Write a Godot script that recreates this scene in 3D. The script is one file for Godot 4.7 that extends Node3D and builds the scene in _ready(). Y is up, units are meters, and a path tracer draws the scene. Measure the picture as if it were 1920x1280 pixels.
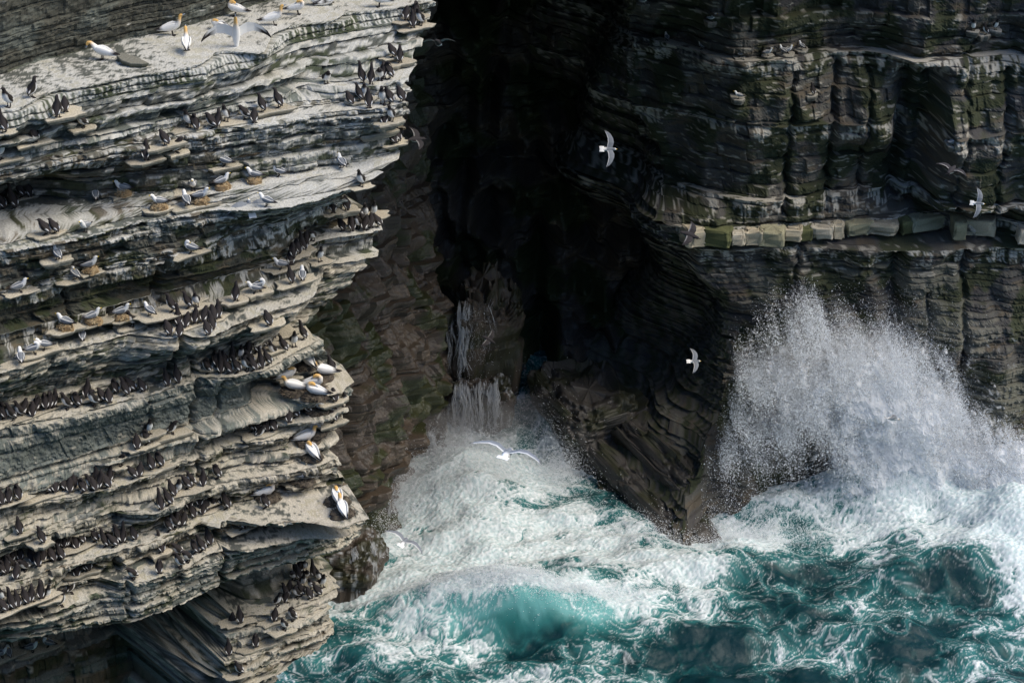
extends Node3D
# A sea cliff full of birds above a dark cove: surf, spray and waterfalls under bedded rock.

var rng := RandomNumberGenerator.new()
var na := FastNoiseLite.new()      # smooth noise
var nv := FastNoiseLite.new()      # value noise for broken bed edges
var nr := FastNoiseLite.new()      # ridged noise for foam
var ns := FastNoiseLite.new()      # one octave, for foam lace
var used := {}

func _ready() -> void:
	set_camera_and_light()
	rng.seed = 7
	na.seed = 3; na.noise_type = FastNoiseLite.TYPE_SIMPLEX; na.fractal_type = FastNoiseLite.FRACTAL_FBM; na.fractal_octaves = 2; na.frequency = 1.0
	nv.seed = 5; nv.noise_type = FastNoiseLite.TYPE_VALUE; nv.fractal_type = FastNoiseLite.FRACTAL_NONE; nv.frequency = 1.0
	nr.seed = 9; nr.noise_type = FastNoiseLite.TYPE_SIMPLEX; nr.fractal_type = FastNoiseLite.FRACTAL_RIDGED; nr.fractal_octaves = 4; nr.frequency = 1.0
	ns.seed = 15; ns.noise_type = FastNoiseLite.TYPE_SIMPLEX; ns.fractal_type = FastNoiseLite.FRACTAL_NONE; ns.frequency = 1.0
	make_materials()
	build_cliffs()
	build_sea()
	build_sea_rocks()
	build_falls()
	build_spray()
	build_shelves_and_blocks()
	build_birds()
	build_nests()
	build_flyers()

func set_camera_and_light() -> void:
	var cam := Camera3D.new()
	cam.name = "camera"
	add_child(cam)
	cam.position = Vector3(0, 41, 0)
	cam.rotation_degrees = Vector3(-27, 0, 0)
	cam.fov = 20.0
	cam.near = 0.5
	cam.far = 2000.0
	cam.current = true
	var sky_material := ProceduralSkyMaterial.new()
	sky_material.sky_top_color = Color(0.30, 0.42, 0.60)
	sky_material.sky_horizon_color = Color(0.62, 0.68, 0.74)
	sky_material.sky_curve = 0.2
	sky_material.ground_bottom_color = Color(0.05, 0.09, 0.11)
	sky_material.ground_horizon_color = Color(0.30, 0.36, 0.40)
	var sky := Sky.new()
	sky.sky_material = sky_material
	var env := Environment.new()
	env.background_mode = Environment.BG_SKY
	env.sky = sky
	env.background_energy_multiplier = 1.55
	env.ambient_light_source = Environment.AMBIENT_SOURCE_SKY
	env.tonemap_mode = Environment.TONE_MAPPER_LINEAR
	env.tonemap_exposure = 2.05
	env.sdfgi_enabled = true
	env.ssao_enabled = true
	env.ssil_enabled = true
	env.volumetric_fog_enabled = true
	env.volumetric_fog_density = 0.0
	var we := WorldEnvironment.new()
	we.name = "environment"
	we.environment = env
	add_child(we)
	var sun := DirectionalLight3D.new()
	sun.name = "sun"
	sun.light_energy = 0.52
	sun.light_color = Color(1.0, 0.965, 0.92)
	sun.light_angular_distance = 30.0
	sun.shadow_enabled = true
	add_child(sun)
	var el := deg_to_rad(50.0)
	var az := deg_to_rad(16.0)
	var to_sun := Vector3(cos(el) * cos(az), sin(el), cos(el) * sin(az))
	sun.look_at_from_position(Vector3.ZERO, -to_sun, Vector3.UP)

# ------------------------------------------------------------------ helpers
func numbered(called: String) -> String:
	var k: int = used.get(called, 0)
	used[called] = k + 1
	return called if k == 0 else "%s_%03d" % [called, k]

func thing(called: String, label: String, category: String, at := Vector3.ZERO, group := "", kind := "") -> Node3D:
	var o := Node3D.new()
	o.name = numbered(called)
	o.position = at
	add_child(o)
	tag(o, label, category, group, kind)
	return o

func tag(o: Node, label: String, category: String, group := "", kind := "") -> void:
	if label != "":
		o.set_meta("label", label)
	if category != "":
		o.set_meta("category", category)
	if group != "":
		o.set_meta("group", group)
	if kind != "":
		o.set_meta("kind", kind)

func part(parent: Node, called: String, mesh: Mesh, material: Material) -> MeshInstance3D:
	var o := MeshInstance3D.new()
	o.name = called
	o.mesh = mesh
	o.material_override = material
	parent.add_child(o, true)
	return o

func array_mesh(v: PackedVector3Array, c: PackedColorArray, idx: PackedInt32Array, n := PackedVector3Array()) -> ArrayMesh:
	var a := []
	a.resize(Mesh.ARRAY_MAX)
	a[Mesh.ARRAY_VERTEX] = v
	if c.size() > 0:
		a[Mesh.ARRAY_COLOR] = c
	if n.size() > 0:
		a[Mesh.ARRAY_NORMAL] = n
	a[Mesh.ARRAY_INDEX] = idx
	var m := ArrayMesh.new()
	m.add_surface_from_arrays(Mesh.PRIMITIVE_TRIANGLES, a)
	return m

func hashf(k: int, salt: int = 0) -> float:
	var x := (k * 374761393 + salt * 668265263) & 0x7fffffff
	x = ((x ^ (x >> 13)) * 1274126177) & 0x7fffffff
	return float((x ^ (x >> 16)) & 0xffff) / 65535.0

func sstep(a: float, b: float, x: float) -> float:
	var w := clampf((x - a) / (b - a), 0.0, 1.0)
	return w * w * (3.0 - 2.0 * w)

# ------------------------------------------------------------------ materials
var rock_mat: StandardMaterial3D
var wet_mat: StandardMaterial3D

func noise_tex(freq: float, lo: float, hi: float, seed_: int, normal := false, strength := 4.0, warm := 0.0) -> NoiseTexture2D:
	var n := FastNoiseLite.new()
	n.seed = seed_
	n.noise_type = FastNoiseLite.TYPE_SIMPLEX
	n.fractal_octaves = 5
	n.frequency = freq
	var t := NoiseTexture2D.new()
	t.width = 512
	t.height = 512
	t.seamless = true
	t.noise = n
	if normal:
		t.as_normal_map = true
		t.bump_strength = strength
	else:
		var g := Gradient.new()
		g.set_color(0, Color(lo, lo, lo - warm))
		g.set_color(1, Color(hi, hi, hi))
		t.color_ramp = g
	return t

func rock_material(rough: float, scale_: float) -> StandardMaterial3D:
	var m := StandardMaterial3D.new()
	m.vertex_color_use_as_albedo = true
	m.roughness = rough
	m.uv1_triplanar = true
	m.uv1_world_triplanar = true
	m.uv1_scale = Vector3(scale_, scale_ * 1.6, scale_)
	m.albedo_texture = noise_tex(0.03, 0.76, 1.0, 21, false, 0.0, 0.02)
	m.normal_enabled = true
	m.normal_texture = noise_tex(0.04, 0, 1, 22, true, 6.0)
	m.normal_scale = 0.5
	return m

func make_materials() -> void:
	rock_mat = rock_material(0.95, 0.9)
	wet_mat = rock_material(0.55, 0.5)

# ------------------------------------------------------------------ bedded cliffs
# A cliff is lofted from rows (kind, height, where its seaward corner lies along the face, and how far it stands out along
# the face, all in centimetres). B is the foot of the wall above a ledge, L the lip of the ledge, F any other row.
var p_noise := 0.0

func row_at(row: Array, f: Dictionary, t: float) -> float:
	var x: float = (t - f.t0) / f.st
	var ps: Array = row[3]
	var i := clampi(int(floor(x)), 0, ps.size() - 2)
	return lerpf(ps[i], ps[i + 1], clampf(x - i, 0.0, 1.0)) * 0.01

func loft(parent: Node3D, called: String, rows: Array, f: Dictionary, paint: Callable, material: Material) -> void:
	var M: int = f.cols
	var WC: int = f.wrap_cols
	var n_col := M + WC
	var P0: Vector3 = f.p0
	var T: Vector3 = f.t
	var N: Vector3 = f.n
	var W: Vector3 = f.wrap.normalized()
	var NW := Vector3(-W.z, 0, W.x) * (1.0 if f.flip else -1.0)
	# beds
	var beds := PackedFloat32Array()
	var thick := PackedFloat32Array()
	var y: float = rows[0][1] * 0.01
	var y_end: float = rows[rows.size() - 1][1] * 0.01
	var r2 := RandomNumberGenerator.new()
	r2.seed = f.seed
	while y > y_end:
		var th: float = f.bed.call(y, r2)
		beds.append(y)
		thick.append(th)
		y -= th
	beds.append(y)
	# how far each bed stands out in each column
	var out_of := []
	for k in thick.size():
		var d := PackedFloat32Array()
		d.resize(n_col)
		var amp: float = f.amp.call(beds[k], thick[k])
		var off: float = (hashf(k, f.seed) - 0.5) * 0.2
		var fr: float = 0.8 + 2.6 * hashf(k, f.seed + 3)
		for j in n_col:
			var t: float = float(j) / M * f.width
			var warp: float = t + 0.35 * nv.get_noise_2d(t * 1.3, k * 2.3)
			var b: float = hashf(int(floor(warp * fr * 0.8 + k * 7.3)), k + f.seed) * 2.0 - 1.0
			var b2: float = hashf(int(floor(warp * 4.5 + k * 3.7)), k + f.seed + 50) * 2.0 - 1.0
			d[j] = amp * (off + 0.085 * b + 0.035 * b2 * (1.0 if thick[k] < 0.28 else 0.3) + 0.02 * na.get_noise_2d(t * 2.2, k * 0.9))
		out_of.append(d)
	var tips := []
	for i in rows.size() - 1:
		var a: Array = rows[i]
		var b: Array = rows[i + 1]
		var ya: float = a[1] * 0.01
		var yb: float = b[1] * 0.01
		var is_top: bool = ya - yb < 0.004
		# the rows of points of this stretch: [y, w, bed, v]
		var lines := []
		if is_top:
			var deep: float = absf(row_at(a, f, 1.0) - row_at(b, f, 1.0)) + absf(row_at(a, f, -3.0) - row_at(b, f, -3.0)) + absf(row_at(a, f, 3.0) - row_at(b, f, 3.0))
			var nt := clampi(int(deep / 3.0 / 0.07), 4, 40)
			for q in nt + 1:
				lines.append([ya, float(q) / nt, -1, 0.0])
		else:
			for k in thick.size():
				var top := beds[k]
				var bot := beds[k + 1]
				if bot >= ya - 0.003 or top <= yb + 0.003:
					continue
				var steps := [0.02, 0.18, 0.5, 0.82, 0.96] if thick[k] < 0.16 else [0.02, 0.12, 0.3, 0.5, 0.7, 0.88, 0.98]
				if top > f.see[1] or top < f.see[0]:
					steps = [0.1, 0.9]
				elif thick[k] > 0.4:
					steps = []
					var nq := int(ceil(thick[k] / 0.05))
					for q in nq:
						steps.append((q + 0.5) / nq)
				for v in steps:
					var yy: float = lerpf(top, bot, v)
					if yy < ya - 0.002 and yy > yb + 0.002:
						lines.append([yy, (ya - yy) / (ya - yb), k, v])
			var first: int = lines[0][2] if lines.size() > 0 else 0
			var last: int = lines[lines.size() - 1][2] if lines.size() > 0 else 0
			lines.push_front([ya, 0.0, first, 0.0])
			lines.append([yb, 1.0, last, 1.0])
		var ta: float = a[2] * 0.01
		var tb: float = b[2] * 0.01
		var pa := PackedFloat32Array()
		var pb := PackedFloat32Array()
		for j in M:
			var u := float(j) / (M - 1)
			u = lerpf(u, u * u, f.get("crowd", 0.0))
			pa.append(row_at(a, f, lerpf(f.start, ta, u)))
			pb.append(row_at(b, f, lerpf(f.start, tb, u)))
		var v := PackedVector3Array()
		var c := PackedColorArray()
		var lip_y: float = ya if a[0] == "L" else 999.0
		for line in lines:
			var ly: float = line[0]
			var w: float = line[1]
			var we := w
			if a[0] == "L" and b[0] == "B":
				we = lerpf(w, sstep(0.15, 0.7, w), 0.6)
			var k: int = line[2]
			var tip := lerpf(ta, tb, w)
			var vv: float = line[3]
			var edge: bool = w <= 0.0 or w >= 1.0
			var round_in := 0.0
			if k >= 0:
				round_in = (0.03 + 0.11 * hashf(k, 88)) * sstep(0.82, 0.97, vv) + 0.02 * sstep(0.15, 0.0, vv)
			var tip_jag := 0.0
			if k >= 0 and not edge:
				tip_jag = (hashf(k, f.seed + 9) - 0.5) * f.jag
			var end_at := Vector3.ZERO
			for j in n_col:
				var jj := mini(j, M - 1)
				var u := float(jj) / (M - 1)
				u = lerpf(u, u * u, f.get("crowd", 0.0))
				var t: float = lerpf(f.start, tip + tip_jag, u)
				var p := lerpf(pa[jj], pb[jj], we)
				var d := 0.0
				var fade := 1.0
				if k >= 0 and not edge:
					d = out_of[k][j] - round_in
					fade = sstep(0.0, 0.03, ly - yb) if b[0] == "B" else 1.0
					if a[0] == "L":
						fade *= 0.35 + 0.65 * sstep(0.0, 0.06, ya - ly)
					d *= fade
				var rough: float = na.get_noise_2d(t * 2.7, ly * 3.1) * 0.035 + na.get_noise_2d(t * 8.0, ly * 13.0) * 0.022
				var swell: float = na.get_noise_2d(t * 0.45 + 40.0, ly * 0.3) * f.swell
				for g in f.joints:
					if ly < g[1] and ly > g[2]:
						var dx: float = (t - g[0] - 0.12 * na.get_noise_1d(ly * 1.3 + g[0])) / g[4]
						if absf(dx) < 3.0:
							d -= g[3] * exp(-dx * dx)
				var pos := P0 + T * t + N * (p + d + rough + (swell * sstep(0.0, 0.2, ly - yb) * sstep(0.0, 0.2, ya - ly) if k >= 0 else 0.0))
				pos.y = ly + (0.010 if k >= 0 and not edge else 0.006) * na.get_noise_2d(t * 1.7, ly * 0.5 + (p * 1.3 if k < 0 and not edge else 0.0))
				if k < 0 and not edge:
					pos.y += 0.006 * na.get_noise_2d(t * 7.0, w * 5.0)
				if j == M - 1:
					end_at = pos
				elif j >= M:
					var q := float(j - M + 1) / WC
					var along: float = f.wrap_len * pow(q, 1.4)
					pos = end_at + W * along + NW * ((d * 1.4 + rough + (0.0 if edge else swell)) * sstep(0.0, 0.3, along) + 0.5 * sin(along * 0.9 + ly) * sstep(0.0, 3.0, along) * f.wrap_rough)
					pos.y = ly
				v.append(pos)
				c.append(paint.call(k, t if j < M else t + float(j - M), ly, vv, w, lip_y - ly, d, is_top, p))
		var idx := PackedInt32Array()
		var cw: bool = f.flip
		for r in lines.size() - 1:
			for j in n_col - 1:
				var i0 := r * n_col + j
				var i1 := i0 + 1
				var i2 := i0 + n_col
				var i3 := i2 + 1
				if cw:
					idx.append_array([i0, i2, i1, i1, i2, i3])
				else:
					idx.append_array([i0, i1, i2, i1, i3, i2])
		part(parent, called, array_mesh(v, c, idx), material)

const GREY := Color(0.158, 0.176, 0.156)
const TAN := Color(0.250, 0.228, 0.180)
const DARK := Color(0.075, 0.074, 0.062)
const PALE := Color(0.300, 0.302, 0.280)
const OCHRE := Color(0.185, 0.130, 0.072)
const WALL := Color(0.200, 0.220, 0.200)
const CREAM := Color(0.60, 0.55, 0.45)
const WHITE := Color(0.66, 0.65, 0.61)
const ALGAE := Color(0.040, 0.055, 0.014)

func paint_left(k: int, t: float, y: float, v: float, w: float, below: float, d: float, top: bool, p: float) -> Color:
	var n1 := na.get_noise_2d(t * 0.55, y * 0.8)
	var n2 := na.get_noise_2d(t * 1.3 + 9.0, y * 9.0 + p * 2.0)
	if top:
		n2 = na.get_noise_2d(t * 2.4 + 9.0, p * 3.4 + y)
	var lower := sstep(21.6, 20.8, y)
	var guano := CREAM.lerp(WHITE, clampf(1.0 - lower + n1 * 0.6, 0.0, 1.0))
	if y < 21.0 and t > 1.8:
		guano = guano.lerp(Color(0.66, 0.60, 0.50), 0.7)
	if top:
		var cover := 0.50 + 0.55 * n2 + 0.35 * na.get_noise_2d(t * 8.0, p * 8.0) + 0.3 * w + 0.25 * sstep(0.0, 3.0, t) + 0.5 * n1 - (0.55 * sstep(1.8, 0.0, t) if y > 21.2 and y < 26.5 else 0.12)
		var ground := DARK.lerp(GREY, 0.6 + n1 * 0.4)
		var cc := ground.lerp(guano, sstep(0.25, 0.6, cover))
		if n1 > 0.25 and n2 > 0.1:
			cc = cc.lerp(Color(0.30, 0.25, 0.06), 0.25)
		return cc
	var h := hashf(k, 31)
	var base := GREY
	if h < 0.25:
		base = TAN
	elif h < 0.45:
		base = PALE
	elif h < 0.62:
		base = DARK
	elif h < 0.70:
		base = OCHRE
	base = base.lerp(GREY, 0.35 + 0.3 * n1)
	# massive beds
	if y > 27.0:
		base = Color(0.085, 0.084, 0.066).lerp(GREY, clampf(0.2 + n1 + 0.4 * n2, 0.0, 0.7))
	elif y < 22.6 and y > 21.3:
		base = Color(0.095, 0.094, 0.070).lerp(OCHRE, sstep(0.1, 0.4, n2) * 0.4)
	elif y < 19.45 and y > 17.5:
		base = WALL.lerp(GREY, 0.3 + n1)
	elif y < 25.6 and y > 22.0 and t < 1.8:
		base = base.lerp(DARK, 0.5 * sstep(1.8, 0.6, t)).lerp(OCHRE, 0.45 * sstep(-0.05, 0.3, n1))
	base = base * (0.85 + 0.3 * hashf(k, 77) + 0.25 * n2)
	var c := base
	# algae low on the beds
	var ga := na.get_noise_2d(t * 0.8 + 70.0, y * 1.3) + 0.25 * n2 + (0.12 if below < 5.0 and w > 0.5 else -0.05)
	if y < 17.4 or (y > 19.5 and y < 27.0):
		c = c.lerp(ALGAE, 0.7 * sstep(0.2, 0.36, ga))
	# droppings on what stands out, and streaks below the lips
	var stand := sstep(-0.02, 0.09, d) * sstep(0.62, 0.15, v)
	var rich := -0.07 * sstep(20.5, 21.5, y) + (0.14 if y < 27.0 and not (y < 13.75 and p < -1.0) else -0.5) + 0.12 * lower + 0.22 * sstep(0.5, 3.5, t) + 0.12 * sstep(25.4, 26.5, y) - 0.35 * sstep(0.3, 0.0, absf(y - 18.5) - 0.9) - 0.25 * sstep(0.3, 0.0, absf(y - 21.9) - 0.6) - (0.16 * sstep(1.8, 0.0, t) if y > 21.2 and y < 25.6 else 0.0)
	var s1 := na.get_noise_2d(t * 1.5 + k * 3.0, y * 6.0)
	if y > 26.62 and y < 27.0:
		c = Color(0.07, 0.085, 0.045).lerp(GREY, clampf(0.5 + n1, 0.0, 1.0)).lerp(guano, 0.9 * sstep(-0.05, 0.15, na.get_noise_2d(t * 14.0, y * 0.7) + 0.3 * n1 + 0.25 - below * 1.2))
		return c
	c = c.lerp(guano, 0.85 * sstep(0.35, 0.6, stand * 0.55 + s1 * 0.8 + rich))
	if below < 0.5:
		var s2 := na.get_noise_2d(t * 19.0, y * 1.6) * 0.55 + na.get_noise_2d(t * 2.2 + 20.0, y * 1.7) * 0.8
		c = c.lerp(guano, 0.75 * sstep(0.0, 0.22, s2 + 0.12 - below * 0.9))
	return c

func paint_right(k: int, t: float, y: float, v: float, w: float, below: float, d: float, top: bool, p: float) -> Color:
	var n1 := na.get_noise_2d(t * 0.35, y * 0.5)
	var n2 := na.get_noise_2d(t * 0.7 + 9.0, y * 6.0 + p * 2.0)
	var c := Color(0.070, 0.066, 0.064).lerp(Color(0.155, 0.148, 0.125), clampf(hashf(k, 5) * 0.7 + n2 * 0.3 + 0.4 * n1, 0.0, 1.0))
	c = c.lerp(Color(0.135, 0.100, 0.060), 0.5 * sstep(0.25, 0.45, na.get_noise_2d(t * 0.6 + 90.0, y * 2.5)))
	c = c.lerp(Color(0.032, 0.044, 0.012), 0.8 * sstep(0.05, 0.3, na.get_noise_2d(t * 0.45 + 50.0, y * 0.35) + 0.16 + 0.2 * n2))
	if y < 9.6 and y > 1.5:
		c = c.lerp(Color(0.185, 0.180, 0.150), 0.7 * sstep(-0.1, 0.15, na.get_noise_2d(t * 0.3 + 12.0, y * 0.3) + 0.25 * n2 - 0.35 * sstep(-1.5, 1.5, t)))
	if top:
		return c.lerp(Color(0.55, 0.52, 0.46), 0.9 * sstep(0.0, 0.25, n2 + n1 + (0.5 if y > 17.0 else 0.15))) if y > 9.0 else c
	if y > 9.0:
		var stand := sstep(0.02, 0.10, d) * sstep(0.4, 0.1, v)
		var s1 := na.get_noise_2d(t * 0.9 + k * 3.0, y * 5.0)
		c = c.lerp(Color(0.48, 0.45, 0.39), 0.75 * sstep(0.58, 0.7, stand * 0.4 + s1))
		if below < 0.7:
			var s2 := na.get_noise_2d(t * 11.0, y * 0.8) * 0.7 + na.get_noise_2d(t * 1.3 + 20.0, y * 0.7) * 0.9
			c = c.lerp(Color(0.54, 0.52, 0.47), 0.85 * sstep(0.05, 0.25, s2 + (0.3 if y > 17.0 else 0.10) - below * 0.8))
	return c

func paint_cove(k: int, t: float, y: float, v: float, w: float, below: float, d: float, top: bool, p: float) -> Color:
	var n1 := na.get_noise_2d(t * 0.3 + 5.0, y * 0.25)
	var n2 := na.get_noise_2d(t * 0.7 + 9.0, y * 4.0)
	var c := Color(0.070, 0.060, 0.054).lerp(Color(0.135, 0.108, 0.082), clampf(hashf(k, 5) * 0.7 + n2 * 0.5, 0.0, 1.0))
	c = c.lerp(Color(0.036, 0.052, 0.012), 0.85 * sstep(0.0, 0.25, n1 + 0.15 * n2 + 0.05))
	return c

func bed_left(y: float, r: RandomNumberGenerator) -> float:
	if y < 19.4 and y > 17.6:
		return r.randf_range(0.3, 0.75)
	if y < 22.7 and y > 21.2:
		return r.randf_range(0.18, 0.55)
	if y > 28.0:
		return r.randf_range(0.2, 0.7)
	if y < 9.8:
		return r.randf_range(0.3, 0.6)
	return r.randf_range(0.06, 0.16) if r.randf() < 0.8 else r.randf_range(0.16, 0.3)

func amp_left(y: float, th: float) -> float:
	if y > 27.0:
		return 0.5
	if y > 26.6:
		return 0.25
	if y < 19.4 and y > 17.6:
		return 0.45
	if y < 13.7 and y > 12.3:
		return 0.5
	return clampf(0.55 + th * 4.0, 0.6, 1.3)

func bed_right(y: float, r: RandomNumberGenerator) -> float:
	if y > 19.0:
		return r.randf_range(0.4, 1.0)
	if y > 12.6 and y < 17.0:
		return r.randf_range(0.25, 0.8)
	return r.randf_range(0.10, 0.3)

func amp_right(_y: float, th: float) -> float:
	return clampf(0.5 + th * 1.5, 0.5, 1.5)

func bed_inner(_y: float, r: RandomNumberGenerator) -> float:
	return r.randf_range(0.12, 0.5) if r.randf() < 0.6 else r.randf_range(0.5, 1.1)

func amp_inner(_y: float, th: float) -> float:
	return 1.3 + th

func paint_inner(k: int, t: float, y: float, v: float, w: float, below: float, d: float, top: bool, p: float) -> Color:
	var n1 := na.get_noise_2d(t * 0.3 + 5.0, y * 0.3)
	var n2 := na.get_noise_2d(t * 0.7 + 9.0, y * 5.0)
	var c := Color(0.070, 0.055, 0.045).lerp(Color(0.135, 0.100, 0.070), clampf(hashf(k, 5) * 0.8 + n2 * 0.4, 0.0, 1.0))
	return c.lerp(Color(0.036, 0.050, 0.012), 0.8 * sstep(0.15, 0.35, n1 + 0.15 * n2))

func bed_cove(_y: float, r: RandomNumberGenerator) -> float:
	return r.randf_range(0.2, 0.9)

func amp_cove(_y: float, th: float) -> float:
	return 0.3 + 0.35 * th

func build_cliffs() -> void:
	var near_cliff := Node3D.new()
	near_cliff.name = "near_cliff"
	tag(near_cliff, "pale guano-streaked bedded sea cliff crowded with birds", "cliff", "", "structure")
	add_child(near_cliff)
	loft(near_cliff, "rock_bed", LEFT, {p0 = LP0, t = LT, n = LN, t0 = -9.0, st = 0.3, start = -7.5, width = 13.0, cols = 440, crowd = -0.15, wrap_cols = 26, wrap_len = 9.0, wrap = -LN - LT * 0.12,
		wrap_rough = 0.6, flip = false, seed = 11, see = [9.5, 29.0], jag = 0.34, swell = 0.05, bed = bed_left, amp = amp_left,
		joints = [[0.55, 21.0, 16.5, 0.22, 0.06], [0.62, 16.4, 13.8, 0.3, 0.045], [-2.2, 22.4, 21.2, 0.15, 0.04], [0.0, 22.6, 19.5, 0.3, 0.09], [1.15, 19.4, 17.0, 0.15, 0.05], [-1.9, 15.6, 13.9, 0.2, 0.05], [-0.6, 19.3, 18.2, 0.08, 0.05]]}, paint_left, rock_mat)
	var far_cliff := Node3D.new()
	far_cliff.name = "far_cliff"
	tag(far_cliff, "dark bedded headland with a pale band of blocks across it", "cliff", "", "structure")
	add_child(far_cliff)
	loft(far_cliff, "rock_bed", RIGHT, {p0 = RP0, t = Vector3(-1, 0, 0), n = Vector3(0, 0, 1), t0 = -16.0, st = 0.4, start = -13.0, width = 20.0, cols = 330, wrap_cols = 90, wrap_len = 15.0, wrap = Vector3(-0.42, 0, -0.9),
		wrap_rough = 1.0, flip = true, seed = 23, see = [-1.0, 22.5], jag = 0.3, swell = 0.35, bed = bed_right, amp = amp_right,
		joints = [[1.9, 17.3, 11.5, 0.35, 0.1], [0.25, 17.6, 11.5, 0.45, 0.13], [-1.05, 17.3, 11.9, 0.3, 0.09], [-2.5, 17.6, 11.3, 0.9, 0.3], [-3.3, 17.6, 11.3, 0.9, 0.35], [-4.5, 18.0, 12.0, 0.3, 0.1], [-6.0, 17.5, 12.0, 0.35, 0.12], [1.3, 10.3, 7.0, 0.3, 0.1], [-2.6, 10.2, 6.0, 0.8, 0.25], [-5.2, 10.2, 3.5, 0.4, 0.12], [-3.9, 8.5, 3.5, 0.3, 0.1]]}, paint_right, rock_mat)
	# the headland across the water that the viewer stands on
	var own := Node3D.new()
	own.name = "viewpoint_cliff"
	tag(own, "facing sea cliff across the cove, behind the viewer", "cliff", "", "structure")
	add_child(own)
	loft(own, "rock_bed", [["F", 3900, 7000, [-3000, -600, 0, 0, -600, -3000]], ["F", 3880, 7000, [0, 200, 0, 100, 300, 0]], ["F", 2000, 7000, [100, 400, 300, 200, 500, 200]], ["F", -200, 7000, [200, 600, 500, 300, 700, 300]]],
		{p0 = Vector3(0, 0, 3.0), t = Vector3(-1, 0, 0), n = Vector3(0, 0, -1), t0 = -70.0, st = 28.0, start = -70.0, width = 140.0, cols = 120, wrap_cols = 4, wrap_len = 20.0, wrap = Vector3(0, 0, 1),
		wrap_rough = 0.0, flip = false, seed = 57, see = [90.0, 91.0], jag = 0.0, swell = 2.0, bed = bed_cove, amp = amp_cove, joints = []}, paint_right, rock_mat)
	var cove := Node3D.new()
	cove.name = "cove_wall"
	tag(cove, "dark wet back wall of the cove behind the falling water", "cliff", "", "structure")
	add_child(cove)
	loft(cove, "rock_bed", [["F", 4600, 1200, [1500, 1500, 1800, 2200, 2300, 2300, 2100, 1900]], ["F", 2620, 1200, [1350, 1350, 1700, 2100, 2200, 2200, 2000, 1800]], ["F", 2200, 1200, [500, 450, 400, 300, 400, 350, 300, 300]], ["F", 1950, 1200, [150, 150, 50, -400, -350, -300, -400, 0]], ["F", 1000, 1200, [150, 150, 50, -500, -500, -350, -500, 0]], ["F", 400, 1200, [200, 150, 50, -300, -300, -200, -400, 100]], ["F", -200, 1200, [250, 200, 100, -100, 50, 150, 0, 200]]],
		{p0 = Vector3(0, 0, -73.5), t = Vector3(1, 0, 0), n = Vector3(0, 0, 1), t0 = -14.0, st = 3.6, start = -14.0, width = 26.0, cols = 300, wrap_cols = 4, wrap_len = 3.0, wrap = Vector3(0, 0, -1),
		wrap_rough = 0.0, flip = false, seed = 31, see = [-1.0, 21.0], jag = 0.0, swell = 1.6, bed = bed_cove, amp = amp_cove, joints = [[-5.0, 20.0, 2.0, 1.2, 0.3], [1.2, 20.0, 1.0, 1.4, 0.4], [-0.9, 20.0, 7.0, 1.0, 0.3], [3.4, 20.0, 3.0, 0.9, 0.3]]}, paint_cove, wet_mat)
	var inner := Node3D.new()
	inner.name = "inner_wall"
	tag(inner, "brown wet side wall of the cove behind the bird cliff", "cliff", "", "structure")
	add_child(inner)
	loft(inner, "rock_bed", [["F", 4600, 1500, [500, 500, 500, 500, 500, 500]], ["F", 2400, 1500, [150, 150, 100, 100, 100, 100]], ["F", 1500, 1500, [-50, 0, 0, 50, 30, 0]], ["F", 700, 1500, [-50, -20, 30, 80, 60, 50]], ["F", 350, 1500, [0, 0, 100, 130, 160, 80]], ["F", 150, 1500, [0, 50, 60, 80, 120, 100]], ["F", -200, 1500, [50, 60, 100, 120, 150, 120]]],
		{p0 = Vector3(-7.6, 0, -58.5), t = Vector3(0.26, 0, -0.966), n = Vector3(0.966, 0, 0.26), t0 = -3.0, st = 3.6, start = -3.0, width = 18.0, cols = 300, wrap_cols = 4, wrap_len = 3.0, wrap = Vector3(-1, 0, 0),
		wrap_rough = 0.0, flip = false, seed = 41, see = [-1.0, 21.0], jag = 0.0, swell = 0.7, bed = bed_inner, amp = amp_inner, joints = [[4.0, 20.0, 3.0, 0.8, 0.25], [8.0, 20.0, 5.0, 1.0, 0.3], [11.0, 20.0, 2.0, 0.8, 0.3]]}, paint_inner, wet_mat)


# ------------------------------------------------------------------ the sea
var sea_mat: StandardMaterial3D
var foam_mat: StandardMaterial3D

func bump(x: float, z: float, cx: float, cz: float, rx: float, rz: float) -> float:
	var a := (x - cx) / rx
	var b := (z - cz) / rz
	return exp(-a * a - b * b)

func crest(x: float, z: float, cx: float, cz: float, wx: float, bend: float, steep: float, back: float) -> float:
	var a := (x - cx) / wx
	var dz := z - cz + bend * (x - cx) * (x - cx)
	return exp(-a * a) * (exp(-dz * dz / (steep * steep)) if dz > 0.0 else exp(-dz * dz / (back * back)))

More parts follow.
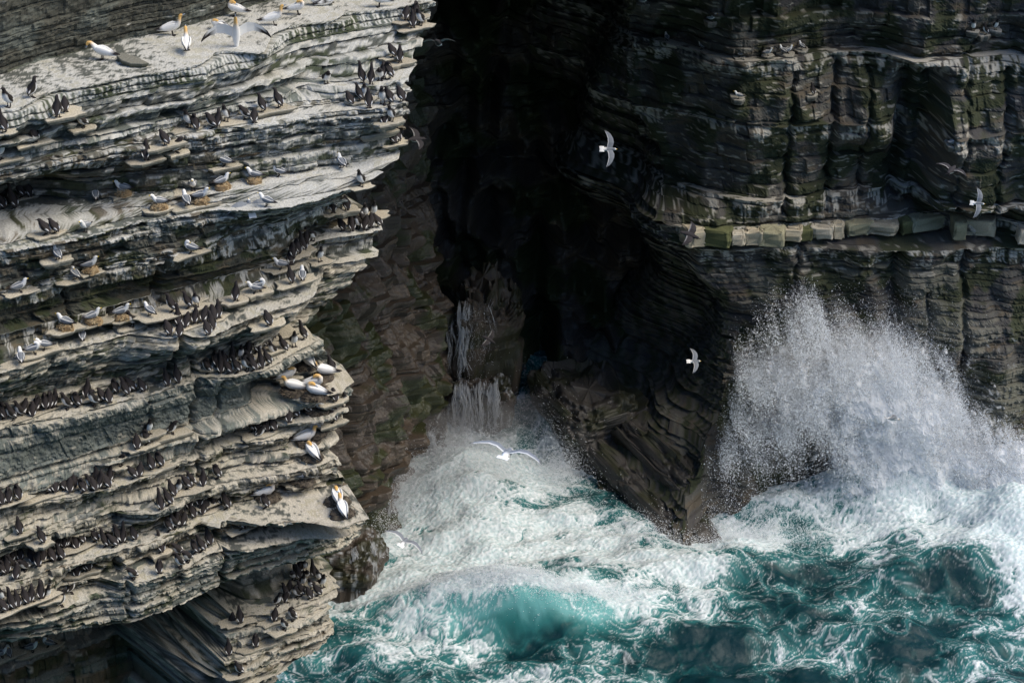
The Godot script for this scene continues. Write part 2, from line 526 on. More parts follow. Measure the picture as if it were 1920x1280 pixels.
func sea_height(x: float, z: float) -> float:
	var h := 0.40 * na.get_noise_2d(x * 0.13, z * 0.22) + 0.16 * na.get_noise_2d(x * 0.37 + 3.0, z * 0.6)
	h += 1.7 * crest(x, z, 0.2, -58.0, 4.2, 0.03, 1.0, 2.6)
	h += 1.5 * crest(x, z, 16.6, -60.6, 3.2, -0.04, 1.2, 2.5)
	h += 0.7 * crest(x, z, 8.5, -61.0, 4.5, 0.02, 0.9, 1.8)
	h += 0.5 * crest(x, z, 10.0, -57.2, 6.0, 0.01, 0.8, 1.8)
	h += 1.2 * bump(x, z, -1.6, -67.0, 2.6, 2.6) + 1.5 * sstep(-68.5, -72.5, z) * sstep(4.0, 2.0, x)
	h += 2.7 * bump(x, z, 15.6, -66.0, 2.6, 1.8) + 2.4 * bump(x, z, 19.6, -63.0, 2.0, 2.2) + 1.0 * bump(x, z, 10.5, -65.5, 3.0, 1.5)
	h += 0.5 * bump(x, z, 6.5, -60.6, 2.0, 1.2)
	return h

func build_sea() -> void:
	sea_mat = StandardMaterial3D.new()
	sea_mat.vertex_color_use_as_albedo = true
	sea_mat.roughness = 0.42
	sea_mat.metallic_specular = 0.25
	sea_mat.uv1_triplanar = true
	sea_mat.uv1_world_triplanar = true
	sea_mat.uv1_scale = Vector3(0.8, 0.8, 0.8)
	sea_mat.normal_enabled = true
	sea_mat.normal_texture = noise_tex(0.05, 0, 1, 51, true, 8.0)
	sea_mat.normal_scale = 0.3
	foam_mat = StandardMaterial3D.new()
	foam_mat.vertex_color_use_as_albedo = true
	foam_mat.albedo_color = Color(0.97, 0.975, 0.98)
	foam_mat.roughness = 0.9
	foam_mat.backlight_enabled = true
	foam_mat.backlight = Color(0.9, 0.91, 0.92)
	var x0 := -10.0
	var x1 := 23.0
	var z0 := -76.0
	var z1 := -51.0
	var nx := 860
	var nz := 500
	var v := PackedVector3Array()
	var c := PackedColorArray()
	v.resize(nx * nz)
	c.resize(nx * nz)
	var deep := Color(0.005, 0.030, 0.036)
	var teal := Color(0.028, 0.150, 0.150)
	var milky := Color(0.12, 0.34, 0.34)
	var white := Color(0.84, 0.86, 0.87)
	for iz in nz:
		var z := lerpf(z0, z1, float(iz) / (nz - 1))
		for ix in nx:
			var x := lerpf(x0, x1, float(ix) / (nx - 1))
			var rim := sstep(0.0, 1.0, minf(minf(x - x0, x1 - x), z1 - z))
			var wx := x + 0.5 * na.get_noise_2d(x * 0.5 + 11.0, z * 0.5)
			var wz := z + 0.5 * na.get_noise_2d(x * 0.5, z * 0.5 + 31.0)
			var f1 := nr.get_noise_2d(wx * 0.33, wz * 0.55)
			var f2 := nr.get_noise_2d(wx * 1.0 + 7.0, wz * 1.5)
			var l1 := absf(ns.get_noise_2d(wx * 0.42, wz * 0.95))
			var l2 := absf(ns.get_noise_2d(wx * 1.15 + 40.0, wz * 2.4))
			var l3 := absf(ns.get_noise_2d(wx * 2.8 + 90.0, wz * 5.0))
			var f3 := nr.get_noise_2d(wx * 3.1 + 17.0, wz * 3.9)
			var big := na.get_noise_2d(x * 0.16 + 60.0, z * 0.26)
			var h := sea_height(x, z)
			var w1 := crest(x, z, 0.2, -58.0, 4.2, 0.03, 1.0, 2.6)
			var w1_lip := crest(x, z, 0.0, -58.25, 4.2, 0.03, 0.35, 1.2)
			var D := 0.35 + 0.34 * big
			D += 0.60 * bump(x, z, -1.8, -67.0, 4.6, 5.2) + 0.30 * bump(x, z, -4.5, -61.0, 3.5, 3.0) + 0.25 * bump(x, z, 1.0, -61.6, 4.0, 1.8)
			D += 0.45 * bump(x, z, 8.6, -63.2, 3.2, 1.8) + 0.75 * bump(x, z, 15.0, -66.3, 4.0, 2.6) + 1.0 * bump(x, z, 19.9, -62.3, 2.5, 4.4) + 0.35 * bump(x, z, 5.5, -61.2, 2.6, 1.2)
			D += 0.40 * w1_lip + 0.22 * bump(x, z, -4.2, -56.8, 2.4, 2.6) - 0.16 * bump(x, z, 1.2, -56.9, 2.6, 0.9)
			D -= 0.22 * bump(x, z, 5.0, -55.6, 4.5, 1.6) + 0.38 * bump(x, z, 16.0, -59.2, 2.2, 1.8) + 0.16 * bump(x, z, 15.0, -55.0, 5.0, 2.0)
			D = clampf(D, 0.03, 0.98)
			var pattern := 0.5 + 0.5 * (0.38 * f1 + 0.34 * f2 + 0.28 * f3)
			var foam := sstep(0.90 - D * 0.80, 1.02 - D * 0.80, pattern)
			var web := maxf(maxf(sstep(0.11, 0.02, l1 + 0.05 * f3), 0.9 * sstep(0.13, 0.03, l2 + 0.06 * f3) * sstep(0.30, 0.55, pattern + 0.25 * D)), 0.6 * sstep(0.12, 0.03, l3) * sstep(0.5, 0.75, pattern + 0.35 * D))
			foam = maxf(foam, web * sstep(0.06, 0.40, D + 0.35 * (pattern - 0.5)) * (0.6 + 0.4 * f3))
			var fizz := na.get_noise_2d(x * 5.5, z * 7.0)
			foam = clampf(foam * (0.88 + 0.4 * fizz) + 0.05 * D * fizz, 0.0, 1.0)
			var lumps := 0.5 + 0.5 * na.get_noise_2d(x * 3.2, z * 4.2)
			var air := clampf(D * 1.0 + 0.45 * f1 * 0.5 + 1.25 * w1 * sstep(-60.0, -57.6, z) - 0.05, 0.0, 1.0)
			var col := deep.lerp(teal, sstep(0.05, 0.5, air)).lerp(milky, sstep(0.45, 0.95, air))
			col = col.lerp(white, foam * (0.55 + 0.45 * lumps))
			var chop := 0.010 * f2 + 0.022 * f1 + 0.014 * na.get_noise_2d(x * 2.3, z * 3.3)
			v[iz * nx + ix] = Vector3(x, (h + chop * (1.0 - 0.8 * w1) + foam * (0.015 + 0.06 * lumps * D)) * rim, z)
			c[iz * nx + ix] = col
	var n := PackedVector3Array()
	n.resize(nx * nz)
	for iz in nz:
		for ix in nx:
			var a := v[iz * nx + maxi(ix - 1, 0)]
			var b := v[iz * nx + mini(ix + 1, nx - 1)]
			var d := v[maxi(iz - 1, 0) * nx + ix]
			var e := v[mini(iz + 1, nz - 1) * nx + ix]
			n[iz * nx + ix] = (e - d).cross(b - a).normalized()
	var idx := PackedInt32Array()
	for iz in nz - 1:
		for ix in nx - 1:
			var i0 := iz * nx + ix
			idx.append_array([i0, i0 + 1, i0 + nx, i0 + 1, i0 + nx + 1, i0 + nx])
	var sea := part(self, "sea", array_mesh(v, c, idx, n), sea_mat)
	tag(sea, "churning teal sea streaked with white foam in the cove", "sea", "", "structure")
	# the open sea round it
	var ov := PackedVector3Array()
	var oc := PackedColorArray()
	var on := PackedVector3Array()
	var oi := PackedInt32Array()
	for q in [[-900, x0, -900, 900], [x1, 900, -900, 900], [x0, x1, -900, z0], [x0, x1, z1, 900]]:
		var s := ov.size()
		for p in [[q[0], q[2]], [q[1], q[2]], [q[1], q[3]], [q[0], q[3]]]:
			ov.append(Vector3(p[0], 0, p[1]))
			oc.append(Color(0.012, 0.075, 0.08))
			on.append(Vector3.UP)
		oi.append_array([s, s + 1, s + 2, s, s + 2, s + 3])
	var open_sea := part(self, "open_sea", array_mesh(ov, oc, oi, on), sea_mat)
	tag(open_sea, "open water beyond the cove", "sea", "", "structure")

# ------------------------------------------------------------------ rocks in the surf
func rock_shape(size: Vector3, seed_: int, square: float, wet_from: float, tone := Color(0.08, 0.062, 0.046), res := 110) -> ArrayMesh:
	var nu := res
	var nw := int(res * 0.65)
	var v := PackedVector3Array()
	var c := PackedColorArray()
	for iw in nw + 1:
		var phi := PI * (float(iw) / nw - 0.5)
		for iu in nu:
			var th := TAU * iu / nu
			var dx := signf(cos(th)) * pow(absf(cos(th)), square) * pow(absf(cos(phi)), square * 0.8)
			var dz := signf(sin(th)) * pow(absf(sin(th)), square) * pow(absf(cos(phi)), square * 0.8)
			var dy := signf(sin(phi)) * pow(absf(sin(phi)), square * 0.9)
			var p := Vector3(dx, dy, dz)
			var q0 := p * size
			var bed := floorf(dy * size.y * 2.6 + 0.3 * na.get_noise_2d(dx + seed_, dz))
			var k := 1.0 + 0.16 * na.get_noise_3d(dx * 0.9 + seed_, dy * 0.9, dz * 0.9) + 0.18 * (hashf(int(bed), seed_) - 0.5) + 0.07 * na.get_noise_3d(dx * 3.0, dy * 3.0 + seed_, dz * 3.0) + 0.03 * na.get_noise_3d(q0.x * 2.5, q0.y * 5.0, q0.z * 2.5)
			var q := p * size * k
			v.append(q)
			var n2 := na.get_noise_3d(q.x * 1.5, q.y * 3.0, q.z * 1.5)
			var col := tone * (0.72 + 0.55 * clampf(0.5 + n2, 0.0, 1.0))
			col = col.lerp(Color(0.030, 0.036, 0.010), (0.7 if tone.r < 0.2 else 0.25) * sstep(0.05, 0.3, na.get_noise_3d(q.x * 0.6 + 30.0, q.y * 0.8, q.z * 0.6)))
			if wet_from > -90.0:
				var thread := na.get_noise_3d(q.x * 5.0 + seed_, q.y * 0.5, q.z * 5.0) + 0.5 * na.get_noise_3d(q.x * 1.3, q.y * 0.9, q.z * 1.3)
				col = col.lerp(Color(0.55, 0.57, 0.59), 0.7 * sstep(0.2, 0.45, thread - 0.10 * (q.y - wet_from)))
			c.append(col)
	var idx := PackedInt32Array()
	for iw in nw:
		for iu in nu:
			var a := iw * nu + iu
			var b := iw * nu + (iu + 1) % nu
			idx.append_array([a, a + nu, b, b, a + nu, b + nu])
	return array_mesh(v, c, idx)

func build_sea_rocks() -> void:
	var far_cliff := get_node("far_cliff")
	for q in [[Vector3(4.2, 0.1, -68.2), Vector3(1.1, 1.4, 2.8), 61], [Vector3(5.7, -0.2, -65.6), Vector3(1.1, 1.3, 2.8), 67], [Vector3(6.5, -0.3, -63.8), Vector3(0.9, 0.9, 2.0), 71], [Vector3(5.9, 0.8, -68.0), Vector3(1.2, 1.5, 3.0), 75], [Vector3(2.7, 0.9, -71.2), Vector3(1.7, 2.2, 2.2), 83]]:
		var l := part(far_cliff, "rock_ledge", rock_shape(q[1], q[2], 0.42, -99.0, Color(0.072, 0.066, 0.060)), wet_mat)
		l.position = q[0] + Vector3(0.35, -0.35, 0)
		l.rotation = Vector3(0.14, 0.52, 0.0)
	for r in [
		["sea_rock", "square brown boulder jammed beneath the cliff beside the foaming cove", Vector3(-6.3, 3.0, -66.8), Vector3(1.25, 1.25, 1.3), 3, 0.45, -99.0, 0.1],
		["sea_rock", "wet rock stump with water streaming down under the brown boulder", Vector3(-6.2, 0.6, -65.8), Vector3(1.3, 1.5, 1.6), 8, 0.6, 0.3, 0.3],
		["sea_rock", "low dark rock draped in white water beside the bird cliff", Vector3(-6.2, 0.1, -61.0), Vector3(1.35, 1.7, 1.5), 12, 0.65, 0.5, -0.2],
		["rock_pillar", "dark rock pillar with a thin waterfall at the back of the cove", Vector3(-1.2, 2.6, -73.2), Vector3(1.5, 3.9, 1.5), 26, 0.6, -99.0, 0.2],
		["rock_step", "rock step the upper waterfall lands on", Vector3(-1.4, 1.0, -72.0), Vector3(1.5, 1.9, 1.3), 29, 0.5, 0.5, -0.1],
		["sea_rock", "flat wet rock shelf with water pouring over beside the waterfall", Vector3(-4.8, 0.6, -70.6), Vector3(1.9, 1.2, 1.6), 34, 0.5, 0.8, 0.0],
	]:
		var o := part(self, numbered(r[0]), rock_shape(r[3], r[4], r[5], r[6]), wet_mat)
		o.position = r[2]
		o.rotation.y = r[7]
		tag(o, r[1], "rock")

# ------------------------------------------------------------------ falling water
func strands(list: Array, seed_: int) -> ArrayMesh:
	var r2 := RandomNumberGenerator.new()
	r2.seed = seed_
	var v := PackedVector3Array()
	var c := PackedColorArray()
	var idx := PackedInt32Array()
	for f in list:
		# [one end of the lip, other end, outward, drop, how many, radius]
		var a: Vector3 = f[0]
		var b: Vector3 = f[1]
		var out: Vector3 = f[2]
		var drop: float = f[3]
		var rills := 4 + int(f[4]) / 22
		for s in f[4] * 4:
			var rill := int(pow(r2.randf(), 1.4) * rills)
			var u := clampf(hashf(rill, seed_) + r2.randfn(0.0, 0.012 + 0.05 * hashf(rill, seed_ + 5)), 0.0, 1.0)
			var p := a.lerp(b, u) + out * r2.randf_range(-0.3, 0.15) + Vector3.UP * (0.35 * na.get_noise_2d(u * 9.0, seed_) - 0.1 * r2.randf())
			var top := r2.randf_range(0.0, 0.8) if r2.randf() < 0.7 else 0.0
			var dl := drop * r2.randf_range(0.08, 0.6 + 0.4 * hashf(rill, 8)) * (1.0 - top)
			var rad: float = f[5] * (0.25 + 0.75 * pow(r2.randf(), 4.0)) * 0.6
			var side := (b - a).normalized()
			var sway := r2.randf_range(-0.12, 0.12)
			var segs := 10
			var s0 := v.size()
			var g := r2.randf_range(0.55, 0.8)
			for k in segs + 1:
				var q := float(k) / segs
				var fall := top * drop + dl * q
				var at := p + out * (0.25 * sqrt(fall / drop) + 0.02 * r2.randf_range(-1, 1)) + side * (sway * q * 0.5 + 0.16 * na.get_noise_2d(rill * 5.3, fall * 0.6) + 0.02 * na.get_noise_2d(s * 3.7, fall * 2.0)) + Vector3.DOWN * fall
				var rr := rad * (0.25 + 0.75 * sin(PI * clampf(q * 0.9 + 0.08, 0.0, 1.0))) * (0.6 + 0.8 * r2.randf())
				for m in 3:
					var an := TAU * m / 3.0
					v.append(at + side * cos(an) * rr + out * sin(an) * rr)
					c.append(Color(g, g * 1.01, g * 1.02))
			for k in segs:
				for m in 3:
					var i0 := s0 + k * 3 + m
					var i1 := s0 + k * 3 + (m + 1) % 3
					idx.append_array([i0, i1, i0 + 3, i1, i1 + 3, i0 + 3])
	return array_mesh(v, c, idx)

func build_falls() -> void:
	var fwd := Vector3(0, 0, 1)
	var list := [
		["thin white waterfall threading down the dark pillar", [[Vector3(-2.25, 5.9, -71.9), Vector3(-1.75, 6.0, -71.8), fwd, 3.4, 150, 0.038], [Vector3(-1.9, 6.1, -71.8), Vector3(-0.4, 6.2, -71.9), fwd, 2.6, 34, 0.012], [Vector3(-2.7, 5.2, -71.9), Vector3(-2.3, 5.4, -71.9), fwd, 2.2, 24, 0.012]]],
		["broad lower waterfall spilling off the step below the pillar", [[Vector3(-2.5, 2.75, -70.9), Vector3(-0.6, 2.9, -70.8), fwd, 2.4, 300, 0.034]]],
		["fine threads of water running down the brown wall", [[Vector3(-6.0, 3.0, -70.9), Vector3(-3.2, 3.1, -71.2), fwd, 2.0, 70, 0.013]]],
		["white water sheeting over the flat shelf into the cove", [[Vector3(-6.2, 1.7, -69.1), Vector3(-3.2, 1.6, -69.0), fwd, 2.2, 260, 0.03]]],
		["water streaming down the stump under the brown boulder", [[Vector3(-6.6, 1.9, -64.6), Vector3(-5.0, 1.8, -65.0), Vector3(0.35, 0, 0.94), 2.2, 200, 0.025]]],
		["white cascade draining off the low rock by the bird cliff", [[Vector3(-6.6, 1.6, -59.8), Vector3(-5.0, 1.5, -60.6), Vector3(0.45, 0, 0.9), 2.0, 220, 0.028]]],
	]
	var k := 0
	for f in list:
		var o := part(self, numbered("waterfall"), strands(f[1], 100 + k), foam_mat)
		tag(o, f[0], "waterfall", "", "stuff")
		k += 1

# ------------------------------------------------------------------ spray thrown up by the wave
func drop_shape() -> ArrayMesh:
	var v := PackedVector3Array([Vector3(1, 0, 0), Vector3(-1, 0, 0), Vector3(0, 1, 0), Vector3(0, -1, 0), Vector3(0, 0, 1), Vector3(0, 0, -1)])
	var idx := PackedInt32Array()
	for a in [0, 1]:
		for b in [2, 3]:
			for d in [4, 5]:
				if (a + b + d) % 2 == 0:
					idx.append_array([a, b, d])
				else:
					idx.append_array([a, d, b])
	var c := PackedColorArray()
	for i in 6:
		c.append(Color.WHITE)
	return array_mesh(v, c, idx)

func drops(called: String, label: String, pts: PackedVector3Array, sizes: PackedFloat32Array) -> void:
	var mm := MultiMesh.new()
	mm.transform_format = MultiMesh.TRANSFORM_3D
	mm.mesh = drop_shape()
	mm.instance_count = pts.size()
	var buf := PackedFloat32Array()
	buf.resize(pts.size() * 12)
	for i in pts.size():
		var s := sizes[i]
		var o := i * 12
		buf[o] = s
		buf[o + 5] = s * 1.15
		buf[o + 10] = s
		if i % 14 == 0:
			# a drop drawn out along its flight
			var d := Vector3(pts[i].x - 14.0, pts[i].y + 5.0, 0.0).normalized()
			var k := s * (2.0 + 2.5 * hashf(i, 3))
			buf[o] = d.y * s * 0.8
			buf[o + 4] = -d.x * s * 0.8
			buf[o + 1] = d.x * k
			buf[o + 5] = d.y * k
		buf[o + 3] = pts[i].x
		buf[o + 7] = pts[i].y
		buf[o + 11] = pts[i].z
	mm.buffer = buf
	var mi := MultiMeshInstance3D.new()
	mi.name = numbered(called)
	mi.multimesh = mm
	mi.material_override = foam_mat
	add_child(mi)
	tag(mi, label, "spray", "", "stuff")

func build_spray() -> void:
	var r2 := RandomNumberGenerator.new()
	r2.seed = 77
	var pts := PackedVector3Array()
	var sizes := PackedFloat32Array()
	# the top of the burst along x
	var tx := [8.0, 8.7, 9.3, 10.0, 10.9, 12.0, 13.2, 14.2, 15.3, 16.6, 17.3, 18.2, 19.2, 20.5, 22.0]
	var ty := [2.2, 6.6, 7.9, 9.3, 9.2, 8.6, 8.5, 7.4, 6.9, 6.7, 5.4, 4.4, 3.6, 3.0, 2.0]
	var tries := 0
	while pts.size() < 540000 and tries < 1700000:
		tries += 1
		var x := r2.randf_range(7.4, 22.0)
		var i := 0
		while i < tx.size() - 2 and x > tx[i + 1]:
			i += 1
		var top: float = lerpf(ty[i], ty[i + 1], clampf((x - tx[i]) / (tx[i + 1] - tx[i]), 0.0, 1.0))
		var u := pow(r2.randf(), 0.8)
		var y := u * (top + 0.5)
		# filaments fan out from the foot of the burst
		var fan := atan2(x - 14.0, y + 5.0)
		var reach := Vector2(x - 14.0, y + 5.0).length()
		var f := 0.5 + 0.5 * na.get_noise_2d(fan * 3.0, reach * 0.5) * 0.3 + 0.5 * na.get_noise_2d(x * 0.55, y * 0.55) + 0.35 * na.get_noise_2d(x * 1.9, y * 1.9)
		var core := 1.5 * bump(x, y, 15.4, 3.8, 1.9, 3.2) + 1.3 * bump(x, y, 19.2, 2.0, 2.4, 2.2) + 0.45 * bump(x, y, 11.0, 5.5, 2.8, 3.2) + 0.30 * bump(x, y, 12.5, 7.6, 2.4, 1.4)
		var edge := sstep(top + 0.45, top - 1.4, y + 0.9 * na.get_noise_2d(x * 1.1, 7.0) + 0.5 * na.get_noise_2d(x * 4.0, y * 2.0))
		var dens := (0.10 + core) * edge * sstep(0.1, 0.85, f)
		if x < 12.5 and y < 2.5:
			dens *= 0.25
		if r2.randf() > dens * 2.6:
			continue
		var zc := -65.3 + 0.10 * (14.0 - x) + (0.22 * (x - 17.0) if x > 17.0 else 0.0) - 0.12 * y
		var z := zc + r2.randfn(0.0, 0.55 + 0.10 * y)
		pts.append(Vector3(x, y, z))
		var s := 0.0055 + 0.011 * pow(r2.randf(), 3.0)
		if r2.randf() < 0.02:
			s = r2.randf_range(0.02, 0.034)
		sizes.append(s)
	var air := FogMaterial.new()
	air.density = 0.16
	air.albedo = Color(1, 1, 1)
	for m in [[12.0, 5.2, -66.2, 3.4, 4.4, 1.8], [10.4, 5.0, -66.2, 2.6, 4.6, 1.6], [-3.4, 1.2, -69.0, 3.4, 3.0, 2.6], [-1.4, 1.4, -69.6, 3.6, 3.2, 2.4], [-4.6, 1.0, -66.0, 2.4, 2.6, 2.4], [0.6, 1.2, -70.4, 2.6, 2.8, 2.2], [-1.6, 1.0, -66.6, 4.2, 2.0, 3.0], [13.2, 6.6, -66.6, 3.2, 2.6, 1.6]]:
		var fog := FogVolume.new()
		fog.name = numbered("spray_mist")
		fog.shape = RenderingServer.FOG_VOLUME_SHAPE_ELLIPSOID
		fog.size = Vector3(m[3], m[4], m[5])
		fog.material = air
		add_child(fog)
		fog.position = Vector3(m[0], m[1], m[2])
		tag(fog, "white mist hanging in the burst of spray" if m[0] > 5.0 else "white mist hanging over the foaming cove", "mist", "mist in the burst of spray" if m[0] > 5.0 else "mist over the cove", "stuff")
	for q in [[60000, 15.3, 3.4, 1.35, 2.0], [40000, 19.3, 1.8, 1.5, 1.1], [50000, 13.9, 5.6, 1.1, 1.4]]:
		for i in q[0]:
			var x := r2.randfn(q[1], q[3])
			var y := absf(r2.randfn(q[2], q[4]))
			if 0.5 + 0.7 * na.get_noise_2d(x * 1.1, y * 1.1) + 0.4 * na.get_noise_2d(x * 3.5, y * 3.5) < r2.randf():
				continue
			pts.append(Vector3(x, y, -65.3 + (0.22 * (x - 17.0) if x > 17.0 else 0.0) - 0.12 * y + r2.randfn(0.0, 0.5)))
			sizes.append(0.005 + 0.008 * pow(r2.randf(), 3.0))
	drops("wave_spray", "great burst of white spray where a wave hits the headland", pts, sizes)
	# torn sheets of white water inside the burst
	var sv := PackedVector3Array()
	var sc := PackedColorArray()
	var si := PackedInt32Array()
	var su := 190
	var sh := 120
	for layer in 4:
		var s0 := sv.size()
		for b in sh:
			for a in su:
				var x := lerpf(8.6, 22.0, float(a) / (su - 1))
				var y := lerpf(-0.2, 8.0, float(b) / (sh - 1))
				var core := 1.25 * bump(x, y, 15.2, 2.6, 2.0, 3.2) + 1.2 * bump(x, y, 19.4, 1.2, 2.3, 2.1) + 0.55 * bump(x, y, 13.4, 5.2, 1.6, 1.8) + 0.35 * bump(x, y, 10.8, 5.6, 1.8, 2.2)
				var torn := 0.5 * na.get_noise_3d(x * 0.9, y * 0.9, layer * 9.0) + 0.4 * na.get_noise_3d(x * 3.2, y * 2.6, layer * 5.0) + 0.3 * na.get_noise_3d(x * 8.0, y * 7.0, layer * 3.0)
				var z := -65.9 + 0.45 * layer + (0.22 * (x - 17.0) if x > 17.0 else 0.0) - 0.12 * y + 0.5 * na.get_noise_3d(x * 0.5, y * 0.5, layer * 4.0) + 0.16 * na.get_noise_3d(x * 2.2, y * 2.2, layer * 7.0) + 0.06 * na.get_noise_3d(x * 6.0, y * 6.0, layer * 2.0)
				sv.append(Vector3(x, y, z))
				sc.append(Color(0.97, 0.975, 0.98, clampf((core + torn - 0.50) * 2.2, 0.0, 0.96)))
		for b in sh - 1:
			for a in su - 1:
				var i0 := s0 + b * su + a
				if sc[i0].a + sc[i0 + 1].a + sc[i0 + su].a + sc[i0 + su + 1].a < 0.02:
					continue
				si.append_array([i0, i0 + su, i0 + 1, i0 + 1, i0 + su, i0 + su + 1])
	var sheet_mat: StandardMaterial3D = foam_mat.duplicate()
	sheet_mat.transparency = BaseMaterial3D.TRANSPARENCY_ALPHA
	sheet_mat.albedo_color = Color.WHITE
	var sheets := part(self, "white_water", array_mesh(sv, sc, si), sheet_mat)
	tag(sheets, "torn white sheets of water inside the burst of spray", "spray", "", "stuff")
	# flung drops along the breaking crest and over the cove
	var p2 := PackedVector3Array()
	var s2 := PackedFloat32Array()
	for i in 16000:
		var x := r2.randfn(0.6, 2.4)
		var z := -58.3 - 0.035 * (x - 0.6) * (x - 0.6) + r2.randfn(0.0, 0.35)
		p2.append(Vector3(x, sea_height(x, z) + absf(r2.randfn(0.0, 0.16)), z))
		s2.append(r2.randf_range(0.006, 0.016))
	for i in 26000:
		var x := r2.randfn(-2.2, 2.6)
		var z := r2.randfn(-68.5, 2.2)
		p2.append(Vector3(x, sea_height(x, z) + absf(r2.randfn(0.0, 0.5)), z))
		s2.append(r2.randf_range(0.006, 0.017))
	for i in 16000:
		var x := r2.randfn(8.6, 2.6)
		var z := r2.randfn(-63.6, 0.9)
		p2.append(Vector3(x, sea_height(x, z) + absf(r2.randfn(0.0, 0.25)), z))
		s2.append(r2.randf_range(0.006, 0.017))
	for i in 24000:
		var left := i % 5 < 3
		var x := r2.randfn(-4.9, 0.6) if left else r2.randfn(2.0, 0.5)
		var z := r2.randfn(-66.5, 2.0) if left else r2.randfn(-68.6, 1.0)
		p2.append(Vector3(x, sea_height(x, z) + absf(r2.randfn(0.0, 0.8)), z))
		s2.append(r2.randf_range(0.006, 0.016))
	for i in 700:
		var y := r2.randf_range(0.2, 6.0)
		var x := -1.5 + r2.randfn(0.0, 0.35 + (6.0 - y) * 0.12)
		p2.append(Vector3(x, y, -71.5 + r2.randfn(0.0, 0.35) + (0.9 if y < 2.8 else 0.0)))
		s2.append(r2.randf_range(0.006, 0.014))
	drops("surf_drops", "fine drops flung up over the surf in the cove", p2, s2)

# ------------------------------------------------------------------ stone shelves and the band of blocks
func slab_shape(size: Vector3, seed_: int, sides: int, cap: Color, face: Color, streak: Color, foot := 0.82) -> ArrayMesh:
	# an irregular slab with a flat top at y = 0: corners broken at random, three levels
	var r2 := RandomNumberGenerator.new()
	r2.seed = seed_
	var ring := []
	for i in sides:
		var a := TAU * (i + r2.randf_range(-0.25, 0.25)) / sides
		var k := 1.0 / maxf(absf(cos(a)), absf(sin(a)))
		ring.append(Vector2(cos(a), sin(a)) * lerpf(1.0, k, 0.9) * r2.randf_range(0.72, 1.0))
	var v := PackedVector3Array()
	var c := PackedColorArray()
	var idx := PackedInt32Array()
	var levels := [[0.0, 0.93], [-0.12, 1.0], [-0.5, lerpf(foot, 1.0, 0.85)], [-0.55, lerpf(foot, 1.0, 0.5)], [-1.0, foot]]
	for l in levels:
		for q in ring:
			v.append(Vector3(q.x * size.x * l[1], l[0] * size.y + (0.0 if l[0] == 0.0 else r2.randf_range(-0.05, 0.05) * size.y), q.y * size.z * l[1]))
			c.append(cap if l[0] == 0.0 else (face.lerp(streak, r2.randf() * (0.9 if l[0] > -0.3 else 0.35))) * r2.randf_range(0.8, 1.15))
	for l in levels.size() - 1:
		for i in sides:
			var a := l * sides + i
			var b := l * sides + (i + 1) % sides
			idx.append_array([a, b, a + sides, b, b + sides, a + sides])
	var top := v.size()
	v.append(Vector3.ZERO)
	c.append(cap)
	v.append(Vector3(0, -size.y, 0))
	c.append(face)
	for i in sides:
		idx.append_array([top, (i + 1) % sides, i])
		idx.append_array([top + 1, (levels.size() - 1) * sides + i, (levels.size() - 1) * sides + (i + 1) % sides])
	return array_mesh(v, c, idx)

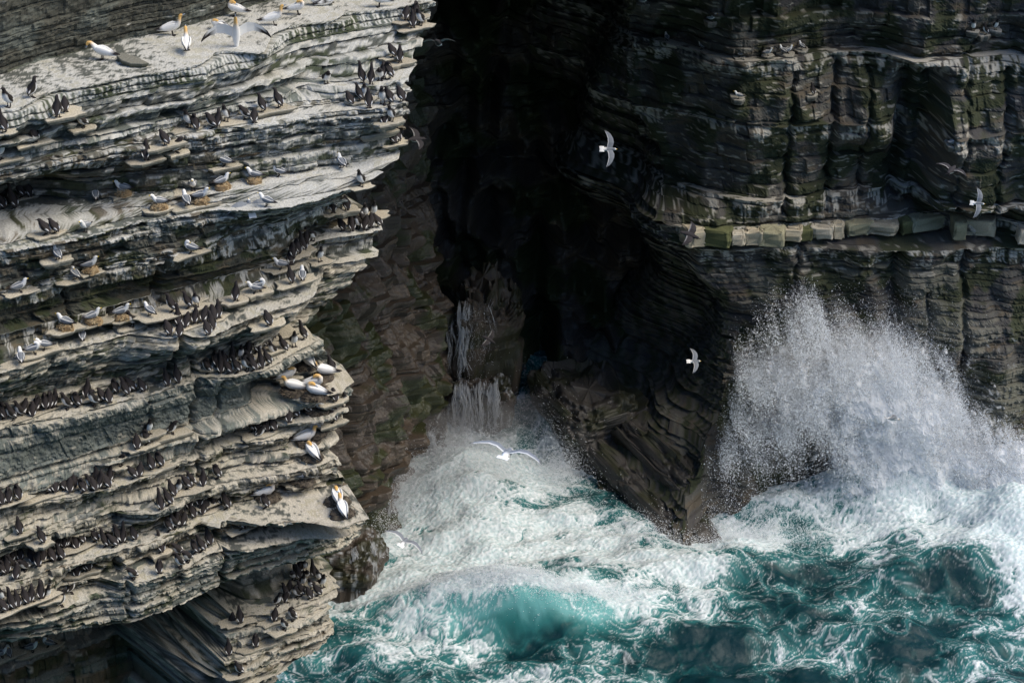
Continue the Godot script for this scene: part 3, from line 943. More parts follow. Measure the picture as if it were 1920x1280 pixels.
func build_shelves_and_blocks() -> void:
	var near_cliff := get_node("near_cliff")
	var far_cliff := get_node("far_cliff")
	var k := 0
	for s in SHELVES:
		k += 1
		var w: float = (s[1] - s[0]) * 0.5 + 0.12 + 0.25 * hashf(k, 14)
		var d: float = (s[3] - s[2]) * 0.5 + 0.22
		var o := part(near_cliff, "rock_shelf", slab_shape(Vector3(w, 0.05 + 0.10 * hashf(k, 4), d), 300 + k, 19, Color(0.58, 0.52, 0.41) * (0.75 + 0.4 * hashf(k, 6)), Color(0.20, 0.19, 0.15), Color(0.6, 0.56, 0.47)), rock_mat)
		o.position = LP0 + LT * ((s[0] + s[1]) * 0.5) + LN * (s[3] - d + 0.06)
		o.position.y = s[4] + 0.002 * (k % 3)
		o.rotation.y = atan2(LN.x, LN.z) + 0.15 * (hashf(k, 8) - 0.5)
	for s in FAR_SHELVES:
		k += 1
		var o := part(far_cliff, "rock_shelf", slab_shape(Vector3((s[1] - s[0]) * 0.5 + 0.1, 0.22, 0.5), 300 + k, 12, Color(0.42, 0.40, 0.35), Color(0.10, 0.095, 0.08), Color(0.4, 0.38, 0.33)), rock_mat)
		o.position = RP0 + Vector3(-(s[0] + s[1]) * 0.5, 0, s[3] - 0.42)
		o.position.y = s[4]
	# the band of pale blocks: [centre along the face, half width, how far out, turn, tone]
	var t := 6.15
	var y := 11.19
	var f := {t0 = -16.0, st = 0.4}
	var row: Array = []
	for r in RIGHT:
		if r[0] == "L" and absf(r[1] * 0.01 - 11.17) < 0.2:
			row = r
	k = 0
	while t > -9.5:
		k += 1
		var hw: float = lerpf(0.22, 0.62, hashf(k, 61) * hashf(k, 64) * 1.5)
		t -= hw
		if hashf(k, 71) < 0.13:
			t -= hw * 0.6
			continue
		var gap: bool = t < -2.6 and t > -5.1
		var stand: float = 0.22 + 0.42 * (hashf(k, 62) - 0.5) + (0.1 if gap else 0.0)
		var tones := [Color(0.56, 0.49, 0.37), Color(0.36, 0.34, 0.23), Color(0.50, 0.44, 0.33), Color(0.14, 0.15, 0.065), Color(0.54, 0.49, 0.40)]
		var tone: Color = tones[k % 5] if not gap else tones[1 + 2 * (k % 2)]
		var o := part(far_cliff, "stone_block", rock_shape(Vector3(hw * 1.12, 0.34, 0.55), 900 + k, 0.22 + 0.12 * hashf(k, 73), -99.0, tone, 34), rock_mat)
		o.position = RP0 + Vector3(-t, 0, row_at(row, f, t) + stand - 0.25)
		o.position.y = y - 0.34 + 0.05 * (hashf(k, 74) - 0.5)
		o.rotation.y = (hashf(k, 66) - 0.5) * 0.7
		o.scale.y = lerpf(0.72, 1.12, hashf(k, 67))
		t -= hw
	var slab := part(self, "fallen_slab", slab_shape(Vector3(0.50, 0.13, 0.20), 77, 7, Color(0.25, 0.24, 0.20), Color(0.085, 0.09, 0.06), Color(0.2, 0.2, 0.16)), rock_mat)
	slab.position = Vector3(-8.45, 27.12, -41.0)
	slab.rotation = Vector3(0.06, -0.75, -0.04)
	tag(slab, "flat broken stone slab lying on the gannet terrace", "stone")

# ------------------------------------------------------------------ birds
var feather: StandardMaterial3D
var kit := {}

func ring_shape(spine: Array, seg: int, paint: Callable, side_x := 0.0) -> ArrayMesh:
	# spine: [y, z, half width, half depth] or [x, y, z, half width, half depth]
	var v := PackedVector3Array()
	var c := PackedColorArray()
	var n := PackedVector3Array()
	var pos := []
	for s in spine:
		pos.append(Vector3(side_x, s[0], s[1]) if s.size() == 4 else Vector3(s[0], s[1], s[2]))
	for i in spine.size():
		var s: Array = spine[i]
		var rx: float = s[s.size() - 2]
		var ry: float = s[s.size() - 1]
		var tan: Vector3 = (pos[mini(i + 1, pos.size() - 1)] - pos[maxi(i - 1, 0)]).normalized()
		var sx := Vector3.RIGHT
		var up := tan.cross(sx).normalized()
		for k in seg:
			var a := TAU * k / seg
			var off := sx * cos(a) * rx + up * sin(a) * ry
			v.append(pos[i] + off)
			n.append((sx * cos(a) / maxf(rx, 0.002) + up * sin(a) / maxf(ry, 0.002)).normalized())
			c.append(paint.call(i, sin(a), cos(a)))
	var idx := PackedInt32Array()
	for i in spine.size() - 1:
		for k in seg:
			var a := i * seg + k
			var b := i * seg + (k + 1) % seg
			idx.append_array([a, a + seg, b, b, a + seg, b + seg])
	for e in [0, spine.size() - 1]:
		var m := v.size()
		v.append(pos[e])
		c.append(c[e * seg])
		n.append((pos[e] - pos[1 if e == 0 else e - 1]).normalized())
		for k in seg:
			if e == 0:
				idx.append_array([m, (k + 1) % seg + e * seg, k + e * seg])
			else:
				idx.append_array([m, k + e * seg, (k + 1) % seg + e * seg])
	return array_mesh(v, c, idx, n)

func foot_shape(x: float, z: float, high: float, size: float, col: Color) -> ArrayMesh:
	return ring_shape([[x, high, z - 0.01 * size, 0.010 * size, 0.010 * size], [x, 0.018, z, 0.010 * size, 0.010 * size], [x, 0.008, z + 0.02 * size, 0.028 * size, 0.008], [x, 0.006, z + 0.055 * size, 0.036 * size, 0.005], [x, 0.005, z + 0.06 * size, 0.02 * size, 0.003]], 6, func(_i, _u, _s): return col)

func wing_shape(spread: Array, paint: Callable, side: float) -> ArrayMesh:
	# an opened wing: stations [x, y, front z, rear z, thickness]
	var v := PackedVector3Array()
	var c := PackedColorArray()
	var idx := PackedInt32Array()
	var m := 6
	for i in spread.size():
		var s: Array = spread[i]
		for k in m * 2:
			var top := k < m
			var q := float(k if top else 2 * m - 1 - k) / (m - 1)
			var bulge: float = s[4] * sqrt(maxf(0.0, q * (1.0 - q))) * (2.0 if top else -0.6) + 0.03 * sin(q * PI) * absf(s[2] - s[3])
			v.append(Vector3(s[0] * side, s[1] + bulge, lerpf(s[2], s[3], q)))
			c.append(paint.call(i, q, top))
	for i in spread.size() - 1:
		for k in m * 2:
			var a := i * m * 2 + k
			var b := i * m * 2 + (k + 1) % (m * 2)
			if side > 0:
				idx.append_array([a, a + m * 2, b, b, a + m * 2, b + m * 2])
			else:
				idx.append_array([a, b, a + m * 2, b, b + m * 2, a + m * 2])
	var e := (spread.size() - 1) * m * 2
	for k in range(1, m * 2 - 1):
		idx.append_array([e, e + k, e + k + 1])
	return array_mesh(v, c, idx)

const BROWN := Color(0.019, 0.015, 0.013)
const SNOW := Color(0.80, 0.79, 0.76)
const PEARL := Color(0.17, 0.185, 0.205)
const BLACK := Color(0.012, 0.011, 0.011)
const BUFF := Color(0.70, 0.42, 0.13)
const YELLOW := Color(0.70, 0.48, 0.04)
const STEEL := Color(0.32, 0.36, 0.40)

func spine_of(kind: String, pose: String) -> Array:
	if kind == "guillemot":
		var up := [[0.055, -0.125, 0.012, 0.008], [0.085, -0.105, 0.036, 0.022], [0.12, -0.07, 0.064, 0.052], [0.17, -0.03, 0.080, 0.074], [0.22, 0.0, 0.080, 0.076], [0.27, 0.02, 0.067, 0.063], [0.31, 0.03, 0.048, 0.046], [0.345, 0.034, 0.036, 0.036], [0.375, 0.042, 0.034, 0.036], [0.395, 0.06, 0.029, 0.030], [0.398, 0.085, 0.017, 0.016], [0.396, 0.098, 0.008, 0.008]]
		if pose == "hunched":
			return [[0.055, -0.14, 0.012, 0.008], [0.082, -0.118, 0.038, 0.024], [0.112, -0.08, 0.070, 0.056], [0.15, -0.035, 0.086, 0.078], [0.19, 0.0, 0.086, 0.080], [0.228, 0.026, 0.074, 0.068], [0.256, 0.044, 0.056, 0.054], [0.275, 0.056, 0.043, 0.044], [0.29, 0.068, 0.037, 0.038], [0.296, 0.088, 0.030, 0.030], [0.292, 0.110, 0.016, 0.015], [0.288, 0.122, 0.008, 0.008]]
		if pose == "preen":
			return up.slice(0, 6) + [[0.308, 0.022, 0.050, 0.048], [0.335, 0.012, 0.040, 0.040], [0.352, -0.012, 0.035, 0.036], [0.348, -0.042, 0.029, 0.030], [0.330, -0.060, 0.017, 0.016], [0.320, -0.068, 0.008, 0.008]]
		if pose == "stretched":
			var s := []
			for i in up.size():
				var e := up[i].duplicate() as Array
				e[0] += 0.02 * sstep(3, 5, i) + 0.07 * sstep(5, 8, i)
				e[2] *= 0.92
				s.append(e)
			return s
		if pose == "fly":
			return [[0.0, -0.19, 0.02, 0.006], [0.0, -0.15, 0.035, 0.02], [0.0, -0.09, 0.058, 0.05], [0.0, -0.02, 0.072, 0.066], [0.0, 0.05, 0.07, 0.064], [0.005, 0.11, 0.054, 0.05], [0.01, 0.15, 0.040, 0.038], [0.012, 0.185, 0.034, 0.034], [0.012, 0.215, 0.026, 0.026], [0.008, 0.235, 0.012, 0.012]]
		return up
	if kind == "kittiwake":
		if pose == "fly":
			return [[0.0, -0.14, 0.03, 0.012], [0.0, -0.10, 0.042, 0.034], [0.0, -0.03, 0.058, 0.054], [0.0, 0.05, 0.058, 0.056], [0.004, 0.11, 0.044, 0.044], [0.008, 0.15, 0.037, 0.037], [0.008, 0.18, 0.030, 0.030], [0.004, 0.20, 0.014, 0.014]]
		var dy := -0.055 if pose == "sit" else 0.0
		var s := [[0.115, -0.215, 0.012, 0.006], [0.12, -0.17, 0.028, 0.012], [0.125, -0.12, 0.046, 0.032], [0.135, -0.06, 0.064, 0.057], [0.15, 0.0, 0.073, 0.067], [0.175, 0.055, 0.065, 0.062], [0.21, 0.088, 0.051, 0.050], [0.242, 0.104, 0.040, 0.040], [0.27, 0.116, 0.039, 0.040], [0.284, 0.138, 0.031, 0.031], [0.281, 0.160, 0.014, 0.014]]
		if pose == "preen":
			s = s.slice(0, 6) + [[0.212, 0.078, 0.052, 0.05], [0.245, 0.075, 0.042, 0.042], [0.268, 0.058, 0.040, 0.041], [0.268, 0.030, 0.031, 0.032], [0.252, 0.012, 0.014, 0.014]]
		for e in s:
			e[0] += dy
		return s
	# gannet
	if pose == "fly":
		return [[0.0, -0.52, 0.02, 0.01], [0.0, -0.40, 0.045, 0.03], [0.0, -0.24, 0.085, 0.075], [0.0, -0.06, 0.11, 0.10], [0.0, 0.12, 0.10, 0.10], [0.0, 0.26, 0.068, 0.066], [0.0, 0.36, 0.050, 0.050], [0.0, 0.44, 0.048, 0.048], [0.0, 0.50, 0.038, 0.038], [0.0, 0.54, 0.02, 0.02]]
	var low: float = {"stand": 0.0, "bow": 0.0, "turn": 0.0, "preen": 0.0}.get(pose, -0.11)
	var b := [[0.15, -0.50, 0.015, 0.008], [0.165, -0.38, 0.042, 0.025], [0.20, -0.25, 0.088, 0.072], [0.24, -0.10, 0.120, 0.112], [0.28, 0.04, 0.120, 0.118]]
	var neck := [[0.34, 0.14, 0.092, 0.092], [0.42, 0.19, 0.062, 0.062], [0.51, 0.21, 0.049, 0.049], [0.585, 0.228, 0.050, 0.052], [0.62, 0.262, 0.043, 0.043], [0.618, 0.305, 0.024, 0.024]]
	if pose == "bow":
		neck = [[0.345, 0.15, 0.092, 0.092], [0.43, 0.22, 0.062, 0.062], [0.49, 0.29, 0.050, 0.050], [0.485, 0.36, 0.050, 0.052], [0.445, 0.395, 0.042, 0.043], [0.40, 0.405, 0.024, 0.024]]
	elif pose == "preen" or pose == "sitpreen":
		neck = [[0.345, 0.13, 0.092, 0.092], [0.42, 0.145, 0.064, 0.064], [0.47, 0.10, 0.052, 0.052], [0.475, 0.03, 0.050, 0.052], [0.45, -0.02, 0.043, 0.043], [0.415, -0.05, 0.024, 0.024]]
	elif pose == "sitaway" or pose == "lie":
		neck = [[0.33, 0.12, 0.092, 0.092], [0.375, 0.15, 0.066, 0.066], [0.40, 0.12, 0.052, 0.052], [0.405, 0.06, 0.050, 0.050], [0.395, 0.01, 0.040, 0.040], [0.375, -0.03, 0.022, 0.022]]
	elif pose == "sit":
		neck = [[0.335, 0.13, 0.092, 0.092], [0.40, 0.17, 0.064, 0.064], [0.46, 0.185, 0.051, 0.051], [0.51, 0.20, 0.050, 0.052], [0.53, 0.24, 0.042, 0.042], [0.52, 0.28, 0.024, 0.024]]
	var out := []
	for e in b + neck:
		out.append([e[0] + low, e[1], e[2], e[3]])
	return out

func make_bird(kind: String, pose: String) -> Node3D:
	var root := Node3D.new()
	var sp := spine_of(kind, pose)
	var last := sp.size() - 1
	var tip: Array = sp[last]
	var before: Array = sp[last - 2]
	var dir := Vector2(tip[1] - before[1], tip[0] - before[0]).normalized()
	var body_paint: Callable
	var beak := BLACK
	var beak_len := 0.05
	var seg := 12
	if kind == "guillemot":
		body_paint = func(i, u, _s): return BROWN if i >= last - 5 or u > -0.12 or i == 0 else SNOW
	elif kind == "kittiwake":
		body_paint = func(i, u, _s): return PEARL if u > 0.15 and i > 1 and i < 6 else SNOW
		beak = YELLOW
		beak_len = 0.034
	else:
		body_paint = func(i, _u, _s): return SNOW.lerp(BUFF, sstep(last - 4.6, last - 2.6, i)) if i > 0 else BLACK
		beak = STEEL
		beak_len = 0.10
	part(root, "body", ring_shape(sp, seg, body_paint), feather)
	var r: float = tip[2] * 0.95
	part(root, "bill", ring_shape([[tip[0] - dir.y * 0.006, tip[1] - dir.x * 0.006, r * 1.15, r * 1.2], [tip[0] + dir.y * beak_len * 0.6, tip[1] + dir.x * beak_len * 0.6, r * 0.6, r * 0.7], [tip[0] + dir.y * beak_len - 0.003, tip[1] + dir.x * beak_len, 0.002, 0.002]], 6, func(_i, _u, _s): return beak), feather)
	if pose == "fly":
		for side in [1.0, -1.0]:
			if kind == "guillemot":
				part(root, "wing", wing_shape([[0.04, 0.02, 0.10, -0.05, 0.012], [0.13, 0.055, 0.115, -0.04, 0.012], [0.22, 0.06, 0.09, -0.045, 0.009], [0.29, 0.045, 0.03, -0.06, 0.006], [0.345, 0.03, -0.05, -0.075, 0.003]], func(i, q, top): return BROWN if top and not (q > 0.9 and i < 3) else Color(0.30, 0.28, 0.26), side), feather)
				part(root, "foot", ring_shape([[side * 0.025, -0.02, -0.15, 0.008, 0.008], [side * 0.03, -0.025, -0.21, 0.02, 0.004]], 5, func(_i, _u, _s): return BLACK), feather)
			elif kind == "kittiwake":
				part(root, "wing", wing_shape([[0.03, 0.025, 0.10, -0.04, 0.012], [0.15, 0.075, 0.135, -0.02, 0.012], [0.26, 0.085, 0.12, -0.02, 0.010], [0.37, 0.065, 0.07, -0.045, 0.007], [0.44, 0.045, 0.01, -0.065, 0.005], [0.50, 0.03, -0.075, -0.095, 0.002]], func(i, q, top): return BLACK if i == 5 else (PEARL if top and q < 0.85 else SNOW), side), feather)
			else:
				part(root, "wing", wing_shape([[0.07, 0.05, 0.17, -0.14, 0.02], [0.30, 0.14, 0.24, -0.07, 0.02], [0.50, 0.17, 0.20, -0.06, 0.016], [0.70, 0.14, 0.08, -0.12, 0.011], [0.84, 0.10, -0.04, -0.19, 0.007], [0.93, 0.07, -0.20, -0.26, 0.003]], func(i, q, top): return BLACK if i >= 4 or (i == 3 and q > 0.4) else SNOW, side), feather)
		if kind == "kittiwake":
			part(root, "tail", wing_shape([[-0.075, 0.0, -0.11, -0.235, 0.004], [0.0, 0.002, -0.10, -0.225, 0.006], [0.075, 0.0, -0.11, -0.235, 0.004]], func(_i, _q, _t): return SNOW, 1.0), feather)
		return root
	for side in [1.0, -1.0]:
		if kind == "guillemot":
			var a: Array = sp[5]
			var m: Array = sp[3]
			var z: Array = sp[1]
			part(root, "wing", ring_shape([[side * 0.055, a[0] + 0.005, a[1] - 0.005, 0.012, 0.022], [side * 0.076, (a[0] + m[0]) * 0.5, (a[1] + m[1]) * 0.5 - 0.018, 0.017, 0.044], [side * 0.074, m[0], m[1] - 0.03, 0.016, 0.045], [side * 0.056, (m[0] + z[0]) * 0.5 + 0.005, (m[1] + z[1]) * 0.5 - 0.03, 0.012, 0.034], [side * 0.030, z[0] + 0.005, z[1] - 0.014, 0.007, 0.014]], 8, func(i, u, _s): return SNOW if i == 3 and u < -0.6 else BROWN * 0.9), feather)
			part(root, "foot", foot_shape(side * 0.035, -0.045, 0.10, 1.0, BLACK), feather)
		elif kind == "kittiwake":
			var dy := -0.055 if pose == "sit" else 0.0
			part(root, "wing", ring_shape([[side * 0.050, 0.185 + dy, 0.062, 0.012, 0.03], [side * 0.066, 0.175 + dy, 0.01, 0.018, 0.05], [side * 0.064, 0.155 + dy, -0.06, 0.017, 0.046], [side * 0.044, 0.140 + dy, -0.13, 0.013, 0.032], [side * 0.022, 0.128 + dy, -0.20, 0.010, 0.018], [side * 0.004, 0.122 + dy, -0.265, 0.005, 0.006]], 8, func(i, u, _s): return BLACK if i >= 4 else (SNOW if u < -0.85 else PEARL), 0.0), feather)
			if pose != "sit":
				part(root, "foot", foot_shape(side * 0.03, -0.01, 0.12, 0.8, BLACK), feather)
		else:
			var low: float = sp[0][0] - 0.15
			var dark: bool = pose == "lie"
			part(root, "wing", ring_shape([[side * 0.085, 0.355 + low, 0.10, 0.02, 0.05], [side * 0.115, 0.325 + low, 0.0, 0.028, 0.085], [side * 0.112, 0.285 + low, -0.14, 0.026, 0.08], [side * 0.075, 0.245 + low, -0.28, 0.02, 0.055], [side * 0.045, 0.21 + low, -0.40, 0.014, 0.03], [side * 0.012, 0.185 + low, -0.56, 0.006, 0.008]], 10, func(i, u, _s): return BLACK if i >= 4 or (dark and (i + int(u * 4.0)) % 2 == 0 and i > 0) else SNOW), feather)
			if low > -0.05:
				part(root, "foot", foot_shape(side * 0.05, -0.02, 0.18, 1.5, BLACK), feather)
	return root

func bird_of(kind: String, pose: String) -> Node3D:
	var key := kind + pose
	if not kit.has(key):
		kit[key] = make_bird(kind, pose)
	return kit[key].duplicate()

func build_birds() -> void:
	feather = StandardMaterial3D.new()
	feather.vertex_color_use_as_albedo = true
	feather.roughness = 0.85
	for b in BIRDS:
		var o := bird_of(b[0], b[1])
		o.name = numbered(b[0])
		add_child(o)
		o.position = Vector3(b[2], b[3], b[4])
		o.rotation.y = b[5]
		var k: float = {"guillemot": 1.10, "kittiwake": 1.08, "gannet": 0.76}[b[0]] * lerpf(0.94, 1.06, hashf(int(b[2] * 1000.0), 3))
		if b[0] == "gannet" and b[3] < 25.0:
			k *= 1.2
		o.scale = Vector3(k, k, k)
		tag(o, b[6], b[0], BIRD_GROUPS[b[7]])

func nest_shape(radius: float, high: float, seed_: int, dark: Color, pale: Color) -> ArrayMesh:
	var r2 := RandomNumberGenerator.new()
	r2.seed = seed_
	var v := PackedVector3Array()
	var c := PackedColorArray()
	var idx := PackedInt32Array()
	var prof := [[1.0, -0.05], [0.98, 0.35], [0.85, 0.8], [0.66, 1.0], [0.45, 0.86], [0.0, 0.78]]
	var seg := 22
	for p in prof:
		for k in seg:
			var a := TAU * k / seg
			var rr: float = p[0] * radius * (1.0 + 0.16 * r2.randf_range(-1, 1) + 0.12 * sin(a * 2.0 + seed_))
			v.append(Vector3(cos(a) * rr, p[1] * high * (1.0 + 0.15 * r2.randf_range(-1, 1)), sin(a) * rr * 0.9))
			c.append(dark.lerp(pale, r2.randf() * r2.randf()))
	for i in prof.size() - 1:
		for k in seg:
			var a := i * seg + k
			var b := i * seg + (k + 1) % seg
			idx.append_array([a, a + seg, b, b, a + seg, b + seg])
	for s in 110:
		var a := r2.randf() * TAU
		var rr := radius * r2.randf_range(0.5, 1.08)
		var at := Vector3(cos(a) * rr, high * (1.0 - 0.8 * maxf(0.0, rr / radius - 0.55) * 1.6) + 0.01, sin(a) * rr * 0.9)
		var d := Vector3(r2.randf_range(-1, 1), r2.randf_range(-0.7, 0.25), r2.randf_range(-1, 1)).normalized() * radius * r2.randf_range(0.2, 0.45)
		var up := Vector3.UP * 0.007
		var sd := d.cross(Vector3.UP).normalized() * 0.008
		var i0 := v.size()
		var col := dark.lerp(pale, r2.randf())
		for q in [at - d * 0.5 - sd, at - d * 0.5 + sd, at - d * 0.5 + up, at + d * 0.5 - sd, at + d * 0.5 + sd, at + d * 0.5 + up]:
			v.append(q)
			c.append(col)
		idx.append_array([i0, i0 + 3, i0 + 2, i0 + 2, i0 + 3, i0 + 5, i0 + 2, i0 + 5, i0 + 1, i0 + 1, i0 + 5, i0 + 4, i0 + 0, i0 + 1, i0 + 3, i0 + 1, i0 + 4, i0 + 3])
	return array_mesh(v, c, idx)

func build_nests() -> void:
	var m := StandardMaterial3D.new()
	m.vertex_color_use_as_albedo = true
	m.roughness = 1.0
	var k := 0
	for e in NESTS:
		k += 1
		var g: bool = e[0] == "g"
		var o := part(self, numbered("nest"), nest_shape(0.30, 0.12, k, Color(0.035, 0.028, 0.022), Color(0.17, 0.14, 0.10)) if g else nest_shape(0.18, 0.14, k, Color(0.20, 0.13, 0.065), Color(0.46, 0.36, 0.21)), m)
		o.position = Vector3(e[1], e[2], e[3])
		tag(o, e[4], "nest", "gannet nests" if g else "kittiwake nests")

func build_flyers() -> void:
	# [kind, where, turn about y, pitch, roll, label, wings lifted]
	for f in [
		["kittiwake", Vector3(-0.08, 26.33, -25.07), 164.0, 14.0, 8.0, "large white kittiwake gliding in front of the foaming cove", 1.0],
		["kittiwake", Vector3(-2.74, 14.23, -41.35), 160.0, 5.0, 22.0, "kittiwake gliding with tilted wings beside the platform of nests", 1.0],
		["kittiwake", Vector3(2.84, 20.17, -53.36), 98.0, 4.0, 52.0, "kittiwake banking with upright wings before the black cave", 1.0],
		["kittiwake", Vector3(16.37, 14.45, -62.79), 75.0, 0.0, 50.0, "white kittiwake flying low before the band of blocks at far right", 1.1],
		["kittiwake", Vector3(6.58, 8.58, -62.05), 92.0, 0.0, 25.0, "small kittiwake flying beside the burst of spray", 1.0],
		["kittiwake", Vector3(13.36, 7.71, -59.36), 75.0, 0.0, -22.0, "dark-winged kittiwake crossing in front of the white spray", 1.0],
		["kittiwake", Vector3(-5.95, 23.72, -40.6), 200.0, -38.0, 0.0, "kittiwake landing with raised wings under the straw nests", 1.0],
		["guillemot", Vector3(-1.56, 28.02, -39.4), -12.0, -28.0, 6.0, "guillemot braking in the air with white belly showing", 1.0],
		["guillemot", Vector3(-2.28, 24.4, -43.17), 120.0, 10.0, 30.0, "guillemot dropping away from the headland corner", 1.0],
		["guillemot", Vector3(-0.74, 13.82, -53.49), 70.0, 25.0, 25.0, "guillemot diving past the waterfall", 1.0],
		["guillemot", Vector3(9.77, 24.87, -40.04), 150.0, 0.0, 12.0, "brown guillemot flying away with wings spread at far right", 1.0],
		["guillemot", Vector3(4.12, 22.78, -41.22), 78.0, 18.0, 30.0, "guillemot gliding in front of the first pale block", 1.0],
		["gannet", Vector3(-6.25, 27.32, -42.2), 12.0, -74.0, 0.0, "gannet landing on the terrace with neck up and wings spread", 1.0],
	]:
		var o := bird_of(f[0], "fly")
		o.name = numbered(f[0])
		add_child(o)
		o.position = f[1]
		o.rotation_degrees = Vector3(f[3], f[2], f[4])
		var k: float = {"kittiwake": 1.15, "guillemot": 1.05, "gannet": 0.85}[f[0]]
		o.scale = Vector3(k, k, k)
		tag(o, f[5], f[0], "birds in flight")
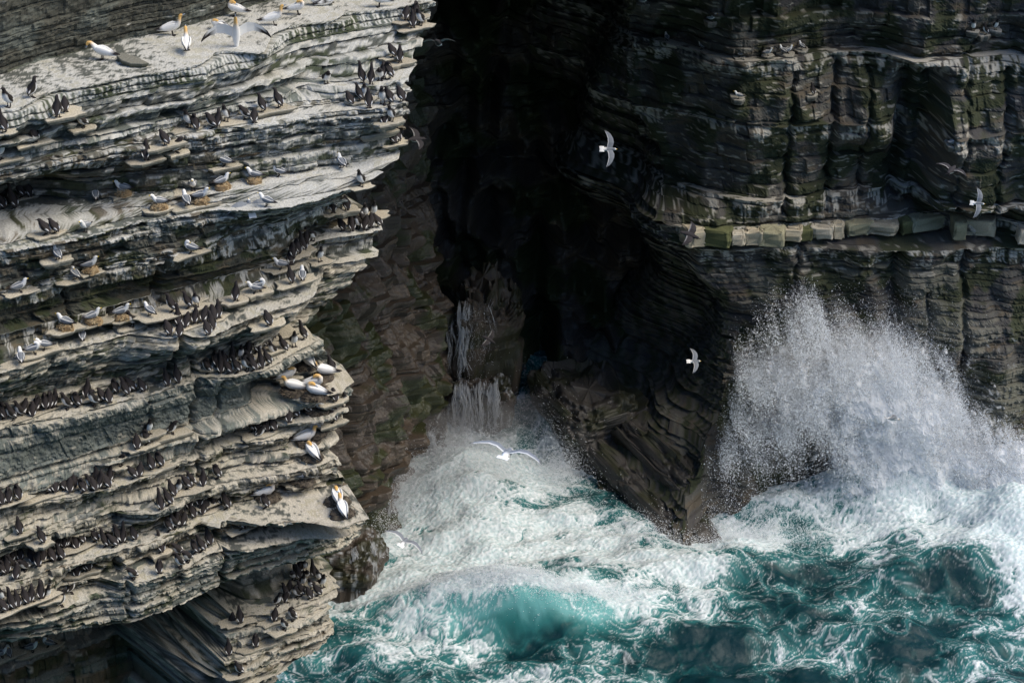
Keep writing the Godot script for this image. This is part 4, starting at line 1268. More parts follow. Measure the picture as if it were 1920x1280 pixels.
const BIRDS := [
	["guillemot", "upright", -10.84, 25.78, -38.38, 1.15, "sideways guillemot, first from the left on the broken steps under the gannet terrace", 0],
	["guillemot", "stretched", -10.59, 26.60, -37.84, 3.95, "dark-backed guillemot, second from the left on the broken steps under the gannet terrace", 0],
	["guillemot", "upright", -10.55, 26.99, -38.25, -0.55, "white-fronted guillemot, third from the left on the broken steps under the gannet terrace", 0],
	["guillemot", "upright", -10.18, 26.06, -38.65, -2.34, "sideways guillemot, fourth from the left on the broken steps under the gannet terrace", 0],
	["guillemot", "upright", -10.13, 26.99, -38.89, 2.24, "sideways guillemot, fifth from the left on the broken steps under the gannet terrace", 0],
	["guillemot", "upright", -9.61, 26.63, -38.66, 3.15, "dark-backed guillemot, sixth from the left on the broken steps under the gannet terrace", 0],
	["guillemot", "hunched", -9.52, 26.63, -38.98, 3.37, "dark-backed guillemot, seventh from the left on the broken steps under the gannet terrace", 0],
	["guillemot", "hunched", -9.31, 26.10, -39.41, -1.05, "sideways guillemot, eighth from the left on the broken steps under the gannet terrace", 0],
	["guillemot", "upright", -8.07, 25.15, -39.93, 3.13, "dark-backed guillemot, first from the left in the dark slot beneath the overhanging beds", 1],
	["guillemot", "hunched", -7.70, 25.43, -40.12, 4.12, "dark-backed guillemot, second from the left in the dark slot beneath the overhanging beds", 1],
	["guillemot", "hunched", -7.44, 25.16, -40.36, 2.05, "sideways guillemot, third from the left in the dark slot beneath the overhanging beds", 1],
	["guillemot", "upright", -7.27, 25.56, -40.84, -0.54, "white-fronted guillemot, fourth from the left in the dark slot beneath the overhanging beds", 1],
	["guillemot", "preen", -7.11, 25.51, -40.81, 3.79, "dark-backed guillemot, fifth from the left in the dark slot beneath the overhanging beds", 1],
	["guillemot", "hunched", -6.77, 25.51, -40.95, 4.33, "dark-backed guillemot, sixth from the left in the dark slot beneath the overhanging beds", 1],
	["guillemot", "upright", -6.60, 25.51, -41.01, 2.93, "dark-backed guillemot, seventh from the left in the dark slot beneath the overhanging beds", 1],
	["guillemot", "upright", -6.48, 25.56, -41.23, -0.26, "white-fronted guillemot, eighth from the left in the dark slot beneath the overhanging beds", 1],
	["guillemot", "hunched", -6.08, 25.56, -41.39, -1.56, "sideways guillemot, ninth from the left in the dark slot beneath the overhanging beds", 1],
	["guillemot", "hunched", -5.83, 25.51, -41.30, 3.19, "dark-backed guillemot, tenth from the left in the dark slot beneath the overhanging beds", 1],
	["guillemot", "upright", -5.71, 25.65, -41.65, -2.23, "sideways guillemot, eleventh from the left in the dark slot beneath the overhanging beds", 1],
	["guillemot", "upright", -5.37, 25.65, -41.92, 4.14, "dark-backed guillemot, twelfth from the left in the dark slot beneath the overhanging beds", 1],
	["guillemot", "hunched", -4.32, 25.83, -43.02, 0.65, "white-fronted guillemot, first from the left on the upper ledges of the headland corner", 2],
	["guillemot", "hunched", -3.77, 25.51, -42.46, 3.92, "dark-backed guillemot, second from the left on the upper ledges of the headland corner", 2],
	["guillemot", "upright", -3.56, 25.58, -42.57, 4.15, "dark-backed guillemot, third from the left on the upper ledges of the headland corner", 2],
	["guillemot", "upright", -3.52, 23.80, -41.66, -0.49, "white-fronted guillemot, fourth from the left on the upper ledges of the headland corner", 2],
	["guillemot", "stretched", -3.53, 25.83, -43.10, 3.75, "dark-backed guillemot, fifth from the left on the upper ledges of the headland corner", 2],
	["guillemot", "upright", -3.42, 25.58, -42.63, -0.08, "white-fronted guillemot, sixth from the left on the upper ledges of the headland corner", 2],
	["guillemot", "upright", -3.31, 25.51, -42.28, 3.28, "dark-backed guillemot, seventh from the left on the upper ledges of the headland corner", 2],
	["guillemot", "stretched", -3.28, 25.83, -43.00, 2.92, "dark-backed guillemot, eighth from the left on the upper ledges of the headland corner", 2],
	["guillemot", "hunched", -3.13, 24.74, -42.72, -1.37, "sideways guillemot, ninth from the left on the upper ledges of the headland corner", 2],
	["guillemot", "hunched", -3.10, 25.83, -43.22, 0.03, "white-fronted guillemot, tenth from the left on the upper ledges of the headland corner", 2],
	["guillemot", "upright", -3.01, 25.51, -42.50, -0.05, "white-fronted guillemot, eleventh from the left on the upper ledges of the headland corner", 2],
	["guillemot", "preen", -3.01, 25.83, -43.37, 3.02, "dark-backed guillemot, twelfth from the left on the upper ledges of the headland corner", 2],
	["guillemot", "stretched", -2.96, 25.04, -42.39, 3.10, "dark-backed guillemot, thirteenth from the left on the upper ledges of the headland corner", 2],
	["guillemot", "preen", -2.92, 25.83, -43.37, 4.25, "dark-backed guillemot, fourteenth from the left on the upper ledges of the headland corner", 2],
	["guillemot", "hunched", -2.86, 25.51, -42.68, -1.36, "sideways guillemot, fifteenth from the left on the upper ledges of the headland corner", 2],
	["guillemot", "upright", -2.82, 25.15, -42.34, -0.51, "white-fronted guillemot, sixteenth from the left on the upper ledges of the headland corner", 2],
	["guillemot", "hunched", -2.87, 26.09, -44.19, 3.99, "dark-backed guillemot, seventeenth from the left on the upper ledges of the headland corner", 2],
	["guillemot", "hunched", -2.84, 24.35, -42.99, 3.81, "dark-backed guillemot, eighteenth from the left on the upper ledges of the headland corner", 2],
	["guillemot", "upright", -2.87, 25.51, -42.52, 4.24, "dark-backed guillemot, nineteenth from the left on the upper ledges of the headland corner", 2],
	["guillemot", "preen", -2.76, 24.35, -43.07, 4.13, "dark-backed guillemot, twentieth from the left on the upper ledges of the headland corner", 2],
	["guillemot", "upright", -2.67, 25.97, -44.15, 3.16, "dark-backed guillemot, twenty-first from the left on the upper ledges of the headland corner", 2],
	["guillemot", "hunched", -2.60, 25.51, -42.71, 3.78, "dark-backed guillemot, twenty-second from the left on the upper ledges of the headland corner", 2],
	["guillemot", "hunched", -2.55, 26.67, -45.25, 2.99, "dark-backed guillemot, first from the left at the very top outer edge of the cliff", 3],
	["guillemot", "upright", -2.40, 26.50, -45.18, 3.26, "dark-backed guillemot, second from the left at the very top outer edge of the cliff", 3],
	["guillemot", "preen", -2.33, 26.67, -45.50, 2.86, "dark-backed guillemot, third from the left at the very top outer edge of the cliff", 3],
	["guillemot", "upright", -2.25, 26.50, -45.33, -0.67, "white-fronted guillemot, fourth from the left at the very top outer edge of the cliff", 3],
	["guillemot", "hunched", -11.37, 24.07, -39.71, 3.97, "dark-backed guillemot, first from the left on the ledge level with the straw nests", 4],
	["guillemot", "hunched", -11.36, 24.10, -40.11, 2.82, "dark-backed guillemot, second from the left on the ledge level with the straw nests", 4],
	["guillemot", "hunched", -11.25, 24.07, -40.01, 3.31, "dark-backed guillemot, third from the left on the ledge level with the straw nests", 4],
	["guillemot", "stretched", -11.12, 24.07, -39.76, 4.03, "dark-backed guillemot, fourth from the left on the ledge level with the straw nests", 4],
	["guillemot", "upright", -11.08, 24.10, -40.30, 4.17, "dark-backed guillemot, fifth from the left on the ledge level with the straw nests", 4],
	["guillemot", "upright", -10.91, 24.07, -40.38, 3.88, "dark-backed guillemot, sixth from the left on the ledge level with the straw nests", 4],
	["guillemot", "hunched", -10.22, 23.89, -38.71, -1.90, "sideways guillemot, first from the left on the whitewashed shelf near a kittiwake", 5],
	["guillemot", "hunched", -10.03, 23.89, -38.80, 4.22, "dark-backed guillemot, second from the left on the whitewashed shelf near a kittiwake", 5],
	["guillemot", "upright", -8.74, 21.15, -39.68, -0.58, "white-fronted guillemot, first from the left on the cream ledge under the dark massive bed", 6],
	["guillemot", "hunched", -7.85, 21.08, -39.42, 3.75, "dark-backed guillemot, second from the left on the cream ledge under the dark massive bed", 6],
	["guillemot", "upright", -7.85, 21.41, -39.95, -1.84, "sideways guillemot, third from the left on the cream ledge under the dark massive bed", 6],
	["guillemot", "stretched", -7.67, 21.12, -39.83, 3.37, "dark-backed guillemot, fourth from the left on the cream ledge under the dark massive bed", 6],
	["guillemot", "hunched", -7.56, 21.08, -39.35, 3.06, "dark-backed guillemot, fifth from the left on the cream ledge under the dark massive bed", 6],
	["guillemot", "upright", -7.50, 21.41, -40.13, 4.39, "dark-backed guillemot, sixth from the left on the cream ledge under the dark massive bed", 6],
	["guillemot", "hunched", -7.46, 21.08, -39.82, 2.95, "dark-backed guillemot, seventh from the left on the cream ledge under the dark massive bed", 6],
	["guillemot", "upright", -7.30, 21.41, -40.19, -0.12, "white-fronted guillemot, eighth from the left on the cream ledge under the dark massive bed", 6],
	["guillemot", "upright", -7.28, 21.12, -39.94, 2.97, "dark-backed guillemot, ninth from the left on the cream ledge under the dark massive bed", 6],
	["guillemot", "hunched", -7.08, 21.12, -40.04, 2.88, "dark-backed guillemot, tenth from the left on the cream ledge under the dark massive bed", 6],
	["guillemot", "hunched", -6.96, 21.08, -39.44, 3.74, "dark-backed guillemot, eleventh from the left on the cream ledge under the dark massive bed", 6],
	["guillemot", "upright", -6.90, 21.08, -39.69, 3.76, "dark-backed guillemot, twelfth from the left on the cream ledge under the dark massive bed", 6],
	["guillemot", "hunched", -6.91, 21.12, -40.14, 3.58, "dark-backed guillemot, thirteenth from the left on the cream ledge under the dark massive bed", 6],
	["guillemot", "upright", -6.80, 21.12, -40.22, 3.31, "dark-backed guillemot, fourteenth from the left on the cream ledge under the dark massive bed", 6],
	["guillemot", "upright", -6.42, 21.38, -40.61, 2.99, "dark-backed guillemot, fifteenth from the left on the cream ledge under the dark massive bed", 6],
	["guillemot", "stretched", -4.34, 22.45, -43.28, 3.26, "dark-backed guillemot, first from the left on the outlying shelf behind the headland", 7],
	["guillemot", "hunched", -4.23, 21.67, -43.96, 3.83, "dark-backed guillemot, second from the left on the outlying shelf behind the headland", 7],
	["guillemot", "hunched", -4.06, 22.34, -43.70, 3.56, "dark-backed guillemot, third from the left on the outlying shelf behind the headland", 7],
	["guillemot", "stretched", -3.98, 21.67, -43.96, 3.49, "dark-backed guillemot, fourth from the left on the outlying shelf behind the headland", 7],
	["guillemot", "upright", -3.85, 21.67, -44.06, -0.74, "white-fronted guillemot, fifth from the left on the outlying shelf behind the headland", 7],
	["guillemot", "hunched", -3.80, 21.75, -44.49, -0.09, "white-fronted guillemot, sixth from the left on the outlying shelf behind the headland", 7],
	["guillemot", "hunched", -3.71, 21.67, -44.32, 4.21, "dark-backed guillemot, seventh from the left on the outlying shelf behind the headland", 7],
	["guillemot", "upright", -3.67, 21.75, -44.56, -0.00, "white-fronted guillemot, eighth from the left on the outlying shelf behind the headland", 7],
	["guillemot", "hunched", -3.62, 21.67, -44.03, 2.85, "dark-backed guillemot, ninth from the left on the outlying shelf behind the headland", 7],
	["guillemot", "hunched", -3.50, 21.67, -44.16, 3.18, "dark-backed guillemot, tenth from the left on the outlying shelf behind the headland", 7],
	["guillemot", "upright", -3.46, 21.75, -44.62, 0.44, "white-fronted guillemot, eleventh from the left on the outlying shelf behind the headland", 7],
	["guillemot", "hunched", -3.37, 21.67, -44.22, 4.18, "dark-backed guillemot, twelfth from the left on the outlying shelf behind the headland", 7],
	["guillemot", "hunched", -5.30, 21.57, -42.19, 3.31, "dark-backed guillemot, first from the left down the pale rib of the headland", 8],
	["guillemot", "upright", -5.25, 21.39, -41.53, 3.70, "dark-backed guillemot, second from the left down the pale rib of the headland", 8],
	["guillemot", "preen", -5.25, 21.74, -42.23, 3.44, "dark-backed guillemot, third from the left down the pale rib of the headland", 8],
	["guillemot", "preen", -5.17, 21.74, -42.43, 3.84, "dark-backed guillemot, fourth from the left down the pale rib of the headland", 8],
	["guillemot", "stretched", -5.08, 21.66, -42.77, 3.98, "dark-backed guillemot, fifth from the left down the pale rib of the headland", 8],
	["guillemot", "stretched", -5.02, 21.67, -43.18, 3.41, "dark-backed guillemot, sixth from the left down the pale rib of the headland", 8],
	["guillemot", "hunched", -4.90, 21.67, -43.35, -0.46, "white-fronted guillemot, seventh from the left down the pale rib of the headland", 8],
	["guillemot", "upright", -4.65, 21.37, -42.78, 0.64, "white-fronted guillemot, eighth from the left down the pale rib of the headland", 8],
	["guillemot", "preen", -7.24, 19.50, -40.53, -1.83, "sideways guillemot, first from the left in the crowd below the pale rib", 9],
	["guillemot", "preen", -7.03, 19.62, -40.65, 3.55, "dark-backed guillemot, second from the left in the crowd below the pale rib", 9],
	["guillemot", "stretched", -6.90, 19.50, -40.55, 3.30, "dark-backed guillemot, third from the left in the crowd below the pale rib", 9],
	["guillemot", "preen", -6.85, 19.62, -40.72, 3.64, "dark-backed guillemot, fourth from the left in the crowd below the pale rib", 9],
	["guillemot", "hunched", -6.74, 19.50, -40.53, 4.07, "dark-backed guillemot, fifth from the left in the crowd below the pale rib", 9],
	["guillemot", "stretched", -6.64, 19.62, -40.84, 3.33, "dark-backed guillemot, sixth from the left in the crowd below the pale rib", 9],
	["guillemot", "upright", -6.55, 19.50, -40.55, 4.32, "dark-backed guillemot, seventh from the left in the crowd below the pale rib", 9],
	["guillemot", "upright", -6.47, 19.62, -40.99, 0.57, "white-fronted guillemot, eighth from the left in the crowd below the pale rib", 9],
	["guillemot", "preen", -6.33, 19.50, -40.63, -0.83, "sideways guillemot, ninth from the left in the crowd below the pale rib", 9],
	["guillemot", "stretched", -6.30, 19.62, -41.18, 3.10, "dark-backed guillemot, tenth from the left in the crowd below the pale rib", 9],
	["guillemot", "hunched", -6.29, 19.50, -40.99, 4.23, "dark-backed guillemot, eleventh from the left in the crowd below the pale rib", 9],
	["guillemot", "hunched", -6.17, 19.50, -40.67, 4.02, "dark-backed guillemot, twelfth from the left in the crowd below the pale rib", 9],
	["guillemot", "upright", -6.16, 19.62, -41.36, 3.86, "dark-backed guillemot, thirteenth from the left in the crowd below the pale rib", 9],
	["guillemot", "hunched", -6.13, 19.62, -41.41, 0.59, "white-fronted guillemot, fourteenth from the left in the crowd below the pale rib", 9],
	["guillemot", "hunched", -6.07, 20.00, -41.50, 0.22, "white-fronted guillemot, fifteenth from the left in the crowd below the pale rib", 9],
	["guillemot", "stretched", -5.98, 19.50, -40.80, 3.55, "dark-backed guillemot, sixteenth from the left in the crowd below the pale rib", 9],
	["guillemot", "hunched", -6.03, 19.62, -41.64, 4.28, "dark-backed guillemot, seventeenth from the left in the crowd below the pale rib", 9],
	["guillemot", "upright", -5.99, 19.62, -41.78, 0.48, "white-fronted guillemot, eighteenth from the left in the crowd below the pale rib", 9],
	["guillemot", "upright", -5.86, 19.50, -40.96, 4.27, "dark-backed guillemot, nineteenth from the left in the crowd below the pale rib", 9],
	["guillemot", "hunched", -5.70, 20.83, -40.41, 3.77, "dark-backed guillemot, twentieth from the left in the crowd below the pale rib", 9],
	["guillemot", "stretched", -5.89, 19.50, -41.97, 2.98, "dark-backed guillemot, twenty-first from the left in the crowd below the pale rib", 9],
	["guillemot", "upright", -5.88, 19.60, -42.13, 4.20, "dark-backed guillemot, twenty-second from the left in the crowd below the pale rib", 9],
	["guillemot", "upright", -5.79, 19.50, -41.43, -0.71, "white-fronted guillemot, twenty-third from the left in the crowd below the pale rib", 9],
	["guillemot", "upright", -5.77, 19.60, -42.42, 3.05, "dark-backed guillemot, twenty-fourth from the left in the crowd below the pale rib", 9],
	["guillemot", "upright", -5.55, 19.50, -41.63, -1.84, "sideways guillemot, twenty-fifth from the left in the crowd below the pale rib", 9],
	["guillemot", "upright", -5.29, 19.50, -41.88, 0.44, "white-fronted guillemot, twenty-sixth from the left in the crowd below the pale rib", 9],
	["guillemot", "stretched", -5.14, 19.50, -42.31, 4.26, "dark-backed guillemot, twenty-seventh from the left in the crowd below the pale rib", 9],
	["guillemot", "upright", -4.55, 18.24, -42.96, -2.33, "sideways guillemot, twenty-eighth from the left in the crowd below the pale rib", 9],
	["guillemot", "preen", -11.54, 19.53, -38.28, 3.90, "dark-backed guillemot, first from the left in the long row above the smooth grey wall", 10],
	["guillemot", "upright", -11.36, 19.50, -38.26, -1.47, "sideways guillemot, second from the left in the long row above the smooth grey wall", 10],
	["guillemot", "upright", -11.19, 19.50, -38.38, -1.13, "sideways guillemot, third from the left in the long row above the smooth grey wall", 10],
	["guillemot", "hunched", -11.07, 19.55, -38.51, 2.92, "dark-backed guillemot, fourth from the left in the long row above the smooth grey wall", 10],
	["guillemot", "hunched", -10.89, 19.50, -38.46, 3.27, "dark-backed guillemot, fifth from the left in the long row above the smooth grey wall", 10],
	["guillemot", "preen", -10.81, 19.55, -38.65, 2.93, "dark-backed guillemot, sixth from the left in the long row above the smooth grey wall", 10],
	["guillemot", "preen", -10.66, 19.55, -38.72, 3.40, "dark-backed guillemot, seventh from the left in the long row above the smooth grey wall", 10],
	["guillemot", "preen", -10.55, 19.55, -38.77, 3.17, "dark-backed guillemot, eighth from the left in the long row above the smooth grey wall", 10],
	["guillemot", "upright", -10.45, 19.55, -38.82, 2.94, "dark-backed guillemot, ninth from the left in the long row above the smooth grey wall", 10],
	["guillemot", "upright", -10.21, 19.50, -38.76, -1.09, "sideways guillemot, tenth from the left in the long row above the smooth grey wall", 10],
	["guillemot", "preen", -10.00, 19.50, -38.88, 4.39, "dark-backed guillemot, eleventh from the left in the long row above the smooth grey wall", 10],
	["guillemot", "upright", -9.77, 19.59, -39.18, 2.90, "dark-backed guillemot, twelfth from the left in the long row above the smooth grey wall", 10],
	["guillemot", "preen", -9.62, 19.50, -38.90, -0.88, "sideways guillemot, thirteenth from the left in the long row above the smooth grey wall", 10],
	["guillemot", "hunched", -9.47, 19.50, -39.16, -2.18, "sideways guillemot, fourteenth from the left in the long row above the smooth grey wall", 10],
	["guillemot", "hunched", -9.28, 19.50, -39.10, 3.39, "dark-backed guillemot, fifteenth from the left in the long row above the smooth grey wall", 10],
	["guillemot", "preen", -9.23, 19.52, -39.51, 3.92, "dark-backed guillemot, sixteenth from the left in the long row above the smooth grey wall", 10],
	["guillemot", "upright", -8.99, 19.50, -39.44, 4.17, "dark-backed guillemot, seventeenth from the left in the long row above the smooth grey wall", 10],
	["guillemot", "hunched", -8.90, 19.50, -39.63, 4.35, "dark-backed guillemot, eighteenth from the left in the long row above the smooth grey wall", 10],
	["guillemot", "hunched", -8.63, 19.50, -39.63, -2.36, "sideways guillemot, nineteenth from the left in the long row above the smooth grey wall", 10],
	["guillemot", "upright", -8.09, 19.50, -39.91, 3.66, "dark-backed guillemot, twentieth from the left in the long row above the smooth grey wall", 10],
	["guillemot", "upright", -7.86, 19.50, -40.05, 3.57, "dark-backed guillemot, twenty-first from the left in the long row above the smooth grey wall", 10],
	["guillemot", "hunched", -9.19, 17.70, -39.28, 1.16, "sideways guillemot, first from the left on the little steps across the smooth grey wall", 11],
	["guillemot", "hunched", -8.82, 18.08, -39.44, 3.36, "dark-backed guillemot, second from the left on the little steps across the smooth grey wall", 11],
	["guillemot", "preen", -8.65, 18.08, -39.63, 4.37, "dark-backed guillemot, third from the left on the little steps across the smooth grey wall", 11],
	["guillemot", "upright", -8.55, 18.30, -39.70, 0.77, "sideways guillemot, fourth from the left on the little steps across the smooth grey wall", 11],
	["guillemot", "hunched", -8.08, 18.08, -40.14, 1.75, "sideways guillemot, fifth from the left on the little steps across the smooth grey wall", 11],
	["guillemot", "upright", -11.65, 17.65, -37.64, 3.66, "dark-backed guillemot, first from the left along the foot of the smooth grey wall", 12],
	["guillemot", "preen", -11.49, 17.65, -37.74, 3.28, "dark-backed guillemot, second from the left along the foot of the smooth grey wall", 12],
	["guillemot", "preen", -11.32, 17.65, -37.86, 3.77, "dark-backed guillemot, third from the left along the foot of the smooth grey wall", 12],
	["guillemot", "upright", -11.22, 17.43, -38.31, -2.15, "sideways guillemot, fourth from the left along the foot of the smooth grey wall", 12],
	["guillemot", "hunched", -10.82, 17.43, -38.50, 4.37, "dark-backed guillemot, fifth from the left along the foot of the smooth grey wall", 12],
	["guillemot", "hunched", -10.64, 17.43, -38.57, 3.49, "dark-backed guillemot, sixth from the left along the foot of the smooth grey wall", 12],
	["guillemot", "hunched", -10.47, 17.43, -38.65, 3.87, "dark-backed guillemot, seventh from the left along the foot of the smooth grey wall", 12],
	["guillemot", "hunched", -10.30, 17.38, -38.65, 3.25, "dark-backed guillemot, eighth from the left along the foot of the smooth grey wall", 12],
	["guillemot", "upright", -10.24, 17.43, -38.76, 3.71, "dark-backed guillemot, ninth from the left along the foot of the smooth grey wall", 12],
	["guillemot", "preen", -10.03, 17.38, -38.60, 4.20, "dark-backed guillemot, tenth from the left along the foot of the smooth grey wall", 12],
	["guillemot", "upright", -9.87, 17.38, -38.73, -1.34, "sideways guillemot, eleventh from the left along the foot of the smooth grey wall", 12],
	["guillemot", "hunched", -9.78, 17.38, -38.70, 3.84, "dark-backed guillemot, twelfth from the left along the foot of the smooth grey wall", 12],
	["guillemot", "upright", -9.74, 17.42, -38.97, 3.27, "dark-backed guillemot, thirteenth from the left along the foot of the smooth grey wall", 12],
	["guillemot", "upright", -9.61, 17.38, -38.80, 2.82, "dark-backed guillemot, fourteenth from the left along the foot of the smooth grey wall", 12],
	["guillemot", "hunched", -9.51, 17.38, -38.82, 4.08, "dark-backed guillemot, fifteenth from the left along the foot of the smooth grey wall", 12],
	["guillemot", "upright", -9.44, 17.38, -39.11, 3.08, "dark-backed guillemot, sixteenth from the left along the foot of the smooth grey wall", 12],
	["guillemot", "hunched", -8.97, 17.38, -39.23, 4.38, "dark-backed guillemot, seventeenth from the left along the foot of the smooth grey wall", 12],
	["guillemot", "hunched", -8.78, 17.38, -39.35, 3.07, "dark-backed guillemot, eighteenth from the left along the foot of the smooth grey wall", 12],
	["guillemot", "upright", -8.58, 17.42, -39.59, 3.78, "dark-backed guillemot, nineteenth from the left along the foot of the smooth grey wall", 12],
	["guillemot", "preen", -8.41, 17.42, -39.70, 4.16, "dark-backed guillemot, twentieth from the left along the foot of the smooth grey wall", 12],
	["guillemot", "hunched", -6.66, 15.34, -40.22, 4.20, "dark-backed guillemot, first from the left among the gannet nests on the headland", 13],
	["guillemot", "preen", -6.08, 15.80, -40.46, 4.23, "dark-backed guillemot, second from the left among the gannet nests on the headland", 13],
	["guillemot", "hunched", -5.46, 17.67, -41.43, 3.15, "dark-backed guillemot, third from the left among the gannet nests on the headland", 13],
	["guillemot", "hunched", -5.38, 17.67, -41.65, -2.00, "sideways guillemot, fourth from the left among the gannet nests on the headland", 13],
	["guillemot", "upright", -5.08, 17.67, -41.84, -1.51, "sideways guillemot, fifth from the left among the gannet nests on the headland", 13],
	["guillemot", "stretched", -4.48, 17.36, -41.96, 4.39, "dark-backed guillemot, sixth from the left among the gannet nests on the headland", 13],
	["guillemot", "hunched", -4.39, 17.96, -41.97, 3.60, "dark-backed guillemot, seventh from the left among the gannet nests on the headland", 13],
	["guillemot", "upright", -4.33, 17.67, -42.36, -0.35, "white-fronted guillemot, eighth from the left among the gannet nests on the headland", 13],
	["guillemot", "upright", -4.17, 17.67, -42.19, 0.14, "white-fronted guillemot, ninth from the left among the gannet nests on the headland", 13],
	["guillemot", "upright", -6.42, 17.45, -41.34, -2.08, "sideways guillemot, first from the left in the small knot beside the branching crack", 14],
	["guillemot", "upright", -6.26, 17.45, -41.35, 3.53, "dark-backed guillemot, second from the left in the small knot beside the branching crack", 14],
	["guillemot", "hunched", -6.14, 17.38, -41.18, 1.75, "sideways guillemot, third from the left in the small knot beside the branching crack", 14],
	["guillemot", "stretched", -6.03, 17.45, -41.38, 3.44, "dark-backed guillemot, fourth from the left in the small knot beside the branching crack", 14],
	["guillemot", "hunched", -5.89, 17.45, -41.41, 3.79, "dark-backed guillemot, fifth from the left in the small knot beside the branching crack", 14],
	["guillemot", "stretched", -8.34, 16.62, -39.09, 3.61, "dark-backed guillemot, first from the left on the steps beside the straight vertical crack", 15],
	["guillemot", "preen", -8.28, 15.80, -39.40, 4.35, "dark-backed guillemot, second from the left on the steps beside the straight vertical crack", 15],
	["guillemot", "upright", -8.20, 16.62, -39.27, 4.26, "dark-backed guillemot, third from the left on the steps beside the straight vertical crack", 15],
	["guillemot", "upright", -8.14, 16.68, -39.57, 4.07, "dark-backed guillemot, fourth from the left on the steps beside the straight vertical crack", 15],
	["guillemot", "stretched", -8.16, 15.80, -39.50, -1.16, "sideways guillemot, fifth from the left on the steps beside the straight vertical crack", 15],
	["guillemot", "stretched", -8.09, 15.80, -39.66, 3.15, "dark-backed guillemot, sixth from the left on the steps beside the straight vertical crack", 15],
	["guillemot", "upright", -8.00, 16.62, -39.75, 0.63, "white-fronted guillemot, seventh from the left on the steps beside the straight vertical crack", 15],
	["guillemot", "hunched", -8.06, 15.84, -39.91, 3.03, "dark-backed guillemot, eighth from the left on the steps beside the straight vertical crack", 15],
	["guillemot", "hunched", -7.92, 15.80, -39.69, 2.90, "dark-backed guillemot, ninth from the left on the steps beside the straight vertical crack", 15],
	["guillemot", "hunched", -7.85, 16.68, -39.93, 4.31, "dark-backed guillemot, tenth from the left on the steps beside the straight vertical crack", 15],
	["guillemot", "upright", -7.86, 15.99, -40.13, 3.43, "dark-backed guillemot, eleventh from the left on the steps beside the straight vertical crack", 15],
	["guillemot", "upright", -7.76, 16.68, -40.03, -1.28, "sideways guillemot, twelfth from the left on the steps beside the straight vertical crack", 15],
	["guillemot", "upright", -7.78, 15.80, -40.00, 3.93, "dark-backed guillemot, thirteenth from the left on the steps beside the straight vertical crack", 15],
	["guillemot", "upright", -7.61, 15.99, -40.27, 3.21, "dark-backed guillemot, fourteenth from the left on the steps beside the straight vertical crack", 15],
	["guillemot", "upright", -7.46, 16.62, -40.15, 3.18, "dark-backed guillemot, fifteenth from the left on the steps beside the straight vertical crack", 15],
	["guillemot", "hunched", -7.53, 15.80, -40.20, 3.12, "dark-backed guillemot, sixteenth from the left on the steps beside the straight vertical crack", 15],
	["guillemot", "hunched", -7.50, 15.84, -40.29, -2.24, "sideways guillemot, seventeenth from the left on the steps beside the straight vertical crack", 15],
	["guillemot", "preen", -7.30, 15.84, -40.46, 2.89, "dark-backed guillemot, eighteenth from the left on the steps beside the straight vertical crack", 15],
	["guillemot", "preen", -7.21, 16.62, -40.49, -1.91, "sideways guillemot, nineteenth from the left on the steps beside the straight vertical crack", 15],
	["guillemot", "preen", -7.20, 15.84, -40.54, 3.91, "dark-backed guillemot, twentieth from the left on the steps beside the straight vertical crack", 15],
	["guillemot", "stretched", -7.03, 15.80, -40.42, -2.13, "sideways guillemot, twenty-first from the left on the steps beside the straight vertical crack", 15],
	["guillemot", "preen", -11.85, 15.80, -37.55, 4.32, "dark-backed guillemot, first from the left in the crowd on the long cream ledge low down", 16],
	["guillemot", "upright", -11.82, 15.87, -37.82, 3.94, "dark-backed guillemot, second from the left in the crowd on the long cream ledge low down", 16],
	["guillemot", "upright", -11.72, 15.80, -37.66, 3.37, "dark-backed guillemot, third from the left in the crowd on the long cream ledge low down", 16],
	["guillemot", "upright", -11.64, 15.80, -37.71, -1.21, "sideways guillemot, fourth from the left in the crowd on the long cream ledge low down", 16],
	["guillemot", "stretched", -11.64, 15.90, -37.95, 3.04, "dark-backed guillemot, fifth from the left in the crowd on the long cream ledge low down", 16],
	["guillemot", "hunched", -11.44, 15.80, -37.40, 3.04, "dark-backed guillemot, sixth from the left in the crowd on the long cream ledge low down", 16],
	["guillemot", "upright", -11.35, 16.81, -37.73, 3.57, "dark-backed guillemot, seventh from the left in the crowd on the long cream ledge low down", 16],
	["guillemot", "hunched", -11.51, 15.90, -38.05, 3.39, "dark-backed guillemot, eighth from the left in the crowd on the long cream ledge low down", 16],
	["guillemot", "hunched", -11.36, 15.80, -37.68, -0.97, "sideways guillemot, ninth from the left in the crowd on the long cream ledge low down", 16],
	["guillemot", "upright", -11.25, 15.80, -38.04, 3.62, "dark-backed guillemot, tenth from the left in the crowd on the long cream ledge low down", 16],
	["guillemot", "stretched", -11.15, 15.90, -38.30, 3.88, "dark-backed guillemot, eleventh from the left in the crowd on the long cream ledge low down", 16],
	["guillemot", "stretched", -11.06, 15.80, -37.91, 3.32, "dark-backed guillemot, twelfth from the left in the crowd on the long cream ledge low down", 16],
	["guillemot", "upright", -10.89, 16.53, -37.76, -2.27, "sideways guillemot, thirteenth from the left in the crowd on the long cream ledge low down", 16],
	["guillemot", "preen", -10.98, 15.80, -38.11, 3.24, "dark-backed guillemot, fourteenth from the left in the crowd on the long cream ledge low down", 16],
	["guillemot", "hunched", -10.80, 15.80, -38.13, -2.34, "sideways guillemot, fifteenth from the left in the crowd on the long cream ledge low down", 16],
	["guillemot", "upright", -10.70, 15.90, -38.51, 2.93, "dark-backed guillemot, sixteenth from the left in the crowd on the long cream ledge low down", 16],
